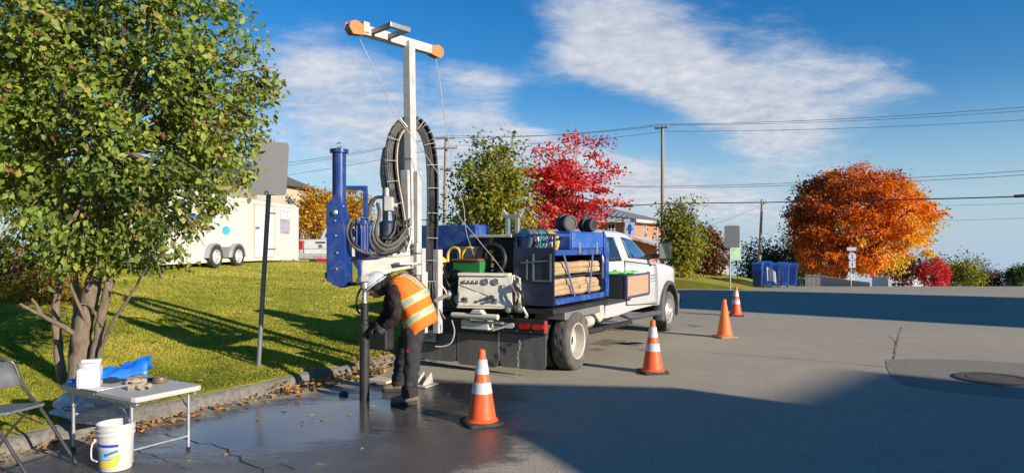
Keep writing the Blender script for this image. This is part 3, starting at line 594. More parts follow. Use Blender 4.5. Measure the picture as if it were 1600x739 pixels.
bg('orange_maple', 'huge round orange maple dominating the right horizon', 1338, 256, 432, 55, 101, L_orange, nclump=430, nleaf=56000, leaf=.23, clump=.36, trunk=.3, seed=21, amp=.15, shell=.55, zmin=P(0, 424, 55).z, base_px=1310, depth=.9, squash=.6, tint=lambda r: (.26 * r[:, 0] - .18 * r[:, 2] + .07) + .15 * np.maximum(0, r[:, 0]) * np.maximum(0, -r[:, 2]), limbs=60)
bg('rusty_tree', 'low dark rusty tree between the maple and the red bush', 1412, 400, 446, 66, 28, L_purple, nclump=50, nleaf=2600, leaf=.24, clump=.4, trunk=.1, seed=22, shell=.2)
bg('red_bush', 'round crimson bush on the right horizon', 1459, 405, 452, 60, 25, L_red, cat='bush', nclump=130, nleaf=6500, leaf=.13, clump=.16, trunk=.06, seed=23, amp=.06, shell=.55, tint=lambda r: -.12, limbs=60)
bg('leafy_tree', 'yellow green spreading tree right of the crimson bush', 1500, 398, 452, 66, 40, L_gy, nclump=90, nleaf=5000, leaf=.22, clump=.38, trunk=.12, seed=24, amp=.3, shell=.2)
bg('purple_tree', 'dark purple tree on the horizon near the right edge', 1549, 418, 452, 76, 22, L_purple, nclump=50, nleaf=2600, leaf=.22, clump=.36, trunk=.1, seed=25, amp=.25, shell=.2)
bg('conifer', 'blue green conifer at the right picture edge', 1592, 408, 452, 66, 14, L_green, nclump=50, nleaf=3000, leaf=.2, clump=.3, trunk=.08, seed=26, amp=.3, shell=.1)
bg('hedge_tree', 'low dark shrub row on the far horizon at the right', 1530, 438, 454, 80, 60, L_rust, nclump=60, nleaf=2400, leaf=.22, clump=.3, trunk=.06, seed=27, cat='shrub')
bg('green_tree', 'green tree low behind the orange maple trunk', 1290, 405, 452, 70, 40, L_green, nclump=60, nleaf=3200, leaf=.26, clump=.45, trunk=.12, seed=28, shell=.2)
bg('golden_shrub', 'golden orange shrub behind the apple tree trunks', 70, 425, 505, 12.5, 62, L_yellow, cat='shrub', nclump=70, nleaf=2600, leaf=.085, clump=.13, trunk=.03, seed=31, amp=.25, shell=.2, tint=lambda r: -.12)
bg('dark_shrub', 'dark leafy shrub at the left edge behind the apple tree', -10, 385, 505, 13.5, 66, L_rust, cat='shrub', nclump=80, nleaf=3200, leaf=.1, clump=.16, trunk=.04, seed=32, amp=.25, shell=.2, tint=lambda r: -.25)
bg('orange_tree', 'orange tree glimpsed behind the apple tree at left edge', -60, 60, 400, 22, 130, L_yellow, nclump=110, nleaf=5200, leaf=.17, clump=.4, trunk=.14, seed=33, amp=.25, shell=.2, tint=lambda r: -.1)
bg('green_tree', 'green tree at left standing beyond the trailer', 150, 220, 420, 48, 90, L_green, nclump=80, nleaf=4200, leaf=.25, clump=.5, trunk=.15, seed=34, shell=.3)

# ------------------------------------------------------------------ apple tree in the foreground
def apple_tree():
    base = P(125, 603, 7.3); t = thing('apple_tree', 'leafy green apple tree with several stems filling the left of the picture', 'tree', base)
    W = lambda pts: [P(u, v, d) - base for (u, v, d) in pts]
    def stem(name, pts, r0, r1, n=9):
        c = catmull(W(pts), 5); m = len(c); b = MB()
        b.tube([p + V(*(np.random.default_rng(i).normal(0, r0 * .07, 3))) for i, p in enumerate(c)], [r0 + (r1 - r0) * (i / (m - 1)) + (r0 * .35 if i < 2 and r0 > .09 else 0) for i in range(m)], n); return b.build(name, M_bark, t, smooth=60)
    stem('trunk', [(122, 612, 7.3), (126, 560, 7.3), (133, 500, 7.32), (148, 440, 7.35), (162, 395, 7.4), (172, 330, 7.45), (185, 250, 7.5), (200, 150, 7.5)], .115, .03, 12)
    stem('stem', [(142, 590, 7.25), (152, 540, 7.25), (160, 490, 7.25), (172, 435, 7.22), (186, 385, 7.15), (210, 320, 7.0), (240, 240, 6.9)], .06, .02)
    stem('stem', [(100, 612, 7.45), (92, 550, 7.5), (88, 480, 7.55), (94, 420, 7.6), (86, 350, 7.7), (70, 260, 7.8)], .055, .02)
    stem('stem', [(112, 560, 7.4), (118, 500, 7.45), (119, 440, 7.5), (112, 390, 7.5), (120, 300, 7.6)], .042, .015)
    stem('branch', [(150, 575, 7.2), (160, 540, 7.15), (178, 500, 7.1), (205, 460, 7.05), (222, 430, 7.0), (240, 405, 6.95)], .022, .008, 6)
    stem('branch', [(116, 522, 7.25), (95, 508, 7.1), (72, 496, 7.0), (50, 485, 6.9), (31, 475, 6.85)], .03, .012, 6)
    stem('branch', [(66, 493, 6.97), (58, 478, 6.95), (50, 466, 6.93)], .02, .01, 6)
    stem('branch', [(160, 510, 7.2), (140, 478, 7.25), (118, 475, 7.2)], .016, .008, 6)
    stem('branch', [(133, 500, 7.25), (112, 450, 7.1), (105, 425, 7.0)], .02, .01, 6)
    b = MB(); ctr = P(165, 165, 7.35); rad = (1.68, 1.5, 1.78)
    NC, NL = 480, 36000
    CC, idx, pos = crown_points(ctr, rad, NC, NL, .108, 5, .18, .40, P(0, 415, 7.3).z, .8)
    # long shoots sticking out at the right side
    sh = []
    for (u, v, d, k) in [(440, 140, 7.0, 40), (425, 60, 7.1, 36), (405, 20, 7.1, 30), (432, 105, 7.2, 34), (420, 190, 6.9, 40), (410, 230, 6.8, 34), (385, 265, 6.8, 36), (372, 330, 6.8, 34), (320, 385, 6.8, 40), (290, 420, 6.8, 44), (255, 440, 6.8, 40), (350, 300, 6.7, 44), (330, 345, 6.7, 40), (60, 440, 6.9, 44), (15, 425, 6.9, 44), (150, 425, 6.9, 40), (205, 425, 6.9, 46), (-20, 400, 6.9, 40), (100, 420, 6.9, 40), (260, 400, 6.8, 60), (310, 365, 6.8, 60), (400, 160, 7, 60), (390, 90, 7, 60), (380, 40, 7, 60), (370, 210, 6.9, 70), (350, 250, 6.8, 70), (30, 432, 7.0, 90), (70, 425, 7.2, 90), (110, 432, 7.1, 90), (170, 432, 7.1, 90), (200, 418, 7.3, 90), (240, 420, 7.0, 90), (280, 400, 7.0, 90), (-10, 430, 7.2, 90), (60, 400, 6.8, 90), (130, 395, 6.8, 90), (190, 390, 6.8, 90), (0, 395, 6.8, 90), (230, 380, 6.8, 90)]:
        e = np.array(P(u, v, d)); s0 = np.array(ctr) + (e - np.array(ctr)) * .55; q = rng.uniform(.1, 1, k)[:, None]
        sh.append(s0 + (e - s0) * q + rng.normal(0, .05, (k, 3)) + np.array([0, 0, .10]) * (q - q * q)); b.tube([Vector(s0) - base, (Vector(s0) + Vector(e)) / 2 - base + V(0, 0, .03), Vector(e) - base], [.012, .008, .003], 5)
    for q in rng.choice(NC, 90, replace=False):
        e = Vector(CC[q]) - base; c0 = Vector(ctr) - base + V(0, 0, -.5); s0 = c0.lerp(e, .25); b.tube(catmull([s0, s0.lerp(e, .5) + V(0, 0, -.1), e], 3), [.03, .026, .022, .018, .013, .009, .005], 5, caps=False)
    b.build('limbs', M_bark, t, smooth=60)
    ct = rng.normal(0, .17, NC); tc0 = np.concatenate([ct[idx]] + [np.full(len(q), rng.normal(0, .12)) for q in sh]); pos = np.concatenate([pos] + sh)
    px_ = CX + F_PX * pos[:, 0] / pos[:, 1]; py_ = CY + F_PX * (EYE - pos[:, 2]) / pos[:, 1]        # the crown is pruned to its outline, sparser low on the right
    ok = px_ < np.interp(py_, [-400, -100, 0, 60, 140, 230, 270, 310, 345, 390, 420, 450], [250, 380, 415, 430, 445, 425, 400, 385, 330, 300, 300, 270]) + rng.normal(0, 8, len(pos)); ok &= (py_ < 448)
    ok &= ~((py_ > 290) & (px_ > 255) & (rng.random(len(pos)) < .45))
    pos, tc0 = pos[ok], tc0[ok]; n = len(pos); bl = np.array(base)
    out = unit(pos - np.array(ctr)); d = unit(out * .5 + rand_dirs(n) * .9 + np.array([0, 0, -.35])); nr = unit(out * .4 + np.array([.2, -.2, .5]) + rand_dirs(n) * .85)
    size = rng.uniform(.036, .098, n) * rng.uniform(.8, 1.15, n); tn = .47 + rng.normal(0, .13, n) + tc0; tn += np.where(rng.random(n) < .05, .4, 0); tn = np.clip(tn - .12 * out[:, 2] * 0, 0, 1)
    near = np.argsort(pos[:, 1] - .15 * np.abs(pos[:, 0] + 3.5))[:300]; keep = np.ones(n, bool); keep[near] = False
    VV, FF, k = leaves(pos[keep] - bl, d[keep], nr[keep], size[keep], .62, True)
    tag(tri_mesh('crown', VV, FF, np.repeat(tn[keep], k), L_apple, t), kind='stuff')
    ms = []
    for i in range(8):
        v1, f1, k = leaves(np.zeros((1, 3)), np.array([[0, 1., 0]]), np.array([[0, 0, 1.]]), np.array([1.0]), .62, True); o = tri_mesh('leaf', v1, f1, [.22 + i * .09] * k, L_apple, t); ms.append(o)
    for j, q in enumerate(near):
        o = ms[j] if j < 8 else ms[min(7, int(abs(rng.normal(2.6, 1.8))))].copy()
        if j >= 8: COL.objects.link(o); o.parent = t
        y = Vector(d[q]).normalized(); x = y.cross(Vector(nr[q])).normalized(); z = x.cross(y)
        o.matrix_local = Matrix.Translation(Vector(pos[q]) - base) @ Matrix((x, y, z)).transposed().to_4x4() @ Matrix.Scale(size[q], 4)
apple_tree()

# ------------------------------------------------------------------ grass and fallen leaves
L_grass = leafmat('grass_blades', [(0, (.13, .16, .018)), (.4, (.31, .33, .035)), (.75, (.50, .44, .06)), (1, (.62, .48, .15))], .35, .6)
def grass():
    n = 340000; d = 1 / rng.uniform(1 / 25, 1 / 5.2, n); u = rng.uniform(-840, -60, n) / F_PX; x = u * d
    q = np.stack([x - C0.x, d - C0.y], 1); a = q @ np.array(CA.xy); s = q @ np.array(CS.xy)
    k = (s > .17) & (a < A_END - .1) & (s < 14); x, d, s, a = x[k], d[k], s[k], a[k]; n = len(x)
    z = np.array([lawn_z(float(i), float(j)) for i, j in zip(x, d)])
    h = rng.uniform(.012, .030, n) * (1 + .02 * d) * np.where(s < .4, 1.3, 1); w = .0026 + .0006 * d; an = rng.uniform(0, 6.283, n)
    bx = np.stack([np.cos(an) * w, np.sin(an) * w, np.zeros(n)], 1); p = np.stack([x, d, z - .004], 1); tip = p + np.stack([rng.normal(0, .6, n) * h, rng.normal(0, .6, n) * h, h], 1)
    VV = np.stack([p - bx, p + bx, tip], 1).reshape(-1, 3); FF = np.arange(n * 3).reshape(-1, 3)
    pat = np.array([mnoise.noise(V(i * .7, j * .7, 0)) + .8 * mnoise.noise(V(i * 2.6, j * 2.6, 5)) for i, j in zip(x, d)])
    tn = np.clip(.42 + .012 * (d - 8) + .42 * pat + rng.normal(0, .18, n), 0, 1)
    tag(tri_mesh('grass', VV, FF, tn, L_grass), 'short green and yellowish mown grass covering the lawn', 'grass', kind='stuff')
grass()
def litter():
    ps = []
    for (a0, a1, s0, s1, n, h) in [(-2.6, 1.2, -.34, .0, 150, .03), (.9, 2.6, -.45, .08, 300, .09), (2.4, 4.6, -.4, .3, 300, .11), (4, 7, -.3, .1, 60, .03), (-1.2, -.4, -.35, -.05, 60, .05), (-3.2, -1.8, -.35, -.02, 50, .03)]:
        for _ in range(n):
            a, s = random.uniform(a0, a1), random.triangular(s0, s1, (s0 + s1) / 2 - .02); x, y = xy(a, s); ps.append((x, y, (.14 if s > .04 else .012) + random.random() ** 2 * h))
    for _ in range(620):
        a, s = random.uniform(-5, 10), .25 + random.random() ** 1.6 * 8; x, y = xy(a, s); ps.append((x, y, lawn_z(x, y) + .035))
    pos = np.array(ps); n = len(pos); d = rand_dirs(n) * np.array([1, 1, .3]); nr = unit(rand_dirs(n) * .6 + np.array([0, 0, 1]))
    VV, FF, k = leaves(pos, d, nr, rng.uniform(.03, .085, n), .8, True)
    tag(tri_mesh('fallen_leaves', VV, FF, np.repeat(np.clip(rng.normal(.5, .25, n), 0, 1), k), L_litter), 'brown and tan fallen leaves heaped along the kerb', 'leaves', kind='stuff')
    spots = [(449, 639, 'green fallen leaf nearest the kerb pile on wet asphalt', .95), (403, 656, 'long pale yellow fallen leaf below the kerb', .8), (484, 652, 'small green fallen leaf in the middle of the wet asphalt', .98), (505, 656, 'olive fallen leaf just right of the small green one', .92),
             (473, 663, 'pale fallen leaf lowest of the four on the wet film', .7), (548, 648, 'tiny yellow fallen leaf left of the black casing', .88), (587, 637, 'yellow fallen leaf beside the casing foot', .9), (571, 702, 'bright yellow fallen leaf nearest the camera', .88),
             (666, 662, 'yellow brown fallen leaf left of the nearest cone', .8), (703, 618, 'curled fallen leaf in the shade behind the nearest cone', .75), (359, 711, 'yellow fallen leaf lying on the crack', .85), (419, 631, 'fallen leaf at the kerb foot by the leaf pile', .9), (347, 648, 'tan fallen leaf right of the table leg', .6)]
    for (u, v, lab, tn) in spots:
        y = EYE * F_PX / (v - CY); c = V((u - CX) / F_PX * y, y, .012); an = random.uniform(0, 6.28)
        VV, FF, k = leaves(np.zeros((1, 3)), np.array([[math.cos(an), math.sin(an), .12]]), np.array([[random.gauss(0, .3), random.gauss(0, .3), 1.]]), np.array([random.uniform(.05, .08)]), .7, True)
        o = tri_mesh('fallen_leaf', VV, FF, [tn] * k, L_litter); o.location = c; tag(o, lab, 'leaf', 'single leaves on the wet asphalt')
litter()

# ------------------------------------------------------------------ signs
def road_sign(label, foot, top, plates, m_post=None, r=.03, cat='sign', name='road_sign'):
    t = thing(name, label, cat, foot); v = top - foot
    MB().tube([V(0, 0, -.3), v], r, 10).build('post', m_post or M_galv, t, smooth=60)
    for (c, w, h, rz, m_, tilt) in plates:
        ax = V(math.cos(rz), math.sin(rz), 0); up = (v.normalized() + V(0, 0, 1) * .2).normalized(); n_ = ax.cross(up).normalized(); c = c - foot + n_ * (r + .012); b = MB(); q = min(w, h) * .1; pts = []
        for (sx, sy) in ((-1, -1), (1, -1), (1, 1), (-1, 1)):
            for k in range(4):
                an = math.atan2(sy, sx) - math.pi / 4 + k * math.pi / 6; pts.append(c + ax * (sx * (w / 2 - q) + q * math.cos(an)) + up * (sy * (h / 2 - q) + q * math.sin(an)))
        b.prism(pts, n_ * .004); po = b.build('plate', m_, t)
        for k in (-.3, .3): MB().beam(c + up * h * k - ax * w * .3 - n_ * .012, c + up * h * k + ax * w * .3 - n_ * .012, .02, .03).build('bracket', M_galv, po)
    return t
M_signback = mat('sign_back', (.13, .135, .14), .6, .0, .06, 6)
d0 = 8.85; f0, t0 = P(402, 566, d0), P(425, 218, d0)
road_sign('leaning galvanised sign post with grey sign seen from behind on the lawn', f0, t0, [(P(421, 264, d0), .44, .68, R(24), M_signback, 0)], mat('post_dark', (.20, .205, .215), .5, .5, .15, 12, dirt=(.1, .1, .1), dirt_amt=.4))
f0, t0 = P(1141, 442, 31), P(1141, 350, 31)
road_sign('double grey sign seen from behind on the grass bank', f0, t0, [(P(1143.5, 365, 31), .66, .72, R(-8), M_signback, 0), (P(1143.5, 382, 31), .66, .28, R(-8), M_signback, 0)])
M_bannergreen = mat('banner_green', (.45, .66, .42), .6, 0, .35, 2.5)
f0, t0 = P(1152, 440, 36), P(1153, 372, 36)
road_sign('green and white banner on a post behind the double grey sign', f0, t0, [(P(1150, 392, 36), .5, .95, R(-10), M_bannergreen, 0)], cat='banner', name='banner_sign', r=.025)
M_signblue = mat('sign_blue', (.06, .16, .42), .45, 0, .05); M_signwhite = mat('sign_white', (.36, .38, .41), .4, 0, .04); M_ink = mat('sign_ink', (.02, .035, .16), .5)
d0 = 34; sg = road_sign('small blue white traffic sign with an upward arrow above the cab roof', P(977, 440, d0), P(977, 348, d0), [(P(984, 358, d0), .50, .66, R(4), mat('sign_paleblue', (.22, .32, .52), .4), 0)])
cB2 = P(984, 358, d0) - P(977, 440, d0) + V(0, -.075, 0); b = MB()
for (x0, x1, z0, z1) in ((-.05, .05, -.24, .1), (-.15, .15, -.04, .05)): b.prism([cB2 + V(x0, 0, z0), cB2 + V(x1, 0, z0), cB2 + V(x1, 0, z1), cB2 + V(x0, 0, z1)], (0, -.004 - x1 * .01, 0))
b.prism([cB2 + V(-.12, 0, .1), cB2 + V(.12, 0, .1), cB2 + V(0, 0, .28)], (0, -.004, 0)); b.build('arrow', M_ink, sg)
d0 = 45; f0, t0 = P(1330, 448, d0), P(1329, 384, d0); sg = thing('route_marker', 'post with round and square white route plates before the orange maple', 'sign', f0)
MB().tube([V(0, 0, -.5), t0 - f0], .03, 8).build('post', M_galv, sg)
c = P(1330, 389, d0) - f0; MB().prism([c + V(-.3, -.06, -.11), c + V(.3, -.06, -.11), c + V(.3, -.06, .11), c + V(-.3, -.06, .11)], (0, .01, 0)).build('plate', M_signwhite, sg)
c = P(1331, 401, d0) - f0; o = MB().lathe([(.26, 0), (.26, .012)], c + V(0, -.055, 0), (0, -1, 0), 24).build('disc', M_signwhite, sg); MB().box(c.x - .035, c.x + .035, c.y - .072, c.y - .069, c.z - .15, c.z + .15).build('mark', M_ink, o)
c = P(1331, 413, d0) - f0; o = MB().prism([c + V(-.22, -.06, -.22), c + V(.22, -.06, -.22), c + V(.22, -.06, .22), c + V(-.22, -.06, .22)], (0, .01, 0)).build('plate', M_signwhite, sg); MB().box(c.x - .03, c.x + .03, c.y - .066, c.y - .062, c.z - .13, c.z + .13).build('mark', M_ink, o)

# ------------------------------------------------------------------ wheels
def tyre_mb(r, w, rim, n=60, deep=.010):
    b = MB(); hw = w / 2
    pr = [(rim, -hw * .72), (rim + .012, -hw * .86), (r * .80 + rim * .2, -hw), (r * .93, -hw * .97), (r * .975, -hw * .88), (r, -hw * .74), (r, -hw * .36), (r - deep, -hw * .34), (r - deep, -hw * .26), (r, -hw * .24), (r, hw * .24), (r - deep, hw * .26), (r - deep, hw * .34), (r, hw * .36), (r, hw * .74), (r * .975, hw * .88), (r * .93, hw * .97), (r * .80 + rim * .2, hw), (rim + .012, hw * .86), (rim, hw * .72)]
    return b.lathe(pr, (0, 0, 0), (1, 0, 0), n, caps=False, mod=lambda i, k: deep if (4 <= i <= 6 or 13 <= i <= 15) and (k % 4 == 0) else (deep * .8 if 9 <= i <= 10 and k % 4 == 2 else 0))
def wheel(parent, loc, side, r, w, rim, style, m_t, m_r):
    """side +1: outer face looks to +x"""
    wh = sub('wheel', parent, loc)
    tyre_mb(r, w, rim).build('tyre', m_t, wh, smooth=35)
    s = side; hw = w / 2; b = MB(); R_ = rim
    if style == 'dish': pr = [(R_ + .012, hw * .86), (R_ + .004, hw * .98), (R_ - .012, hw * .9), (R_ - .02, hw * .55), (R_ - .03, -hw * .1), (R_ * .62, -hw * .45), (R_ * .42, -hw * .5), (R_ * .40, -hw * .2), (R_ * .26, -hw * .12), (.001, -hw * .12)]
    else: pr = [(R_ + .012, hw * .8), (R_, hw * .92), (R_ - .02, hw * .7), (R_ - .035, hw * .35), (R_ * .72, hw * .62), (R_ * .58, hw * .98), (R_ * .46, hw * 1.05), (R_ * .40, hw * 1.0), (R_ * .28, hw * 1.25), (R_ * .2, hw * 1.34), (.001, hw * 1.34)]
    ri = b.lathe([(a, h * s) for a, h in pr], (0, 0, 0), (1, 0, 0), 32, caps=False).build('rim', m_r, wh, smooth=40)
    n = 8; hm = MB(); hole_h = (pr[-6][1] if style == 'dish' else hw * .5)
    if style != 'dish':
        for k in range(n):
            an = 2 * math.pi * (k + .5) / n; MB().lathe([(.034, hw * .40 * s), (.034, hw * .56 * s)], V(0, math.cos(an) * R_ * .80, math.sin(an) * R_ * .80), (1, 0, 0), 10).build('hand_hole', M_black, wh)
        for k in range(n): an = 2 * math.pi * k / n; MB().cyl(V(hw * .98 * s, math.cos(an) * R_ * .49, math.sin(an) * R_ * .49), V(hw * 1.18 * s, math.cos(an) * R_ * .49, math.sin(an) * R_ * .49), .016, .012, 6).build('lug_nut', M_grey, wh)
    else: MB().cyl(V(-hw * .15 * s, 0, 0), V(hw * .1 * s, 0, 0), R_ * .3, R_ * .27, 20).build('hub', M_black, wh, smooth=40)
    return wh

# ------------------------------------------------------------------ cargo trailer and pickup
M_trailer = mat('trailer_white', (.58, .575, .54), .35, 0, .03, 2, coat=.3, dirt=(.55, .5, .4), dirt_amt=.25, dirt_scale=1.2)
def trailer():
    p = V(-8.16, 26.3, 0); rz = -R(6.2); zg = lawn_z(-8.6, 21); t = thing('cargo_trailer', 'white enclosed tandem axle cargo trailer parked on the lawn', 'trailer', (p.x, p.y, zg), rz)
    # local: x<0 into the trailer, -y towards the camera; right side at x=0
    z0, z1, Lb = .22, 2.22, 8.6; b = MB(); pr = [(-2.15, z0), (0, z0), (0, z1 - .12), (-.06, z1 - .03), (-.16, z1), (-1.99, z1), (-2.09, z1 - .03), (-2.15, z1 - .12)]
    b.prism([V(x, 0, z) for x, z in pr], (0, -Lb, 0)); b.build('body', M_trailer, t, bevel=.02)
    b = MB()
    for (za, zb) in ((z1 - .16, z1 - .11), (z0 - .06, z0 + .02)): b.box(-.02, .02, -Lb, -.02, za, zb)
    b.box(-.03, .03, -.07, .02, z0, z1 - .1); b.build('edge_trim', mat('trim_cream', (.66, .63, .54), .4), t)
    d = MB(); d.box(-.02, .022, -3.45, -2.05, z0 + .06, z1 - .22); do = d.build('door', mat('door_white', (.76, .74, .66), .35, coat=.3), t, bevel=.008)
    s = MB()
    for (y0, y1, za, zb) in ((-3.49, -3.45, z0 + .04, z1 - .19), (-2.05, -2.01, z0 + .04, z1 - .19), (-3.45, -2.05, z1 - .22, z1 - .19), (-3.45, -2.05, z0 + .04, z0 + .06)): s.box(.0, .03, y0, y1, za, zb)
    s.build('door_frame', mat('rusty_trim', (.50, .38, .26), .6), do)
    h = MB()
    for z in (z1 - .45, z0 + .3): h.box(.022, .05, -2.62, -1.95, z, z + .05)
    h.box(.022, .07, -3.42, -3.2, z0 + 1.0, z0 + 1.07); h.build('latch', M_grey, do)
    # print on the door and the poster
    tx = MB()
    for r_, (za, n_, h_) in enumerate(((1.62, 9, .10), (1.44, 8, .10), (1.28, 10, .05))):
        for k in range(n_):
            y = -3.2 + k * .105; tx.box(.0225, .0245, y, y + .07 * random.uniform(.7, 1), za, za + h_ * random.uniform(.75, 1))
    tx.build('lettering', mat('faded_print', (.50, .48, .44), .6), do)
    po = MB(); po.box(0, .012, -1.5, -.72, 1.1, 1.92); po = po.build('poster', mat('poster_lilac', (.36, .30, .36), .5, 0, .4, 4), t)
    MB().box(.012, .016, -1.48, -.74, 1.62, 1.9).build('poster_top', mat('poster_grey', (.55, .58, .62), .5, 0, .4, 6), po); MB().box(.012, .017, -1.48, -.74, 1.36, 1.42).build('poster_band', M_signwhite, po); MB().box(.012, .018, -1.48, -.74, 1.18, 1.23).build('poster_band', M_signwhite, po)
    lg = MB(); lg.prism([V(.006, -7.3, 1.35), V(.006, -6.1, 1.5), V(.006, -6.0, 1.62), V(.006, -7.2, 1.5)], (.008, 0, 0)); lg.build('blue_stripe', mat('logo_blue', (.1, .22, .6), .5), t); lg = MB(); lg.prism([V(.006, -5.25 + .22 * math.cos(a), 1.12 + .13 * math.sin(a)) for a in np.linspace(0, 6.28, 14)[:-1]], (.008, 0, 0)); lg.build('teal_emblem', mat('logo_teal', (.05, .42, .55), .5), t)
    f = MB(); ya, yb = -6.05, -4.75
    for yc in (ya, yb):
        n = 12; pts = [V(0, yc + .43 * math.cos(math.pi * k / n), .3 + .43 * math.sin(math.pi * k / n)) for k in range(n + 1)]; inn = [V(0, yc + .375 * math.cos(math.pi * k / n), .3 + .375 * math.sin(math.pi * k / n)) for k in range(n, -1, -1)]; f.prism(pts + inn, (.16, 0, 0))
    f.prism([V(0, ya + .42, .3), V(0, yb - .42, .3), V(0, yb - .3, .62), V(0, ya + .3, .62)], (.10, 0, 0)); f.build('fender', M_galv, t)
    wb = MB()
    for yc in (ya, yb): wb.prism([V(.002, yc + .375 * math.cos(math.pi * k / 12), .3 + .375 * math.sin(math.pi * k / 12)) for k in range(13)], (.006, 0, 0))
    wb.build('wheel_well', M_black, t)
    for yc in (ya, yb): wheel(t, V(.07, yc, .33), 1, .33, .2, .2, 'flat', M_rubber, M_trailer); wheel(t, V(-2.2, yc, .33), -1, .33, .2, .2, 'flat', M_rubber, M_trailer)
    a = MB(); a.beam(V(-.4, 0, .2), V(-1.05, 1.25, .3), .08, .1); a.beam(V(-1.75, 0, .2), V(-1.1, 1.25, .3), .08, .1); a.build('drawbar', M_grey, t); MB().cyl(V(-1.07, 1.0, -.1), V(-1.07, 1.0, .75), .04).build('jack', M_grey, t)
trailer()
def pickup():
    p = P(505, 400, 29.5); zg = P(0, 414, 29.5).z - .25; t = thing('pickup_truck', 'white pickup truck seen from behind, parked beside the trailer', 'truck', (p.x - .1, p.y, zg), -R(10))
    w = 1.0; b = MB(); sec = []
    prof = [(0, 1.32), (.05, 1.35), (1.9, 1.36), (1.95, 1.36), (2.02, 1.40), (2.25, 1.92), (2.6, 1.96), (3.7, 1.94), (4.5, 1.45), (5.6, 1.34), (5.85, 1.15)]
    n = 6; vs_ = []
    for y, z in prof:
        tw = w - (.16 if z > 1.5 else .0); vs_ += [(-w, y, .45), (-w - .02, y, .95), (-tw, y, z), (tw, y, z), (w + .02, y, .95), (w, y, .45)]
    fs = [(i * n + k, i * n + k + 1, (i + 1) * n + k + 1, (i + 1) * n + k) for i in range(len(prof) - 1) for k in range(5)] + [tuple(range(n - 1, -1, -1)), tuple((len(prof) - 1) * n + k for k in range(n))]
    b.add(vs_, fs); b.build('body', M_truckwhite, t, bevel=.03)
    g = MB(); g.prism([V(-.78, 2.06, 1.46), V(.78, 2.06, 1.46), V(.72, 2.24, 1.86), V(-.72, 2.24, 1.86)], (0, -.02, .005)); g.build('rear_window', M_glassdark, t)
    tg = MB(); tg.box(-.76, .76, -.03, .0, .72, 1.31); tg = tg.build('tailgate', mat('tailgate_white', (.74, .74, .73), .3, coat=.5), t, bevel=.015)
    MB().box(-.22, .22, -.045, -.03, 1.18, 1.24).build('handle', M_black, tg); MB().prism([V(-.09, -.032, .98), V(.09, -.032, .98), V(.07, -.032, 1.12), V(-.07, -.032, 1.12)], (0, -.012, 0)).build('emblem', M_grey, tg); MB().box(.42, .66, -.036, -.03, .99, 1.03).build('lettering', M_grey, tg); MB().box(-.75, .75, -.036, -.03, .93, .945).build('crease', M_grey, tg)
    for s in (-1, 1): MB().box(s * .92 - .1, s * .92 + .1, -.035, .1, .92, 1.28).build('tail_light', M_red, t, bevel=.02)
    MB().box(-1.0, 1.0, -.2, .0, .5, .68).build('bumper', mat('bumper_cream', (.62, .58, .46), .35, .3), t, bevel=.03); MB().box(-.2, .2, -.215, -.2, .51, .65).build('licence_plate', M_signwhite, t)
    for (x, y) in ((-.82, 1.2), (.82, 1.2), (-.82, 4.9), (.82, 4.9)): wheel(t, V(x, y, .39), 1 if x > 0 else -1, .39, .27, .22, 'flat', M_rubber, M_grey)
    q = V(p.x + .3, p.y - 1.2, 0); q.z = lawn_z(q.x, q.y)
    MB().prism([V(-.3, 0, 0), V(.3, 0, 0), V(.2, 0, .12), V(-.2, 0, .14)], (0, .3, 0)).build('red_jerry_can', M_red, loc=q, bevel=.03)
    tag(bpy.data.objects['red_jerry_can'], 'low red container on the grass under the pickup tail', 'container')
pickup()

# ------------------------------------------------------------------ wheeled bins
M_bin = mat('bin_blue', (.01, .055, .27), .4, 0, .12, 3, dirt=(.05, .12, .3), dirt_amt=.4); M_binlid = mat('bin_lid', (.012, .07, .32), .4)
def bin_thing(label, loc, rz):
    t = thing('recycling_bin', label, 'bin', loc, rz, 'blue recycling bins at the corner'); t.scale = (1.12, 1.12, 1.22); b = MB()
    lo = [(-.24, -.25, .08), (.24, -.25, .08), (.24, .25, .08), (-.24, .25, .08)]; hi = [(-.3, -.36, 1.0), (.3, -.36, 1.0), (.3, .36, 1.0), (-.3, .36, 1.0)]
    b.add(lo + hi, [(3, 2, 1, 0), (0, 1, 5, 4), (1, 2, 6, 5), (2, 3, 7, 6), (3, 0, 4, 7), (4, 5, 6, 7)]); b.build('body', M_bin, t, bevel=.03)
    MB().box(-.31, .31, -.37, .37, .93, .985).build('rim', M_bin, t, bevel=.01)
    for x in (-.12, 0, .12): MB().beam(V(x, -.262, .2), V(x, -.352, .88), .035, .03, V(0, 1, 0)).build('rib', M_bin, t)
    l = MB(); l.prism([V(-.33, -.4, 1.0), V(-.33, .4, 1.0), V(-.33, .36, 1.07), V(-.33, 0, 1.11), V(-.33, -.36, 1.06)], (.66, 0, 0)); l.build('lid', M_binlid, t, bevel=.02)
    for i in (-1, 1): MB().cyl(V(i * .27, .27, .12), V(i * .33, .27, .12), .12, n=14).build('wheel', M_black, t)
    MB().cyl(V(-.28, .42, 1.0), V(.28, .42, 1.0), .018, n=8).build('handle', M_bin, t)
    return t
labs = ['blue recycling bin at the left end of the row, half shaded', 'second blue bin from the left, white paper hanging over its lid', 'middle one of the five blue bins at the corner', 'fourth blue bin from the left in the corner row', 'blue bin at the far right end of the corner row']
for i, lab in enumerate(labs):
    px, d = 1184 + i * 13.6, 35.4 + i * .62; c = P(px, 450, d); t = bin_thing(lab, (c.x, c.y, drop(d)), R((-28, -12, -20, -8, -18)[i])); t.scale = (.80, 1.0, (1.2, 1.26, 1.18, 1.24, 1.2)[i])
c = P(1199, 417, 35.2); b = MB(); g = 6
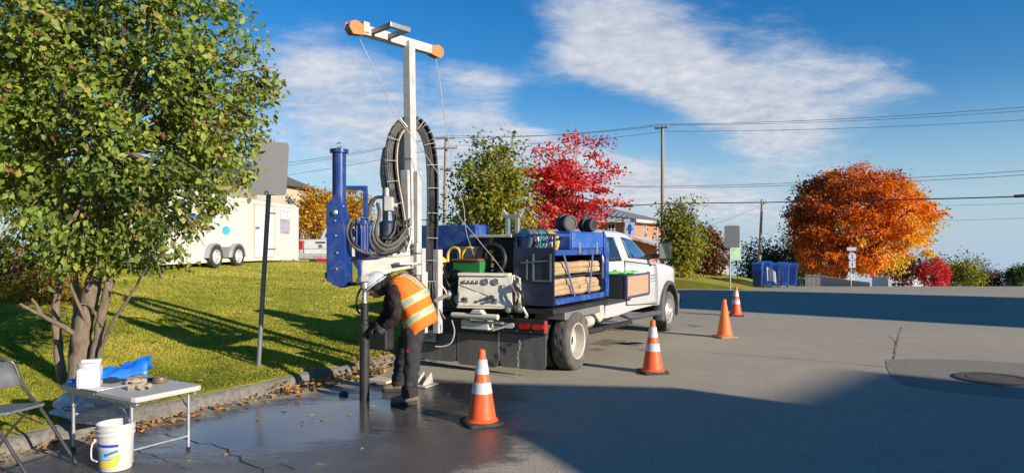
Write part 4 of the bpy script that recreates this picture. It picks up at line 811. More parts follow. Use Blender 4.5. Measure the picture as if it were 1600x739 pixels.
for i in range(g):
    for j in range(g): b.v.append((i / g * .55 - .2, -.10 + .12 * math.sin(i * 1.3) - .02 * j, -(j / g) * .75 - (i / g) * .25 + .05 * math.sin(i + j)))
b.f = [(i * g + j, i * g + j + 1, (i + 1) * g + j + 1, (i + 1) * g + j) for i in range(g - 1) for j in range(g - 1)]
o = b.build('paper_sheet', M_signwhite, loc=c + V(0, -.35, 0)); so = o.modifiers.new('s', 'SOLIDIFY'); so.thickness = .01; tag(o, 'crumpled white paper hanging out of the blue bins', 'paper')

# ------------------------------------------------------------------ houses beside the viewer, outside the frame: they throw the long shadows on the road
M_stucco = mat('stucco', (.5, .47, .42), .85, 0, .08, 3)
def shade_house(label, prof, u0, u1):
    """gable profile across the light (w, height), depth u0..u1 along the light"""
    o = SUN_H * u0; t = thing('neighbour_house', label, 'house', o); n = len(prof)
    MB().prism([SUN_P * w + V(0, 0, h) for w, h in prof], SUN_H * (u1 - u0)).build('wall', M_stucco, t)
    ri = [i for i in range(1, n - 2)]
    b = MB()
    for i in ri:
        a, c = prof[i], prof[i + 1]; b.prism([SUN_P * a[0] + V(0, 0, a[1] + .002), SUN_P * c[0] + V(0, 0, c[1] + .002), SUN_P * c[0] + V(0, 0, c[1] + .12), SUN_P * a[0] + V(0, 0, a[1] + .12)], SUN_H * (u1 - u0 + .0))
    b.build('roof', M_shingle, t); return t
TEL = math.tan(SUN_EL)
def wu(u, v):       # picture spot of a shadow edge -> (across, along) the light
    d = EYE * F_PX / (v - CY); g = V((u - CX) / F_PX * d, d, 0); return g.dot(SUN_P), g.dot(SUN_H)
def prof_of(spots, U, w_lo=None, w_hi=None):
    q = sorted((w, (U - u) * TEL) for (w, u) in spots); lo = q[0][0] if w_lo is None else w_lo; hi = q[-1][0] if w_hi is None else w_hi
    return [(lo, -1)] + ([(lo, q[0][1])] if lo < q[0][0] else []) + q + ([(hi, q[-1][1])] if hi > q[-1][0] else []) + [(hi, -1)]
(wa, ua), (wb, ub), (wc, uc) = wu(905, 722), wu(695, 601), wu(1100, 611); U1 = 10.0      # left slope, ridge, right eave of the near gable
H1 = lambda u: (U1 - u) * TEL
sl1 = (H1(ub) - H1(ua)) / (wb - wa); w0 = wb - 4.2
shade_house('pale stucco gable house beside the viewer, shading the foreground road', [(w0, -1), (w0, H1(ub) - 4.2 * sl1), (wb, H1(ub)), (wc, H1(uc)), (wc + .03, -1)], U1, U1 + 9)
(wa, ua), (wb, ub) = wu(1235, 629), wu(1385, 583); U2 = 32.0
shade_house('taller flat roofed stucco house farther off beside the viewer', [(wa - 1.5, -1), (wa - 1.5, (U2 - ua) * TEL), (wb, (U2 - ub) * TEL), (wb + .05, -1)], U2, U2 + 8)
wa, ua = wu(1065, 481); U3 = 12.0; h3 = (U3 + 14) * TEL
shade_house('long stucco house across the road outside the frame, shading the junction', [(wa, -1), (wa, h3 - .6), (wa + 3, h3), (wa + 9, h3), (wa + 12.2, h3 - .8), (wa + 12.25, -1)], U3, U3 + 9)

# ------------------------------------------------------------------ drill truck (local x right, y forward, z up; origin under the rear axle)
TO, TH = V(-0.044, 10.174, 0), R(-28.5)
T_r, T_f = V(math.cos(TH), math.sin(TH), 0), V(-math.sin(TH), math.cos(TH), 0)
def TW(x, y, z): return TO + T_r * x + T_f * y + V(0, 0, z)
trk = thing('drill_truck', 'white cab work truck with blue storage body and drilling gear at its rear', 'truck', TO, TH)
def text(body, m_, parent, loc, rot, size, name='lettering', ext=.001):
    cu = bpy.data.curves.new(name, 'FONT'); cu.body = body; cu.size = size; cu.extrude = ext; cu.align_x = 'CENTER'; cu.align_y = 'CENTER'; o = bpy.data.objects.new(name, cu); COL.objects.link(o); cu.materials.append(m_); bpy.context.view_layer.update(); me = bpy.data.meshes.new_from_object(o.evaluated_get(bpy.context.evaluated_depsgraph_get())); bpy.data.objects.remove(o)
    o = bpy.data.objects.new(name, me); COL.objects.link(o); o.parent = parent; o.location = loc; o.rotation_euler = rot; return o
# chassis
b = MB()
for s in (-.42, .42): b.box(s - .04, s + .04, -.76, 5.7, .60, .80)
for y in (-.6, .5, 1.4, 2.6, 3.8): b.box(-.38, .38, y - .04, y + .04, .62, .74)
b.build('chassis', M_black, trk, bevel=.006)
b = MB(); b.cyl(V(-.6, 0, .41), V(.6, 0, .41), .075, n=14); b.lathe([(.02, -.2), (.15, -.14), (.19, 0), (.15, .14), (.05, .22)], V(0, 0, .41), (0, 1, 0), 16); b.build('rear_axle', M_black, trk, smooth=40)
MB().cyl(V(0, .2, .42), V(0, 3.4, .6), .05).build('driveshaft', M_grey, trk); MB().cyl(V(-.85, 5, .41), V(.8, 5, .41), .06).build('front_axle', M_black, trk)
M_rimcream = mat('rim_cream', (.48, .45, .38), .45, 0, .06, 8, dirt=(.3, .25, .18), dirt_amt=.5, dirt_scale=6); M_rimsteel = mat('rim_steel', (.52, .51, .49), .4, .5, .1, 10, dirt=(.25, .22, .18), dirt_amt=.5)
for s in (-1, 1):
    wheel(trk, V(s * .985, 0, .402), s, .405, .25, .245, 'dish', M_rubber_dusty if s > 0 else M_rubber, M_rimcream); wheel(trk, V(s * .69, 0, .402), -s, .405, .25, .245, 'dish', M_rubber, M_rimcream)
    wheel(trk, V(s * .875, 5.0, .402), s, .405, .25, .245, 'flat', M_rubber_dusty if s > 0 else M_rubber, M_rimsteel)
# rear bumper, lamps, flaps, plate
bp_ = MB().box(-1.06, 1.0, -.88, -.78, .585, .765).build('rear_bumper', M_black, trk, bevel=.008)
for i in range(9): MB().cyl(V(-.8 + i * .2, -.884, .61), V(-.8 + i * .2, -.878, .61), .012, n=8).build('bolt_head', M_grey, bp_)
def lamp(x, w, m_, lab=None):
    pts = [V(x + (w - .035) * c_ + .035 * math.cos(a), -.882, .675 + .035 * math.sin(a)) for c_, a0 in ((1, -90), (-1, 90)) for a in [R(a0 + k * 22.5) for k in range(9)]]
    o = MB().prism(pts, (0, -.018, 0)).build('lamp', m_, bp_); 
    if lab: o['label'] = lab
lamp(.48, .085, M_clear, 'clear reversing lamp'); lamp(.72, .085, M_red); lamp(.91, .085, M_red); lamp(-.72, .085, M_clear); lamp(-.93, .085, M_red)
MB().box(.985, 1.003, -.875, -.785, .60, .75).build('side_marker', M_red, bp_)
for i, (x0, x1, z0, z1) in enumerate(((-1.05, -.41, .105, .5), (-.39, .27, .08, .53), (.30, .985, .10, .56))):
    q = .07; pts = [V(x0, 0, z1), V(x1, 0, z1)] + [V(x1 - q + q * math.cos(a), 0, z0 + q + q * math.sin(a)) for a in np.linspace(0, -math.pi / 2, 5)] + [V(x0 + q + q * math.cos(a), 0, z0 + q + q * math.sin(a)) for a in np.linspace(-math.pi / 2, -math.pi, 5)]
    fl = MB(); fl.prism([p + V(0, -.80, 0) for p in pts], (0, .014, 0)); fl.build('mud_flap', M_flap, trk)
    MB().box(x0, x1, -.82, -.80, z1 - .0, .59).build('flap_hanger', M_black, trk)
MB().box(.272, .292, -.80, -.785, .18, .58).build('flap_strip', M_alu, trk)
lp = MB().box(-1.0, -.70, -.872, -.862, .37, .53).build('licence_plate', mat('plate', (.30, .34, .38), .4, .1, .1), trk, bevel=.004); MB().box(-1.02, -.68, -.862, -.852, .35, .59).build('plate_bracket', M_black, trk)
text('E12501', mat('plate_ink', (.02, .03, .07), .5), lp, (-.85, -.8735, .445), (math.pi / 2, 0, 0), .085)
# chain hanging from the bumper to the road
b = MB()
for i in range(13):
    z = .46 - i * .036; c = V(.62 + .01 * math.sin(i), -.84 - .012 * i * .6, max(z, .02)); pts = [c + (V(.013 * math.cos(a), 0, .024 * math.sin(a)) if i % 2 else V(0, .013 * math.cos(a), .024 * math.sin(a))) for a in np.linspace(0, 6.283, 9)[:-1]]; b.tube(pts, .005, 5, closed=True)
b.build('chain', M_grey, trk)
# deck and right-hand storage body
MB().box(-1.08, 1.08, -.77, 1.25, .83, .90).build('deck', M_black, trk, bevel=.006)
MB().box(.60, 1.06, -.35, .95, .72, .83).build('frame_skirt', M_grey, trk, bevel=.01)
st = sub('storage_body', trk)
MB().box(.50, 1.098, -.79, -.765, .94, 1.70).build('rear_panel', M_navy, st, bevel=.004)
MB().box(.50, .53, -.763, .96, .94, 1.90).build('inner_wall', M_navy, st); MB().box(.532, 1.09, .93, .955, 1.0, 1.62).build('end_wall', M_navy, st)
MB().box(.532, 1.115, -.763, 1.0, .955, 1.03).build('bottom_rail', M_bluebright, st, bevel=.006); MB().box(.532, 1.095, -.763, .93, 1.305, 1.325).build('shelf', M_navy, st)
MB().box(.532, 1.11, -.763, .98, 1.60, 1.675).build('top_rail', M_bluebright, st, bevel=.006)
b = MB(); b.prism([V(.56, -.28, 1.677), V(1.105, -.28, 1.677), V(1.105, -.28, 1.93), V(.56, -.28, 1.93)], (0, 1.22, 0)); b.build('top_locker', M_bluebright, st, bevel=.012)
b = MB(); b.box(1.107, 1.122, -.26, .92, 1.70, 1.91); b.build('locker_door', mat('locker_blue', (.02, .095, .38), .35, 0, .1, 5, dirt=(.25, .33, .45), dirt_amt=.5, dirt_scale=3), st, bevel=.006)
for y in (-.02, .62): MB().box(1.122, 1.14, y - .02, y + .02, 1.62, 1.78).build('latch', M_alu, st)
b = MB(); b.prism([V(1.10, 1.0, .96), V(1.10, 1.13, .96), V(1.10, 1.13, 1.78), V(1.10, .93, 1.95), V(1.10, .93, 1.6), V(1.10, 1.0, 1.55)], (.035, 0, 0)); b.build('corner_post', M_bluebright, st, bevel=.005)
b = MB()
for i in range(10): b.cyl(V(1.136, 1.065, 1.02 + i * .075), V(1.139, 1.065, 1.02 + i * .075), .012, n=8)
b.build('post_holes', M_navy, st)
for (y0, z0, y1, z1) in ((-.52, 1.60, -.16, 1.03), (.50, 1.60, .36, 1.05)): MB().beam(V(1.118, y0, z0), V(1.118, y1, z1), .012, .035).build('strap', mat('strap_blue', (.10, .13, .26), .6), st)
b = MB(); b.cyl(V(.62, -.80, 1.50), V(1.02, -.80, 1.53), .012, n=8); b.box(.7, .715, -.81, -.79, 1.28, 1.55); b.box(.79, .81, -.81, -.79, 1.26, 1.62); b.box(.80, 1.06, -.81, -.79, 1.26, 1.28); b.box(1.04, 1.06, -.81, -.79, 1.28, 1.62); b.build('latch_bar', mat('pale_green', (.12, .17, .14), .5, .3), st)
# wooden poles on the shelf, each its own thing
lg_lab = ['topmost peeled wooden pole on the truck shelf', 'second peeled wooden pole from the top on the truck shelf', 'cracked pole end lying just under the shelf board', 'thick pale pole at the middle of the lower stack', 'pole beside the thick pale one in the lower stack', 'darker bark streaked pole in the lower stack', 'short pole near the front of the lower stack', 'bottom pole at the outer edge of the storage body', 'bottom pole behind the outermost one', 'pole at the back of the upper shelf', 'thin pole wedged between the two upper ones', 'crooked pole at the front half of the lower stack', 'pole on top of the lower stack near the front']
lgs = [(1.02, -.74, .9, 1.46, .052), (1.03, -.73, .9, 1.378, .048), (.97, -.70, .5, 1.265, .03), (1.01, -.74, .45, 1.245, .058), (1.03, -.72, .42, 1.165, .05), (1.04, -.74, .55, 1.10, .045), (1.02, .5, .92, 1.19, .05), (1.04, .05, .9, 1.095, .045), (.93, -.74, .9, 1.10, .05), (.9, -.74, .9, 1.39, .055), (1.045, -.70, .35, 1.40, .03), (1.05, .1, .88, 1.155, .042), (1.0, -.35, .9, 1.215, .05)]
for i, ((x, y0, y1, z, r_), lab) in enumerate(zip(lgs, lg_lab)):
    b = MB(); n = 9; yw = random.gauss(0, .012); pts = [V(random.gauss(0, .006) + yw * (k / (n - 1) - .5), (y1 - y0 - random.random() * .06 * (k == n - 1)) * k / (n - 1), random.gauss(0, .006)) for k in range(n)]; b.tube(pts, [r_ * random.uniform(.86, 1.1) for _ in range(n)], 12); o = b.build('wooden_pole', M_wood, loc=TW(x, y0, z), smooth=50); o.rotation_euler = (0, 0, TH); tag(o, lab, 'pole', 'peeled poles on the truck shelf')
# lattice basket and hose reel on top of the body
bk = sub('basket', trk); b = MB()
for i in range(9):
    x = .54 + i * .06; b.beam(V(x, -.745, 1.68), V(min(x + .18, 1.05), -.745, 1.86), .006, .012, V(0, 1, 0)); b.beam(V(x, -.749, 1.86), V(min(x + .18, 1.05), -.749, 1.68), .006, .012, V(0, 1, 0))
b.build('lattice', M_bluebright, bk)
b = MB(); b.beam(V(.5, -.747, 1.87), V(1.09, -.747, 1.87), .03, .03); b.beam(V(.5, -.747, 1.69), V(1.09, -.747, 1.69), .03, .03); b.beam(V(1.08, -.745, 1.70), V(1.08, -.745, 1.86), .03, .03); b.beam(V(1.09, -.73, 1.87), V(1.09, -.3, 1.87), .03, .03); b.build('frame', M_bluebright, bk)
rl = sub('hose_reel', trk, (.62, -.55, 1.86))
MB().lathe([(.001, 0), (.155, 0), (.165, .01), (.165, .03), (.15, .04), (.001, .04)], (0, -.12, -.06), (-.35, -.9, .1), 26).build('flange', M_grey, rl, smooth=35)
axr = V(.35, .9, -.05).normalized()
for k in range(9):
    c = V(0, -.10, -.06) + axr * (.03 + k * .052); u = axr.orthogonal().normalized(); w_ = axr.cross(u); m_ = [M_hosegrey, M_alu, M_hosegrey, mat('teal_rope', (.03, .3, .26), .6), M_alu, M_hosegrey, M_yellow, M_yellow, M_yellow][k]; rr_ = .135 + .008 * (k % 3)
    MB().tube([c + (u * math.cos(a) + w_ * math.sin(a)) * rr_ for a in np.linspace(0, 6.283, 25)[:-1]], .026, 7, closed=True).build('hose_coil', m_, rl, smooth=60)
MB().cyl(V(0, -.12, -.06), V(0, -.12, -.06) + axr * .52, .12, n=18).build('drum', M_grey, rl)
MB().beam(V(.90, -.76, 1.9), V(.86, -.77, 1.45), .006, .02).build('teal_strap', mat('teal_rope', (.03, .3, .26), .6), trk)
# black filter drums on the locker
def drum(label, x, y, z, r_, L_, ang):
    o = TW(x, y, z); t = thing('black_drum', label, 'drum', o, TH + ang, 'black ribbed drums on the locker'); pr = [(r_ * .25, 0), (r_ * .3, .012), (r_ * .78, .012), (r_ * .82, .025), (r_ * .98, .03), (r_, .05)]
    for k in range(4): u = .05 + (L_ - .1) * (k + .5) / 4; pr += [(r_, u - .02), (r_ * .955, u - .012), (r_ * .955, u + .012), (r_, u + .02)]
    pr += [(r_, L_ - .04), (r_ * .9, L_)]
    MB().lathe(pr, (-.5 * L_, 0, r_), (1, 0, 0), 28).build('shell', M_black, t, smooth=40); MB().tube([V(.5 * L_ + .005, math.cos(a) * r_ * .72, r_ + math.sin(a) * r_ * .72) for a in np.linspace(0, 6.283, 25)[:-1]], .010, 6, closed=True).build('lid_ring', M_plastic, t); MB().tube([V(0, math.cos(a) * r_ * 1.015, r_ + math.sin(a) * r_ * 1.015) for a in np.linspace(0, 6.283, 25)[:-1]], .012, 6, closed=True).build('band', M_plastic, t)
drum('larger black ribbed drum on the blue locker behind the cab', .78, .30, 1.93, .125, .26, R(-35)); drum('smaller black drum next to the cab roof on the locker', 1.0, .58, 1.93, .10, .24, R(-20))
# cream tray and aluminium stand
b = MB(); b.box(-.20, .46, -.78, -.1, 1.84, 1.88); b.build('tray', M_cream, trk, bevel=.008); MB().box(.02, .48, -.5, -.1, .9, 1.84).build('engine_cover', M_navy, trk, bevel=.02)
b = MB(); b.box(.12, .18, -.33, -.27, 1.88, 2.16); b.box(.27, .33, -.33, -.27, 1.88, 2.16); b.box(.10, .36, -.335, -.265, 2.13, 2.17); b.build('aluminium_stand', M_alu, trk, bevel=.005)
for x in (-1, 1): MB().beam(V(.225 + x * .105, -.3, 2.16), V(.22 + x * .16, -.3, 2.23), .04, .05).build('stand_hook', M_cream, trk)
# coiled suction hose
for k in range(3):
    c = V(.17, -.82 + k * .05, 1.54); rr_ = .215 - .012 * k; MB().tube([c + V(math.cos(a) * rr_, .02 * math.sin(2 * a), math.sin(a) * rr_) for a in np.linspace(0, 6.283, 33)[:-1]], .026, 8, closed=True).build('hose_coil', M_hose, trk, smooth=60)
b = MB()
for i in range(4): b.box(.02, .3, -.66, -.64, 1.4 + i * .09, 1.43 + i * .09)
b.build('grille', M_black, trk)
# green pump with rusty lid and yellow hoops
MB().box(-.38, .06, -.92, -.62, 1.29, 1.52).build('pump_box', M_green, trk, bevel=.012); MB().box(-.40, .04, -.94, -.60, 1.523, 1.55).build('pump_lid', M_rust, trk, bevel=.006)
MB().tube([V(-.33 + .14 * math.cos(a), -.925, 1.27 + .12 * math.sin(a)) for a in np.linspace(.3, 2.8, 10)], .02, 7).build('pipe', M_hose, trk, smooth=60)
for x in (-.52, -.27): MB().tube(catmull([V(x - .02, -.8, 1.50), V(x - .02, -.8, 1.62), V(x + .03, -.8, 1.69), V(x + .11, -.8, 1.70), V(x + .17, -.8, 1.66), V(x + .19, -.8, 1.55)], 5), .020, 9).build('yellow_hoop', M_yellow, trk, smooth=60)
MB().box(-.50, .0, -.62, -.60, 1.55, 1.72).build('pale_panel', mat('pale_grey', (.5, .5, .46), .6), trk); MB().lathe([(.06, 0), (.075, .03), (.05, .08), (.085, .12), (.085, .2), (.04, .24)], V(-.62, -.86, 1.33), (0, 0, 1), 14).build('yellow_valve', M_yellow, trk, smooth=40)
# blue tank on the left of the deck
MB().box(-1.19, -.23, -.56, -.16, 1.55, 2.03).build('blue_tank', M_bluebright, trk, bevel=.015); MB().box(-1.1, -.3, -.5, -.2, .9, 1.55).build('tank_stand', M_black, trk)
# dark engine and pump block between drill and control panel
b = MB(); b.box(-.95, .5, -.78, -.2, .9, 1.25); b.box(-.55, -.15, -.95, -.6, .92, 1.16); b.build('power_unit', M_black, trk, bevel=.02)
b = MB()
for i in range(3): b.lathe([(.05, 0), (.07, .02), (.07, .14), (.04, .17)], V(-.5 + i * .16, -.96, 1.0 + .05 * (i % 2)), (0, -1, .1), 12)
b.build('pump_ports', M_grey, trk, smooth=40)
hs = [[(-.75, -1.0, 1.3), (-.6, -1.1, 1.15), (-.4, -1.05, 1.12), (-.2, -.95, 1.05)], [(-.7, -1.05, 1.24), (-.5, -1.15, 1.05), (-.3, -1.0, .95), (-.1, -.9, .95)], [(-.62, -1.0, 1.38), (-.48, -1.05, 1.22), (-.32, -1.08, 1.2), (-.22, -.98, 1.28)], [(-.85, -1.1, 1.0), (-.6, -1.16, .85), (-.35, -1.05, .86), (-.1, -.95, .9)], [(-.6, -.95, 1.45), (-.5, -1.05, 1.3), (-.36, -1.1, 1.08), (-.3, -1.0, .9)], [(.62, -1.0, 1.28), (.70, -1.05, 1.1), (.66, -1.0, .95)], [(.64, -1.0, 1.22), (.76, -1.02, 1.08), (.72, -.95, .9)], [(-.55, -.9, 1.42), (-.42, -1.0, 1.3), (-.3, -1.0, 1.22), (-.12, -.96, 1.2)], [(-.9, -1.0, 1.18), (-.7, -1.15, .98), (-.5, -1.1, .9), (-.3, -.98, .98)], [(-.46, -1.02, 1.34), (-.36, -1.1, 1.24), (-.3, -1.06, 1.12), (-.2, -1.0, 1.1)]]
for i, h in enumerate(hs): MB().tube(catmull([V(*p) for p in h], 6), [.016, .02, .014][i % 3], 8).build('hose', M_hose if i % 4 else M_hosegrey, trk, smooth=60)
M_panel = mat('panel_cream', (.64, .60, .49), .5, 0, .07, 6, dirt=(.25, .19, .11), dirt_amt=.5, dirt_scale=5)
# control panel
cp = sub('control_panel', trk); b = MB(); b.prism([V(-.19, -1.08, .90), V(-.19, -.84, .90), V(-.19, -.84, 1.34), V(-.19, -.99, 1.34), V(-.19, -1.03, 1.13)], (.76, 0, 0)); b.build('housing', M_panel, cp, bevel=.012)
b = MB(); b.prism([V(-.2, -1.03, 1.33), V(-.2, -.83, 1.33), V(-.2, -.83, 1.365), V(-.2, -1.0, 1.365)], (.72, 0, 0)); b.build('hood', M_panel, cp, bevel=.012)
b = MB(); b.prism([V(-.16, -1.080, .935), V(.48, -1.080, .935), V(.48, -1.038, 1.115), V(-.16, -1.038, 1.115)], (0, -.007, -.001)); b.build('face_plate', mat('panel_cream2', (.68, .63, .52), .5, 0, .06, 8, dirt=(.25, .2, .13), dirt_amt=.5), cp)
def fy(z): return -1.075 + (z - .93) * .2 if z < 1.13 else -1.03 + (z - 1.13) * .19
for x in (-.09, -.03, .03, .09): MB().lathe([(.024, 0), (.024, .02), (.016, .028)], V(x, fy(1.245) - .002, 1.245), (0, -1, .15), 12).build('knob', M_grey, cp, smooth=40)
for x in (.20, .34):
    g_ = MB().lathe([(.045, 0), (.045, .022), (.038, .026), (.038, .018), (.001, .018)], V(x, fy(1.25) - .002, 1.25), (0, -1, .15), 20).build('gauge', M_grey, cp, smooth=40); MB().beam(V(x - .012, fy(1.25) - .024, 1.24), V(x + .02, fy(1.25) - .024, 1.268), .004, .004).build('needle', M_black, g_)
for x, z, L_ in ((-.06, 1.01, .10), (.25, 1.02, .07), (.34, 1.0, .07), (.30, 1.04, .06)):
    lv = MB().box(x - .035, x + .035, fy(z) - .03, fy(z), z - .035, z + .035).build('valve', M_grey, cp, bevel=.006); MB().tube([V(x, fy(z) - .03, z), V(x + .01, fy(z) - .03 - L_, z + .03)], .009, 8).build('lever', M_black, lv); MB().lathe([(.004, -.018), (.018, -.006), (.018, .006), (.004, .018)], V(x + .01, fy(z) - .03 - L_, z + .03), (0, 1, 0), 10).build('lever_knob', M_black, lv, smooth=60)
MB().cyl(V(.46, -1.045, 1.20), V(.46, -1.055, 1.20), .012, n=8).build('rivet', M_black, cp)
b = MB(); b.lathe([(.02, 0), (.05, .02), (.05, .10), (.03, .13)], V(.60, -1.0, 1.20), (.5, -1, 0), 12); b.lathe([(.03, 0), (.06, .03), (.06, .14), (.02, .18)], V(.64, -.98, .93), (.3, -1, -.1), 12); b.lathe([(.03, 0), (.045, .03), (.045, .1), (.02, .14)], V(.52, -1.0, .90), (.1, -1, -.1), 12); b.box(.6, .66, -1.0, -.9, .95, 1.25); b.tube(catmull([V(.70, -1.08, .99), V(.74, -1.1, .9), V(.78, -1.08, .82), V(.75, -1.1, .80)], 4), .016, 8); b.build('valve_block', M_grey, cp, smooth=40)
b = MB(); b.tube([V(.60, -.98, 1.32), V(.66, -1.02, 1.3), V(.67, -1.04, 1.1), V(.66, -1.04, .98)], .018, 8); b.tube([V(.57, -.98, 1.28), V(.62, -1.04, 1.2), V(.62, -1.06, 1.0)], .014, 8); b.build('panel_pipe', M_cream, cp, smooth=60)
pv = V(.2, -1.0, 0); cp.rotation_euler = (0, 0, R(15)); cp.location = pv - Matrix.Rotation(R(15), 3, 'Z') @ pv
# roller bar and box under the panel
MB().cyl(V(-.27, -1.10, .80), V(.44, -1.10, .80), .036, n=18).build('roller', M_panel, trk, smooth=40); MB().prism([V(.02, -1.14, .83), V(.24, -1.14, .83), V(.19, -1.14, .885), V(.07, -1.14, .885)], (0, .10, 0)).build('roller_saddle', M_panel, trk, bevel=.01)
MB().box(-.16, .27, -1.06, -.92, .615, .735).build('step_box', mat('off_white_box', (.66, .63, .55), .5, 0, .04, 6, dirt=(.4, .34, .26), dirt_amt=.3, dirt_scale=6), trk, bevel=.012)
b = MB(); b.box(-.06, -.02, -1.09, -1.05, .73, .79); b.box(.2, .24, -1.09, -1.05, .73, .79); b.build('roller_hanger', M_grey, trk)
b = MB(); b.box(.0, .46, -1.06, -.98, .70, .73); b.prism([V(.0, -1.0, .60), V(.3, -1.0, .60), V(.42, -.9, .64), V(.05, -.9, .64)], (0, 0, .02)); b.build('tow_bracket', M_grey, trk)
# cab: side contour swept along the length
def cab():
    c = sub('cab', trk)
    def arch(y):
        z = .60 if 2.3 < y < 4.3 else .58
        if abs(y - 5.0) < .56: z = max(z, .40 + math.sqrt(.56 ** 2 - (y - 5.0) ** 2))
        return z
    top = [(1.42, 1.90), (1.50, 1.955), (1.7, 1.985), (2.1, 2.0), (2.7, 1.995), (2.95, 1.97), (3.1, 1.93), (3.35, 1.80), (3.65, 1.625), (3.95, 1.455), (4.0, 1.435), (4.3, 1.425), (4.8, 1.39), (5.3, 1.33), (5.6, 1.27), (5.75, 1.2), (5.8, 1.05)]
    def topz(y):
        for (a, za), (d, zd) in zip(top, top[1:]):
            if a <= y <= d: return za + (zd - za) * (y - a) / (d - a)
        return top[-1][1]
    def belt(y): return 1.46 - .02 * max(0, y - 3.0) - .05 * max(0, y - 4.3)
    ysl = sorted(set([t_[0] for t_ in top] + [4.42, 4.445, 4.5, 4.6, 4.7, 4.9, 5.0, 5.1, 5.2, 5.4, 5.5, 5.555, 5.58]))
    def side_x(y, z):
        zr_, zb_ = topz(y), belt(y); wq = .97 if y < 5.3 else .97 - .12 * ((y - 5.3) / .5) ** 2
        if z <= zb_: return wq - .03 * max(0, (.95 - z)) - .03 * max(0, (z - 1.2) / .25)
        return (wq - .03) - (z - zb_) / .5 * .17
    rows = []
    for y in ysl:
        z0, zb_, zr_ = arch(y), belt(y), topz(y); cab_z = zr_ > zb_ + .12; row = []
        zt = zr_ - .10 if cab_z else zr_ - .05
        zb2 = min(zb_, zt - .02)
        for z in (z0, z0 + (zb2 - z0) * .3, z0 + (zb2 - z0) * .62, z0 + (zb2 - z0) * .86, zb2, zb2 + (zt - zb2) * .5, zt): row.append((side_x(y, z), z))
        xe = row[-1][0]; row += [(xe - .035, zr_ - .035 if cab_z else zr_ - .02), (xe - .12, zr_ - .005), (xe * .5, zr_ + (.02 if cab_z else .03)), (0, zr_ + (.025 if cab_z else .045))]; rows.append(row)
    b = MB(); n = len(rows[0]); full = 2 * n - 1
    for y, row in zip(ysl, rows):
        for (x, z) in row: b.v.append((x, y, z))
        for (x, z) in reversed(row[:-1]): b.v.append((-x, y, z))
    for i in range(len(ysl) - 1):
        for k in range(full - 1): b.f.append((i * full + k, i * full + k + 1, (i + 1) * full + k + 1, (i + 1) * full + k))
    b.f.append(tuple(range(full - 1, -1, -1))); L_ = (len(ysl) - 1) * full; b.f.append(tuple(L_ + k for k in range(full)))
    b.build('shell', M_truckwhite, c, smooth=32)
    def panel(poly, off, th, name, m_, parent, sgn=1, fine=8, bevel=0):
        pts = []
        for i, (y, z) in enumerate(poly):
            y2, z2 = poly[(i + 1) % len(poly)]
            for k in range(fine): u = k / fine; yy, zz = y + (y2 - y) * u, z + (z2 - z) * u; pts.append((yy, zz))
        # triangulate as strips between z levels is overkill: use bmesh grid fill by slicing in z
        zs = sorted(set(round(p[1], 4) for p in pts)); bb = MB()
        zl = np.linspace(min(zs), max(zs), 9); prev = None
        def span(z):
            xs_ = []
            for i in range(len(poly)):
                (y, za), (y2, zb_) = poly[i], poly[(i + 1) % len(poly)]
                if (za - z) * (zb_ - z) <= 0 and abs(za - zb_) > 1e-6: xs_.append(y + (y2 - y) * (z - za) / (zb_ - za))
            return min(xs_), max(xs_)
        rws = []
        for z in zl:
            a, d = span(min(max(z, zl[0] + 1e-4), zl[-1] - 1e-4)); rws.append([(sgn * (side_x(a + (d - a) * q, z) + off), a + (d - a) * q, z) for q in np.linspace(0, 1, 9)])
        for r_ in rws: bb.v += r_
        for i in range(8):
            for k in range(8): bb.f.append((i * 9 + k, i * 9 + k + 1, (i + 1) * 9 + k + 1, (i + 1) * 9 + k))
        o = bb.build(name, m_, parent, smooth=40); so = o.modifiers.new('solid', 'SOLIDIFY'); so.thickness = th; so.offset = 0; return o
    M_seal = mat('window_seal', (.02, .02, .02), .6)
    for s in (1, -1):
        panel([(2.398, .64), (4.245, .60), (4.185, 1.42), (4.01, 1.447), (2.378, 1.478), (2.336, 1.2)], .004, .004, 'door_gap', M_seal, c, s)
        dr = panel([(2.42, .66), (4.22, .62), (4.16, 1.40), (4.0, 1.425), (2.40, 1.455), (2.36, 1.2)], .012, .012, 'door', M_truckwhite, c, s)
        panel([(2.66, 1.475), (3.84, 1.465), (3.72, 1.535), (3.22, 1.80), (3.02, 1.875), (2.60, 1.885)], .006, .006, 'door_window', M_seal, c, s); panel([(2.69, 1.49), (3.74, 1.48), (3.66, 1.535), (3.20, 1.785), (3.0, 1.86), (2.63, 1.87)], .014, .006, 'window_glass', M_glass, c, s)
        panel([(1.62, 1.475), (2.26, 1.475), (2.22, 1.875), (1.62, 1.875)], .006, .006, 'quarter_window', M_seal, c, s); panel([(1.64, 1.49), (2.24, 1.49), (2.20, 1.86), (1.64, 1.86)], .013, .006, 'quarter_glass', M_glassdark, c, s)
        MB().box(*(sorted((s * 1.0, s * .965))), 2.56, 2.72, 1.25, 1.30).build('door_handle', M_black, dr, bevel=.008)
        fl = MB(); k_ = 14; ro, ri_ = .63, .545
        prs = [(ri_, .02), (ri_, .085), (ri_ + .03, .105), (ro - .02, .085), (ro, .03), (ro, -.02)]
        for i in range(k_ + 1):
            an = R(-14) + (math.pi + R(28)) * i / k_
            for (q, dx) in prs: fl.v.append((s * (.93 + dx), 5.0 + q * math.cos(an) * 1.02, .42 + q * math.sin(an) * .98))
        m_ = len(prs); fl.f = [(i * m_ + j, i * m_ + (j + 1) % m_, (i + 1) * m_ + (j + 1) % m_, (i + 1) * m_ + j) for i in range(k_) for j in range(m_)] + [tuple(range(m_ - 1, -1, -1)), tuple(k_ * m_ + j for j in range(m_))]
        fl.build('fender_flare', M_plastic, c, smooth=40)
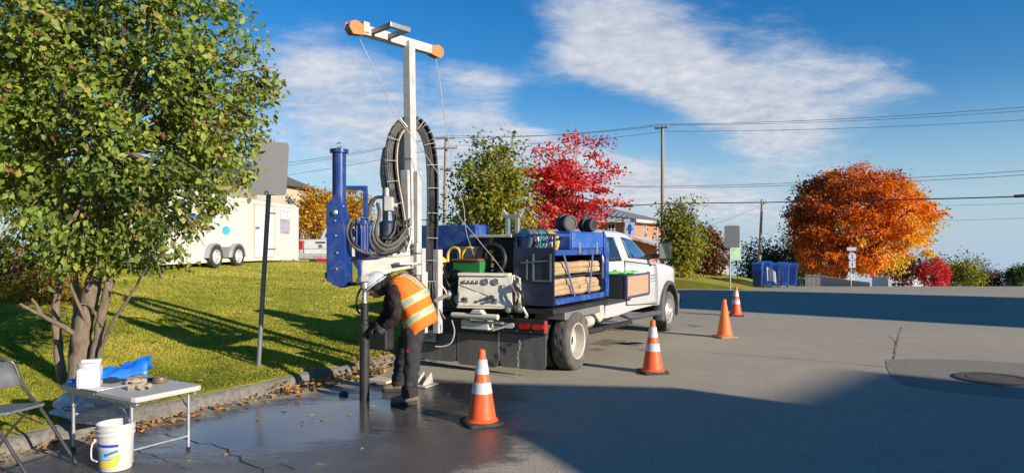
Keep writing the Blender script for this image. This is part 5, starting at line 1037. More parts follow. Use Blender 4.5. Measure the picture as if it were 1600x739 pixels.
        MB().tube(catmull([V(s * .86, 2.45, .56), V(s * 1.0, 2.6, .50), V(s * 1.02, 3.4, .475), V(s * 1.02, 4.15, .45), V(s * .9, 4.3, .46)], 5), .05, 10).build('side_step', M_plastic, c, smooth=60)
        mr_ = sub('mirror', c); hd = MB().box(*(sorted((s * 1.16, s * 1.38))), 3.62, 3.78, 1.47, 1.80).build('mirror_head', M_black, mr_, bevel=.03)
        MB().prism([V(s * 1.185, 3.618, 1.50), V(s * 1.355, 3.618, 1.50), V(s * 1.355, 3.618, 1.775), V(s * 1.185, 3.618, 1.775)], (0, -.005, 0)).build('mirror_glass', glassmat('mirror_glass', (.10, .15, .08), .15), mr_)  # green of the mirrored surroundings is painted into the glass base colour
        a_ = MB(); a_.prism([V(s * .9, 3.62, 1.48), V(s * .9, 3.86, 1.47), V(s * 1.2, 3.76, 1.50), V(s * 1.2, 3.68, 1.50)], (0, 0, .085)); a_.build('mirror_arm', M_black, mr_, bevel=.015)
        MB().box(*(sorted((s * .6, s * .86))), 5.74, 5.80, .92, 1.12).build('headlight', M_clear, c, bevel=.02)
    ws = MB(); ws.add([(-.74, 3.98, 1.47), (.74, 3.98, 1.47), (.64, 3.14, 1.945), (-.64, 3.14, 1.945)], [(0, 1, 2, 3)]); o = ws.build('windshield', M_glass, c, loc=(0, .015, .02))
    MB().box(-.62, .62, 1.405, 1.418, 1.45, 1.86).build('rear_window', M_glassdark, c, bevel=.01)
    MB().box(-.5, .5, 5.79, 5.84, .75, 1.12).build('grille', M_black, c, bevel=.02); MB().box(-.95, .95, 5.78, 5.95, .48, .72).build('front_bumper', M_alu, c, bevel=.04)
    b = MB(); b.box(-.72, .72, 4.48, 5.52, .5, 1.0); b.build('wheel_well', M_black, c)
    # print on the door
    ink = mat('door_print', (.16, .19, .25), .6); blu = mat('door_logo', (.30, .40, .62), .6)
    def dash(y0, z0, w_, h_, m_, nm='lettering'):
        x = side_x(y0, z0) + .0185; MB().add([(x, y0, z0), (x, y0 + w_, z0), (side_x(y0, z0 + h_) + .0185, y0 + w_, z0 + h_), (side_x(y0, z0 + h_) + .0185, y0, z0 + h_)], [(0, 1, 2, 3)]).build(nm, m_, c)
    for k in range(3): dash(2.98 + k * .10, 1.015, .08, .12 + .012 * (k % 2), blu, 'logo')
    for k in range(6): dash(2.96 + k * .055, .965, .04, .022, ink)
    for k in range(5): dash(2.97 + k * .06, .915, .045, .020, ink)
    for k in range(3): dash(3.06 + k * .05, 1.155, .035, .018, ink)
    for k in range(5): dash(3.72 + k * .075, 1.155, .05, .035, ink); dash(3.72 + k * .075, 1.10, .055, .032, ink); dash(3.73 + k * .075, 1.05, .06, .022, ink)
cab()
# side basket hung behind the door
sb = sub('side_basket', trk); M_mesh = mat('expanded_mesh', (.03, .03, .033), .6, 0, .5, 60, bump=.5)
MB().box(.99, 1.31, 1.36, 1.38, .92, 1.27).build('mesh_panel', M_mesh, sb); MB().box(.98, 1.33, 1.36, 2.52, .90, .92).build('floor', M_black, sb)
MB().box(1.315, 1.33, 1.40, 2.50, .935, 1.25).build('plywood_side', M_ply, sb)
b = MB(); b.box(1.30, 1.345, 1.355, 1.40, .91, 1.29); b.box(1.30, 1.345, 2.50, 2.535, .91, 1.29); b.box(1.30, 1.345, 1.40, 2.50, .91, .94); b.box(.98, 1.30, 1.355, 1.385, 1.26, 1.29); b.box(1.30, 1.345, 1.40, 2.50, 1.25, 1.28); b.build('frame', mat('frame_navy', (.04, .05, .14), .5, 0, .2, 8, dirt=(.3, .1, .05), dirt_amt=.4), sb, bevel=.005)
b = MB(); b.box(1.0, 1.30, 1.5, 2.2, .93, 1.22); b.build('load', M_black, sb, bevel=.03)
t_ = MB(); g = 9
for i in range(g):
    for j in range(g): t_.v.append((i / (g - 1) * .34 - .17, j / (g - 1) * .62 - .3, .07 * mnoise.noise(V(i * .5, j * .5, 1)) + .05 * math.cos(i / (g - 1) * 6) * .5))
t_.f = [(i * g + j, i * g + j + 1, (i + 1) * g + j + 1, (i + 1) * g + j) for i in range(g - 1) for j in range(g - 1)]
o = t_.build('safety_jacket', mat('fluorescent_green', (.16, .62, .08), .7, 0, .25, 8), loc=TW(1.13, 1.75, 1.27), smooth=60); o.rotation_euler = (0, 0, TH); so = o.modifiers.new('s', 'SOLIDIFY'); so.thickness = .02; tag(o, 'crumpled fluorescent green cloth on the basket behind the door', 'cloth')
# underbody bits between the wheels
b = MB(); b.box(.55, .92, 1.2, 1.9, .52, .80); b.build('fuel_tank', M_black, trk, bevel=.03)
b = MB(); b.prism([V(.98, .62, .83), V(.98, 1.15, .83), V(.98, 1.22, .62), V(.98, 1.0, .56), V(.98, .85, .66)], (.06, 0, 0)); b.build('bracket', M_cream, trk, bevel=.015); MB().cyl(V(.95, .52, .60), V(.95, .80, .60), .085, n=16).build('air_tank', M_cream, trk, smooth=40)
MB().beam(V(.9, .5, .44), V(.95, 2.7, .40), .06, .07).build('side_rail', M_black, trk); MB().cyl(V(.6, 1.9, .5), V(.62, 3.2, .5), .055).build('exhaust', M_grey, trk)
# ------------------------------------------------------------------ drill rig behind the truck
RO = V(-1.22, 8.64, 0)
rig = thing('drill_rig', 'white drilling mast with blue hammer, black hose loop and T-shaped top', 'drill rig', RO)
def Q(px, py, d): return P(px, py, d) - RO
def col(name, px, y0, y1, d, w, h, m_, parent=None, bevel=.006): return MB().beam(Q(px[1] if isinstance(px, tuple) else px, y1, d), Q(px[0] if isinstance(px, tuple) else px, y0, d), w, h, T_f).build(name, m_, parent or rig, bevel=bevel)
mast = sub('mast', rig)
col('column', (639, 644), 66, 428, 8.64, .105, .12, M_mast, mast); col('rail', (628, 631), 200, 420, 8.80, .085, .09, M_mast, mast); col('rail', 653, 268, 425, 8.62, .055, .09, M_mast, mast); col('carriage_plate', (633, 636), 266, 420, 8.52, .11, .05, M_mast, mast)
col('rail', 602, 285, 400, 8.6, .05, .06, M_grey, mast)
# T top
e0, e1 = Q(556, 45, 8.03), Q(677, 80, 9.03); tb = sub('mast_top', rig); dT = (e1 - e0).normalized()
MB().beam(e0, e1, .10, .115).build('cross_beam', M_mast, tb, bevel=.006)
sd = dT.cross(V(0, 0, 1)).normalized()
for (f_, nm) in ((.17, 0), (.37, 1)):
    p = e0.lerp(e1, f_); MB().beam(p + sd * .05 + V(0, 0, .0), p + sd * .36 + V(0, 0, .02), .05, .05).build('bracket_arm', M_grey, tb)
p, q = e0.lerp(e1, .17) + sd * .36 + V(0, 0, .02), e0.lerp(e1, .37) + sd * .36 + V(0, 0, .02); MB().beam(p - dT * .03, q + dT * .03, .06, .06).build('bracket_bar', M_grey, tb, bevel=.006)
M_pul = mat('pulley_orange', (.52, .19, .045), .55, 0, .15, 10, dirt=(.35, .2, .1), dirt_amt=.5)
for (p, sg_) in ((e0 - dT * .02, -1), (e1 + dT * .03, 1)):
    for k in (-.045, .045):
        c = p + sd * k; pts = [c + dT * (sg_ * a) + V(0, 0, z) for a, z in ((-.10, -.07), (.06, -.09), (.12, -.02), (.10, .05), (.02, .08), (-.10, .05))]; MB().prism(pts, sd * .012).build('pulley_cheek', M_pul, tb, bevel=.004)
    MB().lathe([(.07, -.03), (.05, -.01), (.05, .01), (.07, .03)], p + dT * (sg_ * .03), sd, 18).build('pulley_wheel', M_grey, tb, smooth=40)
MB().beam(e0 + dT * .07 + V(0, 0, .03), e0 + dT * .16 + V(0, 0, .03), .13, .13).build('pulley_block', M_cream, tb, bevel=.012)
for nm, pts in (('winch_rope', [(562, 62, 8.0), (575, 88, 8.05), (597, 135, 8.2), (622, 184, 8.35), (646, 216, 8.4), (690, 280, 8.5), (715, 335, 8.6), (745, 372, 8.7), (790, 430, 8.85), (824, 497, 8.95)]), ('winch_rope', [(680, 88, 9.05), (686, 120, 9.03), (692, 165, 9.0), (703, 230, 8.95), (712, 290, 8.9), (724, 320, 8.9), (728, 360, 8.9), (740, 398, 9.0)])):
    MB().tube(catmull([Q(*p) for p in pts], 6), .005, 6).build(nm, M_rope, rig, smooth=60)
# cable chain: link after link round the loop
path = catmull([Q(*p) for p in [(626, 398, 8.40), (625, 362, 8.40), (620, 325, 8.40), (613, 285, 8.42), (610, 248, 8.46), (614, 216, 8.52), (625, 197, 8.6), (641, 189, 8.68), (657, 196, 8.75), (668, 216, 8.8), (674, 245, 8.83), (676, 285, 8.84), (676, 330, 8.84), (675, 375, 8.84), (674, 415, 8.84), (673, 452, 8.84)]], 14)
ch = sub('cable_chain', rig); acc = 0; pts = [path[0]]
for a, c in zip(path, path[1:]):
    acc += (c - a).length
    if acc > .082: pts.append(c); acc = 0
Y_ = V(.25, -.97, 0)
for i in range(len(pts) - 1):
    a, c = pts[i], pts[i + 1]; t_ = (c - a).normalized(); s_ = t_.cross(Y_).normalized(); n_ = s_.cross(t_); m = a.lerp(c, .5); L_ = (c - a).length * .47; b = MB()
    for e in (-1, 1):
        o_ = m + s_ * (.060 * e); b.add([o_ + t_ * (L_ * x_) + s_ * (.010 * y_) + n_ * (.05 * z_) for x_, y_, z_ in ((-1, -1, -1), (1, -1, -1), (1, 1, -1), (-1, 1, -1), (-1, -1, 1), (1, -1, 1), (1, 1, 1), (-1, 1, 1))], [(0, 3, 2, 1), (4, 5, 6, 7), (0, 1, 5, 4), (1, 2, 6, 5), (2, 3, 7, 6), (3, 0, 4, 7)])
    b.beam(m - s_ * .064 - n_ * .035, m + s_ * .064 - n_ * .035, L_ * 1.9, .012, n_); b.build('link', M_black, ch)
    if i % 3 == 0: MB().beam(m - s_ * .070 + n_ * .052, m + s_ * .070 + n_ * .052, .009, .009, n_).build('link_bar', M_grey, ch)
for k in (-.038, -.019, 0, .019, .038):
    hp = []
    for i in range(0, len(path), 3):
        t_ = (path[min(i + 1, len(path) - 1)] - path[max(i - 1, 0)]).normalized(); s_ = t_.cross(Y_).normalized(); hp.append(path[i] + s_ * k)
    MB().tube(hp, .0125, 6).build('chain_hose', M_hose, ch, smooth=60)
# tan edge strip along the inside of the loop
hp = []
for i in range(10, 110, 4):
    t_ = (path[i + 1] - path[i - 1]).normalized(); s_ = t_.cross(Y_).normalized(); hp.append(path[i] + s_ * .078)
MB().tube(hp, .011, 6).build('edge_strip', mat('tan_strip', (.5, .38, .26), .6), ch, smooth=60)
MB().tube(catmull([Q(604, 230, 8.5), Q(601, 250, 8.5), Q(600, 275, 8.5), Q(603, 302, 8.5)], 5), [.02] + [.045] * 4 + [.05] * 6 + [.045] * 3 + [.03, .03], 10).build('hose_sleeve', M_grey, rig, smooth=60)
for k, (x0, x1) in enumerate(((668, 664), (671, 670), (675, 677), (679, 683))): MB().tube(catmull([Q(x0, 440, 8.8), Q((x0 + x1) / 2, 458, 8.78), Q(x1, 478, 8.8), Q(x1 + 6 * (k - 1), 498, 8.85)], 5), .014, 7).build('hose_tail', M_hosegrey if k % 2 else M_hose, rig, smooth=60)
# lower mast: bolted boxes, posts, feet
low = sub('lower_mast', rig)
for i in range(3):
    c0, c1 = Q(651, 380 + i * 17, 8.5), Q(651, 395.5 + i * 17, 8.5); bx_ = MB().beam(c0, c1, .085, .1, T_f).build('bolt_box', M_mast, low, bevel=.008)
    for e in (-.03, .03): c = c0.lerp(c1, .5) - T_f * .052 + V(0, 0, e); MB().cyl(c, c - T_f * .014, .012, n=6).build('bolt', M_grey, bx_)
col('post', 660, 388, 470, 8.55, .05, .08, M_mast, low); col('post', 684, 390, 520, 8.85, .085, .10, M_mast, low); col('post', 646, 425, 602, 8.62, .10, .12, M_cream, low); col('post', 664, 425, 520, 8.7, .05, .06, M_mast, low)
MB().box(*(Q(640, 0, 8.62).x - .03, Q(640, 0, 8.62).x + .19), -.12, .12, 1.30, 1.42).build('cross_plate', M_mast, low, bevel=.01)
ft = sub('foot', rig); p = Q(655, 600, 8.60); p.z = .012; MB().beam(p - T_r * .20, p + T_r * .20, .28, .022, V(0, 0, 1)).build('foot_plate', M_cream, ft, bevel=.006)
for k in (-.14, 0.02, .13): c = p + T_r * k; MB().prism([c + T_f * .1 + V(0, 0, .012), c - T_f * .12 + V(0, 0, .012), c - T_f * .10 + V(0, 0, .04), c + T_f * .06 + V(0, 0, .15)], T_r * .014).build('gusset', M_cream, ft)
p = Q(598, 600, 8.72); p.z = .03; MB().beam(p - T_r * .17, p + T_r * .16, .26, .05).build('ground_pad', mat('pad_wood', (.55, .45, .32), .8, 0, .15, 8), ft, bevel=.008)
# blue hammer
hm = sub('hammer', rig); hx = 530
MB().lathe([(.078, 0), (.078, 1.5), (.085, 1.5), (.105, 1.505), (.105, 1.545), (.06, 1.555), (.001, 1.555)], Q(hx, 445, 7.9), (0, 0, 1), 24).build('cylinder', M_blue, hm, smooth=35)
c = Q(530, 227, 7.9); MB().tube([c + V(.028 * math.cos(a), 0, .028 * math.sin(a)) for a in np.linspace(0, 6.283, 15)[:-1]], .007, 6, closed=True).build('lifting_eye', M_grey, hm, smooth=60)
pl = [Q(514, 322, 7.82), Q(527, 304, 7.82), Q(533, 304, 7.82), Q(543, 360, 7.82), Q(545, 445, 7.82), Q(536, 450, 7.82), Q(514, 438, 7.82)]; MB().prism([p + V(-.02, -.04, 0) for p in pl], (.03, .2, 0)).build('side_plate', M_blue, hm, bevel=.006)
MB().prism([Q(514, 322, 7.80), Q(518, 317, 7.80), Q(518, 442, 7.80), Q(514, 438, 7.80)], (-.02, .24, 0)).build('flange', M_blue, hm, bevel=.004)
c = Q(524, 332, 7.76); MB().lathe([(.03, 0), (.03, .02), (.015, .03), (.001, .03)], c, (0, -1, 0), 14).build('bolt', M_alu, hm); 
for (u, v) in ((524, 345), (525, 368), (527, 395), (526, 420), (537, 322)): MB().cyl(Q(u, v, 7.77), Q(u, v, 7.755), .009, n=8).build('bolt', M_alu, hm)
MB().cyl(Q(509, 430, 7.9), Q(517, 430, 7.9), .04, n=12).build('stop_knob', mat('dark_red', (.10, .03, .03), .6), hm)
b = MB(); b.beam(Q(541, 294, 7.95), Q(574, 294, 7.95), .05, .05); b.beam(Q(571, 297.5, 7.95), Q(571, 340, 7.95), .05, .05, V(0, 1, 0)); b.build('guard_frame', M_blue, hm, bevel=.004); MB().beam(Q(541, 445, 7.9), Q(567, 442, 7.85), .03, .04).build('lower_arm', M_black, hm)
MB().box(Q(560, 0, 7.98).x, Q(566, 0, 7.98).x, -.72, -.62, Q(0, 445, 7.95).z, Q(0, 402, 7.95).z).build('link_plate', M_blue, hm)
# drill head: blue motors, white gearbox, hoses
hd = sub('drill_head', rig)
MB().lathe([(.085, 0), (.09, .02), (.09, .06), (.078, .07), (.078, .36), (.095, .37), (.095, .42), (.07, .44), (.001, .44)], Q(567, 401, 7.95), (0, 0, 1), 22).build('motor', M_blue, hd, smooth=35)
b = MB()
for k in range(8): an = k * math.pi / 4; b.cyl(Q(567, 401, 7.95) + V(.083 * math.cos(an), .083 * math.sin(an), .06), Q(567, 401, 7.95) + V(.083 * math.cos(an), .083 * math.sin(an), .37), .011, n=6)
b.build('tie_bolts', M_blue, hd)
MB().lathe([(.095, 0), (.095, .25), (.07, .28)], Q(605, 382, 8.2), (0, 0, 1), 20).build('motor', M_navy, hd, smooth=35)
MB().box(*sorted((Q(601, 0, 8.2).x, Q(615, 0, 8.2).x)), -.50, -.38, Q(0, 330, 8.2).z, Q(0, 308, 8.2).z).build('gearbox', M_mast, hd, bevel=.012); MB().cyl(Q(612, 321, 8.2), Q(621, 321, 8.2), .026, n=12).build('port', M_mast, hd, smooth=40); MB().cyl(Q(604, 309, 8.2), Q(604, 296, 8.3), .03, n=12).build('port', M_mast, hd, smooth=40)
MB().prism([Q(546, 403, 7.98), Q(572, 400, 7.98), Q(640, 400, 8.2), Q(640, 420, 8.2), Q(612, 425, 8.1), Q(585, 437, 8.0), Q(566, 434, 7.98)], (.02, .22, 0)).build('carriage_arm', M_cream, hd, bevel=.012)
MB().prism([Q(546, 401, 7.9), Q(600, 398, 8.0), Q(600, 401, 8.0), Q(546, 405, 7.9)], (0, .3, 0)).build('motor_plate', M_blue, hd, bevel=.005)
b = MB(); b.beam(Q(612, 398, 8.2), Q(640, 396, 8.3), .06, .05); b.beam(Q(620, 412, 8.05), Q(648, 412, 8.3), .1, .03); b.build('clamp', M_mast, hd, bevel=.008)
hoses = [([(583, 312, 8.2), (577, 330, 8.15), (580, 355, 8.05), (586, 378, 8.0), (600, 390, 8.0), (618, 386, 8.05), (633, 370, 8.2)], .026, M_hosegrey), ([(590, 318, 8.2), (593, 336, 8.1), (588, 356, 8.05), (590, 374, 8.0), (604, 384, 8.0), (622, 376, 8.1), (636, 356, 8.25)], .022, M_hosegrey),
         ([(548, 344, 7.9), (543, 356, 7.85), (545, 374, 7.82), (556, 388, 7.8), (572, 395, 7.82), (588, 396, 7.85)], .02, M_hosegrey), ([(551, 348, 7.88), (548, 362, 7.82), (552, 378, 7.8), (562, 388, 7.8)], .018, M_hose), ([(573, 326, 8.0), (586, 310, 8.1), (598, 308, 8.2)], .02, M_hose),
         ([(583, 345, 8.0), (577, 370, 7.95), (584, 390, 7.95), (600, 396, 7.98), (622, 392, 8.1)], .022, M_hose), ([(590, 386, 7.95), (606, 394, 8.0), (624, 388, 8.1), (640, 372, 8.3)], .018, M_hose), ([(618, 345, 8.2), (616, 362, 8.1), (606, 374, 8.05), (600, 384, 8.0)], .012, M_hosegrey),
         ([(622, 340, 8.3), (630, 352, 8.25), (634, 372, 8.25), (628, 388, 8.2)], .016, M_hose), ([(628, 330, 8.3), (632, 350, 8.28), (638, 368, 8.3)], .012, M_hose), ([(598, 372, 8.0), (614, 372, 8.05), (628, 360, 8.2), (634, 345, 8.3)], .014, M_hose),
         ([(566, 446, 7.8), (559, 462, 7.78), (557, 480, 7.78), (562, 490, 7.76)], .012, M_hose)]
for pts, r_, m_ in hoses: MB().tube(catmull([Q(*p) for p in pts], 7), r_, 9).build('hose', m_, hd, smooth=60)
for (u, v, d) in ((640, 352, 8.3), (637, 362, 8.28), (640, 372, 8.28), (634, 380, 8.2), (630, 390, 8.15), (640, 345, 8.35), (560, 344, 7.86), (576, 343, 7.88)): MB().lathe([(.012, -.03), (.022, -.02), (.022, .02), (.014, .035)], Q(u, v, d), (.3, -.5, .6), 8).build('fitting', M_alu, hd)
b = MB(); b.tube([Q(640, 345, 8.35), Q(643, 360, 8.3), Q(641, 376, 8.25), Q(636, 392, 8.2)], .014, 8); b.build('manifold', M_alu, hd, smooth=60)
# spindle and casing into the ground
sp = V(P(569.5, 0, 7.74).x, 7.74, 0) - RO; ds = sub('drill_string', rig)
def zz(v): return P(0, v, 7.74).z
MB().lathe([(.03, zz(492)), (.034, zz(482)), (.034, zz(470)), (.026, zz(468)), (.026, zz(452)), (.045, zz(450)), (.045, zz(438)), (.03, zz(432))], sp, (0, 0, 1), 18).build('spindle', M_grey, ds, smooth=35)
MB().lathe([(.030, zz(520)), (.030, zz(500)), (.044, zz(499)), (.044, zz(474)), (.034, zz(473))], sp, (0, 0, 1), 18).build('coupling', M_black, ds, smooth=35); MB().lathe([(.055, -.05), (.055, zz(508)), (.044, zz(506)), (.044, zz(502))], sp, (0, 0, 1), 24).build('casing', M_black, ds, smooth=35)
MB().prism([sp + V(-.08, -.06, zz(444)), sp + V(-.02, -.09, zz(440)), sp + V(.06, -.06, zz(440)), sp + V(.06, .06, zz(440)), sp + V(-.08, .06, zz(444))], (0, 0, .07)).build('chuck', M_grey, ds, bevel=.008)
col('mud_pan', 595, 505, 545, 8.75, .3, .18, M_black, rig, .02)
b = MB(); b.cyl(Q(680, 470, 8.4), Q(703, 459, 8.35), .024, n=12); b.build('pull_bar', M_cream, rig, smooth=40); MB().tube([Q(690, 445, 8.35), Q(698, 458, 8.35)], .006, 6).build('pin', M_grey, rig)
MB().tube(catmull([Q(706, 500, 8.7), Q(710, 518, 8.7), Q(705, 535, 8.7), Q(692, 541, 8.7), Q(680, 541, 8.7)], 6), .009, 7).build('white_hose', M_rope, rig, smooth=60)

# ------------------------------------------------------------------ worker
def worker():
    O = P(640, 0, 7.72); O.z = 0; t = thing('person', 'worker in orange safety vest, white helmet and dark clothes bending over the drill casing', 'person', O)
    def W(px, py, d): return P(px, py, d) - O
    pel = W(650, 508, 7.82)
    J = dict(pel=pel, sp1=W(648, 488, 7.82), sp2=W(642, 467, 7.82), ch=W(632, 449, 7.82), nk=W(614, 440, 7.82), hd0=W(600, 440, 7.82), hd1=W(590, 444, 7.82),
             shn=W(616, 455, 7.63), eln=W(619, 497, 7.55), wrn=W(599, 513, 7.58), shf=W(614, 452, 8.02), elf=W(603, 496, 8.05), wrf=W(584, 508, 7.88),
             hpn=W(648, 518, 7.70), knn=W(645, 562, 7.58), ann=W(640, 610, 7.55), hpf=W(642, 516, 7.95), knf=W(629, 556, 8.05), anf=W(624, 593, 8.22))
    rad = dict(pel=(.165, .13), sp1=(.155, .125), sp2=(.165, .135), ch=(.17, .13), nk=(.075, .075), hd0=(.085, .095), hd1=(.085, .095), shn=(.088, .088), eln=(.07, .07), wrn=(.046, .046), shf=(.088, .088), elf=(.068, .068), wrf=(.042, .042), hpn=(.122, .118), knn=(.096, .098), ann=(.082, .086), hpf=(.118, .118), knf=(.094, .096), anf=(.08, .084))
    E = [('pel', 'sp1'), ('sp1', 'sp2'), ('sp2', 'ch'), ('ch', 'nk'), ('nk', 'hd0'), ('hd0', 'hd1'), ('ch', 'shn'), ('shn', 'eln'), ('eln', 'wrn'), ('ch', 'shf'), ('shf', 'elf'), ('elf', 'wrf'), ('pel', 'hpn'), ('hpn', 'knn'), ('knn', 'ann'), ('pel', 'hpf'), ('hpf', 'knf'), ('knf', 'anf')]
    ks = list(J); vs_ = [J[k] for k in ks]; rr = [rad[k] for k in ks]; ed = []
    for a, c in E:                                        # extra rings along the limbs keep the taper and give cloth bulk
        i, j = ks.index(a), ks.index(c)
        if (J[a] - J[c]).length > .25:
            vs_.append(J[a].lerp(J[c], .5) + (V(-.015, 0, 0) if a.startswith('hp') else V(0, 0, 0))); ra, rc = rad[a], rad[c]; rr.append(((ra[0] + rc[0]) * .5, (ra[1] + rc[1]) * .5)); m = len(vs_) - 1; ed += [(i, m), (m, j)]
        else: ed.append((i, j))
    me = bpy.data.meshes.new('body'); me.from_pydata([tuple(v) for v in vs_], ed, []); o = bpy.data.objects.new('body', me); COL.objects.link(o); o.parent = t
    sk = o.modifiers.new('skin', 'SKIN'); sk.use_smooth_shade = True
    for i, v in enumerate(me.skin_vertices[0].data): v.radius = rr[i]; v.use_root = (i == 0)
    ss = o.modifiers.new('sub', 'SUBSURF'); ss.levels = ss.render_levels = 3
    tx = bpy.data.textures.new('folds', 'CLOUDS'); tx.noise_scale = .07; tx.noise_depth = 3; dm = o.modifiers.new('folds', 'DISPLACE'); dm.texture = tx; dm.strength = .05; dm.mid_level = .5
    m_ = bpy.data.materials.new('work_clothes'); m_.use_nodes = True; N = m_.node_tree.nodes; Lk = m_.node_tree.links; bs = N['Principled BSDF']; bs.inputs['Roughness'].default_value = .85; bs.inputs['Specular IOR Level'].default_value = .2
    tc = N.new('ShaderNodeTexCoord'); sp_ = N.new('ShaderNodeSeparateXYZ'); Lk.new(tc.outputs['Object'], sp_.inputs[0]); mr = N.new('ShaderNodeMapRange'); Lk.new(sp_.outputs[2], mr.inputs[0]); mr.inputs[1].default_value = .80; mr.inputs[2].default_value = .81
    nz = N.new('ShaderNodeTexNoise'); nz.inputs['Scale'].default_value = 14; nz.inputs['Detail'].default_value = 6; Lk.new(tc.outputs['Object'], nz.inputs['Vector'])
    mx = N.new('ShaderNodeMix'); mx.data_type = 'RGBA'; Lk.new(mr.outputs[0], mx.inputs[0]); mx.inputs[6].default_value = (.034, .034, .037, 1); mx.inputs[7].default_value = (.026, .019, .018, 1); m2 = N.new('ShaderNodeMix'); m2.data_type = 'RGBA'; r2 = N.new('ShaderNodeMapRange'); Lk.new(nz.outputs[0], r2.inputs[0]); r2.inputs[1].default_value = .5; r2.inputs[2].default_value = .75; r2.inputs[4].default_value = .5; Lk.new(r2.outputs[0], m2.inputs[0]); Lk.new(mx.outputs[2], m2.inputs[6]); m2.inputs[7].default_value = (.075, .066, .058, 1); Lk.new(m2.outputs[2], bs.inputs['Base Color'])
    me.materials.append(m_)
    M_cloth = mat('dark_cloth', (.028, .022, .022), .9, 0, .3, 14)
    # vest: rings round the bent spine
    a0, a1 = W(659, 514, 7.82), W(622, 431, 7.82); ax = (a1 - a0).normalized(); yv = V(0, 1, 0); bk_ = ax.cross(yv).normalized(); bk_ = bk_ if bk_.z > 0 else -bk_; Lv = (a1 - a0).length
    ctr = lambda u: a0 + ax * (Lv * u) + bk_ * (.03 * math.sin(3.1 * u) - .02 * u)
    def ring(u, grow=0, n=40):
        wl = np.interp(u, [0, .15, .45, .75, .92, 1.02], [.225, .215, .222, .235, .20, .12]) + grow; up = np.interp(u, [0, .3, .6, .85, 1.02], [.20, .195, .205, .165, .08]) + grow; dn = np.interp(u, [0, .3, .6, .85, 1.02], [.185, .165, .15, .14, .09]) + grow; out = []
        for k in range(n):
            an = 2 * math.pi * k / n; c_, s_ = math.cos(an), math.sin(an); f = 1 + .022 * mnoise.noise(V(c_ * 3, s_ * 3, u * 7)) + .012 * math.sin(an * 9 + u * 9)
            out.append(ctr(u) + yv * (-wl * f * c_ * (abs(c_) ** -.12 if abs(c_) > .05 else 1)) + bk_ * ((up if s_ > 0 else dn) * f * s_) + ax * (.02 * math.sin(an) * (1 - u) - .05 * (1 - u) * max(0, -s_)))
        return out
    def band(us, grow, n=40):
        b = MB(); R_ = [ring(u, grow, n) for u in us]
        for r_ in R_: b.v += [tuple(p) for p in r_]
        b.f = [(i * n + k, i * n + (k + 1) % n, (i + 1) * n + (k + 1) % n, (i + 1) * n + k) for i in range(len(us) - 1) for k in range(n)]; return b
    M_vest = mat('vest_orange', (.80, .17, .012), .75, 0, .12, 9); M_lime = mat('vest_lime', (.60, .52, .07), .6); M_silver = mat('vest_silver', (.40, .41, .39), .4, .1, .06, 20)
    ve = band(np.linspace(0, 1.02, 16), .012); o = ve.build('vest', M_vest, t, smooth=60); so = o.modifiers.new('s', 'SOLIDIFY'); so.thickness = .008
    vest = o
    for (u0, u1) in ((.175, .305), (.46, .60)):
        o = band(np.linspace(u0, u1, 4), .0185).build('lime_stripe', M_lime, vest, smooth=60); o = band(np.linspace(u0 + .028, u1 - .028, 4), .0225).build('silver_stripe', M_silver, vest, smooth=60)
    for side in (-1, 1):                                   # shoulder braces
        for (g_, hw, m_, nm) in ((.0185, .048, M_lime, 'lime_stripe'), (.0225, .030, M_silver, 'silver_stripe')):
            b = MB(); us = np.linspace(.60, .99, 9)
            for u in us:
                rg = ring(u, g_, 80); cand = [p for i, p in enumerate(rg) if 0 < i < 40]; lat_ = .115 * side * (-1)
                for e in (-hw, 0, hw):
                    q = min(cand, key=lambda p: abs((p - ctr(u)).dot(yv) - (lat_ + e))); b.v.append(tuple(q + yv * (((lat_ + e) - (q - ctr(u)).dot(yv)))))
            b.f = [(3 * i + k, 3 * i + k + 1, 3 * i + k + 4, 3 * i + k + 3) for i in range(len(us) - 1) for k in range(2)]; b.build(nm, m_, vest, smooth=60)
    # hood, face, helmet
    hc = W(590, 446, 7.82); fwd = V(-.80, 0, -.60).normalized(); upv = V(-.60, 0, .80).normalized()
    def ball(c, rx, ry, rz, fx, ux, n=16, m=12):
        b = MB(); sx = fx.cross(ux).normalized()
        for i in range(m + 1):
            ph = math.pi * i / m
            for k in range(n): an = 2 * math.pi * k / n; b.v.append(tuple(c + ux * (rz * math.cos(ph)) + (fx * math.cos(an) * rx + sx * math.sin(an) * ry) * math.sin(ph)))
        b.f = [(i * n + k, i * n + (k + 1) % n, (i + 1) * n + (k + 1) % n, (i + 1) * n + k) for i in range(m) for k in range(n)]; return b
    hood = ball(hc + upv * -.01 - fwd * .02, .115, .100, .13, fwd, upv); hood.build('hood', M_cloth, t, smooth=180)
    MB().tube(catmull([hc - fwd * .06 - upv * .06, W(602, 446, 7.82), W(612, 444, 7.82)], 4), [.10] * 4 + [.115] * 3 + [.13] * 2, 12).build('collar', M_cloth, t, smooth=60)
    M_skin = mat('skin', (.36, .19, .13), .6, 0, .08, 20); fc = ball(hc + fwd * .045 - upv * .03, .075, .068, .095, fwd, upv); fc = fc.build('face', M_skin, t, smooth=180)
    MB().prism([hc + fwd * .118 - upv * .01 - yv * .012, hc + fwd * .118 - upv * .01 + yv * .012, hc + fwd * .112 - upv * .055 + yv * .017, hc + fwd * .112 - upv * .055 - yv * .017], fwd * .022).build('nose', M_skin, fc, bevel=.008); MB().box(*(0, .001), 0, .001, 0, .001) if 0 else None
    for e in (-.028, .028): ball(hc + fwd * .108 + upv * .008 + yv * e, .009, .013, .009, fwd, upv, 8, 6).build('eye', M_black, fc, smooth=180)
    MB().tube([hc + fwd * .112 - upv * .082 + yv * k for k in (-.025, 0, .025)], .006, 6).build('mouth', mat('lips', (.3, .1, .09), .6), fc)
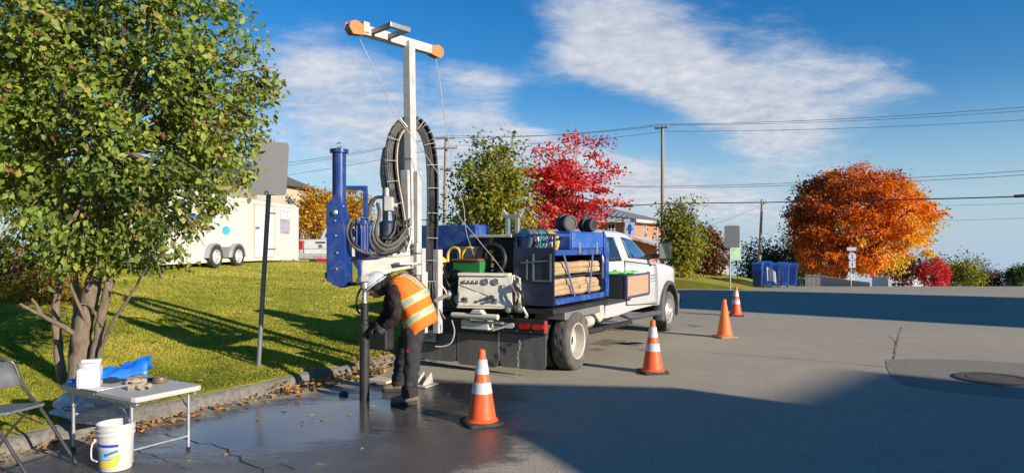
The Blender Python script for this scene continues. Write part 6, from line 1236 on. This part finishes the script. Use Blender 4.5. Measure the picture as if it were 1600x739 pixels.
    he = MB(); n = 28; hcen = hc + upv * .035 + fwd * .01; sx = fwd.cross(upv).normalized()
    for i in range(9):
        ph = (math.pi / 2) * i / 8
        for k in range(n): an = 2 * math.pi * k / n; he.v.append(tuple(hcen + upv * (.125 * math.cos(ph)) + (fwd * math.cos(an) * .152 + sx * math.sin(an) * .122) * math.sin(ph)))
    for (gr, dz) in ((.012, -.004), (.035, -.012), (.035, -.020)):
        for k in range(n): an = 2 * math.pi * k / n; g2 = gr + (.035 * max(0, math.cos(an)) ** 2 if gr > .02 else 0); he.v.append(tuple(hcen + upv * dz + fwd * math.cos(an) * (.152 + g2) + sx * math.sin(an) * (.122 + gr)))
    he.f = [(i * n + k, i * n + (k + 1) % n, (i + 1) * n + (k + 1) % n, (i + 1) * n + k) for i in range(11) for k in range(n)]
    ho = he.build('helmet', mat('helmet_white', (.52, .55, .58), .25, 0, .03, 6, coat=.4), t, smooth=50); so = ho.modifiers.new('s', 'SOLIDIFY'); so.thickness = .006
    for e in (-.03, 0, .03): MB().tube([hcen + upv * (.128 * math.cos(ph)) + fwd * (.155 * math.sin(ph)) + sx * e for ph in np.linspace(-1.2, 1.2, 9)], .008, 6).build('ridge', mat('helmet_white', (0, 0, 0)), ho, smooth=60)
    MB().tube([hcen - upv * .012 + fwd * math.cos(an) * .156 + sx * math.sin(an) * .127 for an in np.linspace(2.0, 4.3, 12)], .017, 8).build('headband', mat('band_grey', (.25, .25, .26), .6), ho, smooth=60); MB().box(*(0, .001), 0, .001, 0, .001) if 0 else None
    # gloves with five fingers curled round what they hold
    M_glove = mat('glove', (.05, .042, .04), .8, 0, .25, 16)
    def glove(wr, el, target, side):
        d_ = (target - wr); d_ = d_.normalized(); dn = V(0, 0, -1); lat_ = d_.cross(V(0, 0, 1)).normalized(); b = MB(); palm = wr + d_ * .05
        b.tube([wr - (wr - el).normalized() * -.05, wr, wr + d_ * .03, wr + d_ * .075, wr + d_ * .095], [.046, .042, .046, .045, .03], 10)
        for k, (off, L_) in enumerate(((-.033, .066), (-.011, .078), (.011, .074), (.033, .058))):
            p0 = wr + d_ * .085 + lat_ * off; p1 = p0 + d_ * L_ * .5 + dn * .008; p2 = p1 + d_ * L_ * .2 + dn * L_ * .42; p3 = p2 - d_ * L_ * .25 + dn * L_ * .25; b.tube(catmull([p0, p1, p2, p3], 3), [.0115] * 7 + [.0105, .010, .008], 7)
        p0 = wr + d_ * .03 + lat_ * (.04 * side); p1 = p0 + d_ * .03 + lat_ * (.03 * side) + dn * .015; p2 = p1 + d_ * .035 + dn * .02; b.tube(catmull([p0, p1, p2], 3), [.014, .0135, .013, .0125, .012, .011, .009], 7)
        b.build('glove', M_glove, t, smooth=60)
    cs = RO + sp - O
    glove(J['wrn'], J['eln'], V(cs.x, cs.y - .05, J['wrn'].z - .02), 1); glove(J['wrf'], J['elf'], V(cs.x, cs.y + .05, J['wrf'].z), -1)
    # cuffs, boots, patch
    M_boot = mat('boot', (.16, .125, .09), .8, 0, .3, 12, dirt=(.3, .26, .2), dirt_amt=.6, dirt_scale=8)
    for an_, dirv in ((J['ann'], V(-.97, -.2, 0).normalized()), (J['anf'], V(-.98, -.1, 0).normalized())):
        g0 = V(an_.x, an_.y, 0); sd_ = dirv.cross(V(0, 0, 1)); b = MB(); n = 14; st = [(-.085, .035, .05, .10), (-.07, .046, .03, .15), (-.02, .050, .02, .17), (.04, .048, .02, .135), (.09, .052, .02, .105), (.14, .055, .02, .092), (.18, .046, .02, .080), (.205, .024, .028, .06)]
        for (u, w_, zl, zh) in st:
            for k in range(n): an = 2 * math.pi * k / n; b.v.append(tuple(g0 + dirv * u + sd_ * (w_ * math.cos(an)) + V(0, 0, (zl + zh) / 2 + (zh - zl) / 2 * math.sin(an))))
        b.f = [(i * n + k, i * n + (k + 1) % n, (i + 1) * n + (k + 1) % n, (i + 1) * n + k) for i in range(len(st) - 1) for k in range(n)] + [tuple(range(n - 1, -1, -1)), tuple((len(st) - 1) * n + k for k in range(n))]
        bo = b.build('boot', M_boot, t, smooth=60)
        out = [g0 + dirv * u + sd_ * (w_ + .006) for u, w_, *_ in st] + [g0 + dirv * u - sd_ * (w_ + .006) for u, w_, *_ in reversed(st)]; MB().prism([p + V(0, 0, .003) for p in out], (0, 0, .03)).build('sole', M_rubber, bo, bevel=.005)
        MB().tube([V(an_.x, an_.y, .20), V(an_.x, an_.y, .13), V(an_.x + .005, an_.y, .085)], [.088, .092, .095], 14).build('trouser_cuff', M_cloth, t, smooth=60)
    p = W(640, 548, 7.50); MB().box(p.x - .03, p.x - .005, p.y - .012, p.y + .02, p.z - .008, p.z + .012).build('red_tag', M_red, t)
worker()

# ------------------------------------------------------------------ traffic cones
def cone(label, px, py, rz, collars=True, m_=None, base_m=None, h=.72):
    d = EYE * F_PX / (py - CY); p = V((px - CX) / F_PX * d, d, drop(d)); t = thing('traffic_cone', label, 'cone', p, rz, 'orange cones around the truck'); m_ = m_ or M_orange
    rr = lambda z: .142 - (.142 - .030) * (z - .035) / (h - .035)
    MB().prism([V(-.185, -.155, 0), V(-.155, -.185, 0), V(.155, -.185, 0), V(.185, -.155, 0), V(.185, .155, 0), V(.155, .185, 0), V(-.155, .185, 0), V(-.185, .155, 0)], (0, 0, .035)).build('base', base_m or M_rubber, t, bevel=.008)
    MB().lathe([(.165, .035), (.155, .045), (rr(.06), .06), (rr(.3), .3), (rr(.62), .62), (rr(.62) - .004, .625), (.034, h - .02), (.03, h - .004), (.022, h), (.014, h - .004), (.014, h - .06)], (0, 0, 0), (0, 0, 1), 32).build('body', m_, t, smooth=35)
    if collars:
        for (z0, z1) in ((.30, .405), (.485, .625)): MB().lathe([(rr(z0) + .001, z0 - .001), (rr(z0) + .004, z0), (rr(z1) + .004, z1), (rr(z1) + .001, z1 + .001)], (0, 0, 0), (0, 0, 1), 32, caps=False).build('collar', M_reflect, t, smooth=35)
    return t
cone('nearest orange cone with two white collars, on wet road behind the truck', 753, 661, R(20)); cone('orange cone with two white collars beside the rear wheel', 1020, 582, R(8))
cone('plain orange cone without collars', 1132, 527, R(15), False, M_orange2, mat('cone_base_tan', (.32, .22, .13), .8)); cone('farthest orange cone with two white collars at the shadow edge', 1150, 493, R(-12))

# ------------------------------------------------------------------ folding table with things on it
M_tabletop = mat('table_plastic', (.45, .435, .40), .5, 0, .05, 30, dirt=(.38, .34, .28), dirt_amt=.5, dirt_scale=5)
tu, tv = V(.864, -.503, 0), V(.503, .864, 0); tc_ = V(-3.225, 5.85, 0); TZ = .555
tab = thing('folding_table', 'light grey plastic folding table with steel legs straddling the kerb', 'table', tc_)
for s in (-1, 1):
    c0 = tu * (.002 * s); w_, l_ = .30, .55; q = .05; pts = []
    for (u, v) in ((.004, -w_), (l_ - q, -w_), (l_ - q * .3, -w_ + q * .3), (l_, -w_ + q), (l_, w_ - q), (l_ - q * .3, w_ - q * .3), (l_ - q, w_), (.004, w_)): pts.append(tu * (u * s) + tv * v + V(0, 0, TZ - .045))
    tp = MB().prism(pts, (0, 0, .045)).build('tabletop', M_tabletop, tab, bevel=.012)
    for v in (-.25, .25): MB().beam(tu * (.03 * s) + tv * v + V(0, 0, TZ - .06), tu * (.50 * s) + tv * v + V(0, 0, TZ - .06), .02, .03).build('apron', M_galv, tab)
    for v in (-.245, .245):
        f = tu * (.42 * s) + tv * v; zb = 0.0
        wp = tc_ + f; a_, s_k = a_s(wp.x, wp.y); zb = .135 if s_k > .02 else .002
        MB().tube([f + V(0, 0, zb), f + V(0, 0, TZ - .05)], .0135, 10).build('leg', M_galv, tab, smooth=60); MB().tube([f + V(0, 0, zb), f + V(0, 0, zb + .03)], .017, 10).build('foot', M_black, tab)
        MB().tube([f + V(0, 0, TZ - .20), f - tu * (.2 * s) + V(0, 0, TZ - .06)], .007, 6).build('brace', M_galv, tab)
    f = tu * (.42 * s); z_ = .16 if s > 0 else .24; MB().tube([f - tv * .245 + V(0, 0, .12 if s > 0 else .3), f + tv * .245 + V(0, 0, .12 if s > 0 else .3)], .011, 8).build('crossbar', M_galv, tab, smooth=60)
def on_table(px, py):    # spot on the table top under a picture point
    d = (EYE - TZ) * F_PX / (py - CY); return V((px - CX) / F_PX * d, d, TZ)
M_jug = mat('jug_white', (.56, .565, .57), .4, 0, .03, 8)
p = on_table(141, 606) + V(-.02, .02, 0); jg = thing('white_canister', 'squat white plastic canister standing on the table by the trunk', 'canister', p, .4)
MB().prism([V(-.085, -.085, 0), V(.085, -.085, 0), V(.09, .085, 0), V(-.085, .085, 0)], (0, 0, .17)).build('body', M_jug, jg, bevel=.025); MB().lathe([(.08, .165), (.085, .185), (.085, .205), (.07, .212), (.001, .212)], (0, 0, 0), (0, 0, 1), 22).build('lid', M_jug, jg, smooth=40)
MB().box(-.06, .09, -.03, .03, .205, .235).build('handle', M_jug, jg, bevel=.012)
def cloth(name, label, cat, loc, poly_w, poly_l, hfun, m_, rz, thick=.006, g=16, drape=True):
    b = MB()
    for i in range(g):
        for j in range(g):
            u, v = i / (g - 1) - .5, j / (g - 1) - .5; e = 1 + .18 * mnoise.noise(V(u * 3, v * 3, loc.x)); b.v.append((u * poly_l * e, v * poly_w * e, hfun(u, v)))
    b.f = [(i * g + j, i * g + j + 1, (i + 1) * g + j + 1, (i + 1) * g + j) for i in range(g - 1) for j in range(g - 1)]; o = b.build(name, m_, loc=loc, smooth=35); o.rotation_euler = (0, 0, rz); so = o.modifiers.new('s', 'SOLIDIFY'); so.thickness = thick; so.offset = 1; return tag(o, label, cat)
M_tarp = mat('tarp_blue', (.01, .16, .68), .4, 0, .12, 9, coat=.2, dirt=(.3, .5, .8), dirt_amt=.25)
cloth('blue_sheet', 'crumpled bright blue plastic sheet on the table', 'sheet', on_table(176, 601) + V(-.02, .04, .012), .27, .58, lambda u, v: max(.0, .03 + .17 * (u + .42) * (1 - (2 * v) ** 2 * .8) + .045 * mnoise.noise(V(u * 6, v * 5, 2)) + .03 * abs(math.sin((u + v) * 9))), M_tarp, R(14))
cloth('white_cloth', 'flat white cloth under the blue sheet on the table', 'cloth', on_table(150, 608) + V(0, -.01, .004), .13, .26, lambda u, v: .004 + .012 * abs(mnoise.noise(V(u * 6, v * 6, 4))), mat('cloth_white', (.7, .7, .68), .8), R(-25), .004)
M_canvas = mat('work_glove', (.34, .28, .2), .9, 0, .25, 18, bump=.4, dirt=(.16, .13, .1), dirt_amt=.5, dirt_scale=12)
def work_glove(label, p, rz, sc_):
    t = thing('work_glove', label, 'glove', p, rz); b = MB(); b.tube(catmull([V(-.10, 0, .022), V(-.04, .0, .026), V(.02, 0, .03), V(.05, 0, .028)], 3), [.036, .038, .04, .042, .044, .045, .045, .044, .04, .034], 10)
    for k, off in enumerate((-.03, -.01, .011, .03)): b.tube(catmull([V(.03, off, .03), V(.075, off * 1.3, .045), V(.10, off * 1.35, .03), V(.10, off * 1.2, .012)], 3), [.013] * 8 + [.011, .009], 7)
    b.tube(catmull([V(-.02, -.03, .03), V(.0, -.065, .035), V(.04, -.08, .02)], 3), [.015] * 5 + [.012, .01], 7); o = b.build('shell', M_canvas, t, smooth=60); o.scale = (sc_, sc_, sc_)
work_glove('tan work glove lying nearest the table edge', on_table(218, 608), R(15), .8); work_glove('grey brown work glove behind the tan one on the table', on_table(212, 600) + V(0, .02, 0), R(200), .75)
p = on_table(250, 598); tr_ = thing('tape_roll', 'brown roll of tape at the right of the table', 'tape', p); MB().lathe([(.03, 0), (.055, 0), (.058, .008), (.058, .042), (.055, .05), (.03, .05), (.03, 0)], (0, 0, .002), (0, 0, 1), 24, caps=False).build('roll', mat('tape_brown', (.14, .09, .06), .4, 0, .3, 20), tr_, smooth=35)
p = on_table(233, 596) + V(0, .02, 0); mk = thing('marker_pen', 'dark hand tool lying between the gloves and the tape roll', 'tool', p, R(-20)); MB().tube([V(-.09, 0, .018), V(.02, 0, .02), V(.03, 0, .02), V(.09, .01, .018)], [.012, .014, .02, .018], 10).build('barrel', M_black, mk, smooth=50); MB().box(.03, .08, -.012, .02, .01, .045).build('head', M_grey, mk, bevel=.005)
# bucket
d = EYE * F_PX / (731 - CY); p = V((181 - CX) / F_PX * d, d, 0); bu = thing('bucket', 'white plastic pail with blue and yellow label under the table', 'bucket', p, R(18)); bu.scale = (.86, .86, .94)
rb = lambda z: .130 + .022 * z / .38
M_pail = mat('pail_white', (.52, .515, .49), .45, 0, .05, 8, dirt=(.45, .42, .36), dirt_amt=.5, dirt_scale=6)
MB().lathe([(.001, .004), (.128, .004), (.131, .012), (rb(.29), .29), (rb(.29) + .012, .292), (rb(.3) + .012, .30), (rb(.3) + .003, .302), (rb(.33) + .003, .33), (rb(.33) + .012, .332), (rb(.34) + .012, .338), (rb(.34) + .003, .34), (rb(.37) + .003, .37), (rb(.37) + .008, .374), (rb(.37) + .006, .38), (rb(.37) - .004, .38), (rb(.3) - .006, .3), (rb(.02) - .006, .02), (.001, .02)], (0, 0, 0), (0, 0, 1), 40, caps=False).build('pail', M_pail, bu, smooth=40)
def patch(a0, a1, z0, z1, m_, nm, off=.0012, slope=0, k=14):
    b = MB()
    for i in range(k + 1):
        an = R(a0 + (a1 - a0) * i / k); zs_ = slope * i / k
        for z in (z0 + zs_, z1 + zs_): b.v.append(((rb(z) + off) * math.cos(an), (rb(z) + off) * math.sin(an), z))
    b.f = [(2 * i, 2 * i + 1, 2 * i + 3, 2 * i + 2) for i in range(k)]; b.build(nm, m_, bu, smooth=60)
M_lb = mat('label_blue', (.02, .05, .35), .4); M_lc = mat('label_cyan', (.1, .4, .62), .4); M_ly = mat('label_yellow', (.75, .52, .02), .4)
patch(-160, -70, .205, .228, M_lb, 'label_band'); patch(-158, -110, .150, .162, M_lc, 'label_band'); patch(-158, -105, .125, .138, M_lc, 'label_band', slope=.0); patch(-118, -72, .130, .150, mat('label_mid', (.03, .15, .5), .4), 'label_band', .002, .035); patch(-158, -75, .045, .085, M_ly, 'label_band'); patch(-100, -66, .085, .14, M_ly, 'label_band', .0016); patch(-158, -78, .10, .112, M_lc, 'label_band', .0018); patch(-150, -90, .17, .176, M_lc, 'label_band')
MB().tube(catmull([V(-.145, -.03, .25), V(-.175, -.06, .22), V(-.172, -.09, .12), V(-.12, -.13, .10)], 5), .0075, 7).build('handle', M_pail, bu, smooth=60); MB().cyl(V(-.14, -.03, .25), V(-.165, -.035, .25), .018, n=10).build('handle_lug', M_pail, bu)
# plastic bag under the table on the verge
M_bag = bpy.data.materials.new('clear_bag'); M_bag.use_nodes = True; bs = M_bag.node_tree.nodes['Principled BSDF']; bs.inputs['Base Color'].default_value = (.62, .66, .72, 1); bs.inputs['Roughness'].default_value = .22; bs.inputs['Transmission Weight'].default_value = .35; bs.inputs['Alpha'].default_value = .88
p = P(150, 640, 6.45); x_, y_ = p.x - .02, 6.45; b = MB(); g = 22
for i in range(g + 1):
    for j in range(g):
        th, ph = math.pi * i / g, 2 * math.pi * j / g; n_ = 1 + .30 * mnoise.noise(V(math.cos(ph) * 2 + 5, math.sin(ph) * 2, th * 1.8)) + .14 * mnoise.noise(V(math.cos(ph) * 6, math.sin(ph) * 6, th * 5)); b.v.append((.42 * math.sin(th) * math.cos(ph) * n_, .24 * math.sin(th) * math.sin(ph) * n_, max(-.02, .15 * math.cos(th) * n_ + .09)))
b.f = [(i * g + j, i * g + (j + 1) % g, (i + 1) * g + (j + 1) % g, (i + 1) * g + j) for i in range(g) for j in range(g)]
o = b.build('plastic_bag', M_bag, loc=(x_, y_, lawn_z(x_, y_)), smooth=25); o.rotation_euler = (0, 0, R(-25)); tag(o, 'translucent crumpled plastic bag on the verge under the table', 'bag')
bm_ = MB(); bm_.tube([V(.02 + .07 * math.cos(a), -.255, .13 + .02 * math.sin(a)) for a in np.linspace(0, 6.283, 17)[:-1]], .005, 5, closed=True); bm_.tube([V(.02 + .03 * math.cos(a), -.255, .13 + .012 * math.sin(a)) for a in np.linspace(0, 6.283, 13)[:-1]], .004, 5, closed=True); bm_.build('bag_print', mat('print_blue', (.03, .05, .2), .5), o)
# folding chair at the left edge
M_chair = mat('chair_steel', (.14, .135, .13), .35, .7, .15, 12, dirt=(.12, .1, .08), dirt_amt=.4); M_seat = mat('chair_seat', (.16, .165, .17), .4, .2, .12, 8)
chc = V(-3.95, 5.40, 0); cht = thing('folding_chair', 'grey metal folding chair cut off by the left picture edge', 'chair', chc, R(-14))
for s in (-.2, .2):
    MB().tube(catmull([V(.46, s, .0), V(.14, s, .38), V(-.06, s, .58), V(-.16, s, .76), V(-.19, s * .8, .80)], 5), .0125, 8).build('front_leg', M_chair, cht, smooth=60)
    MB().tube(catmull([V(-.36, s * .88, .0), V(-.18, s * .88, .22), V(.06, s * .88, .44)], 4), .0115, 8).build('rear_leg', M_chair, cht, smooth=60); MB().tube([V(-.22, s * .9, .40), V(.15, s * .9, .30)], .006, 6).build('link', M_chair, cht)
MB().tube(catmull([V(-.19, -.16, .80), V(-.2, -.10, .825), V(-.2, .10, .825), V(-.19, .16, .80)], 4), .0125, 8).build('top_tube', M_chair, cht, smooth=60)
b = MB(); g = 8
for i in range(g + 1):
    for z in (.60, .79): u = i / g - .5; b.v.append((-.075 - (z - .60) * .55 - .03 * (1 - (2 * u) ** 2), u * .38, z))
b.f = [(2 * i, 2 * i + 1, 2 * i + 3, 2 * i + 2) for i in range(g)]; o = b.build('backrest', M_seat, cht, smooth=60); so = o.modifiers.new('s', 'SOLIDIFY'); so.thickness = .006
MB().prism([V(-.22, -.18, .42), V(.16, -.19, .45), V(.20, -.15, .452), V(.20, .15, .452), V(.16, .19, .45), V(-.22, .18, .42)], (0, 0, .022)).build('seat', M_seat, cht, bevel=.008)
for x, z in ((.30, .09), (-.29, .09)): MB().tube([V(x, -.19, z), V(x, .19, z)], .008, 6).build('stretcher', M_chair, cht)
# clod of mud by the casing
p = P(538, 616, 0); d = EYE * F_PX / (617 - CY); o = MB().lathe([(.001, 0), (.05, .0), (.06, .02), (.035, .045), (.001, .05)], (0, 0, 0), (0, 0, 1), 9).build('mud_clod', mat('mud', (.06, .05, .04), .9, bump=.8), loc=V((537 - CX) / F_PX * d, d, 0), smooth=20); tag(o, 'small dark lump of mud left of the drill casing', 'mud')
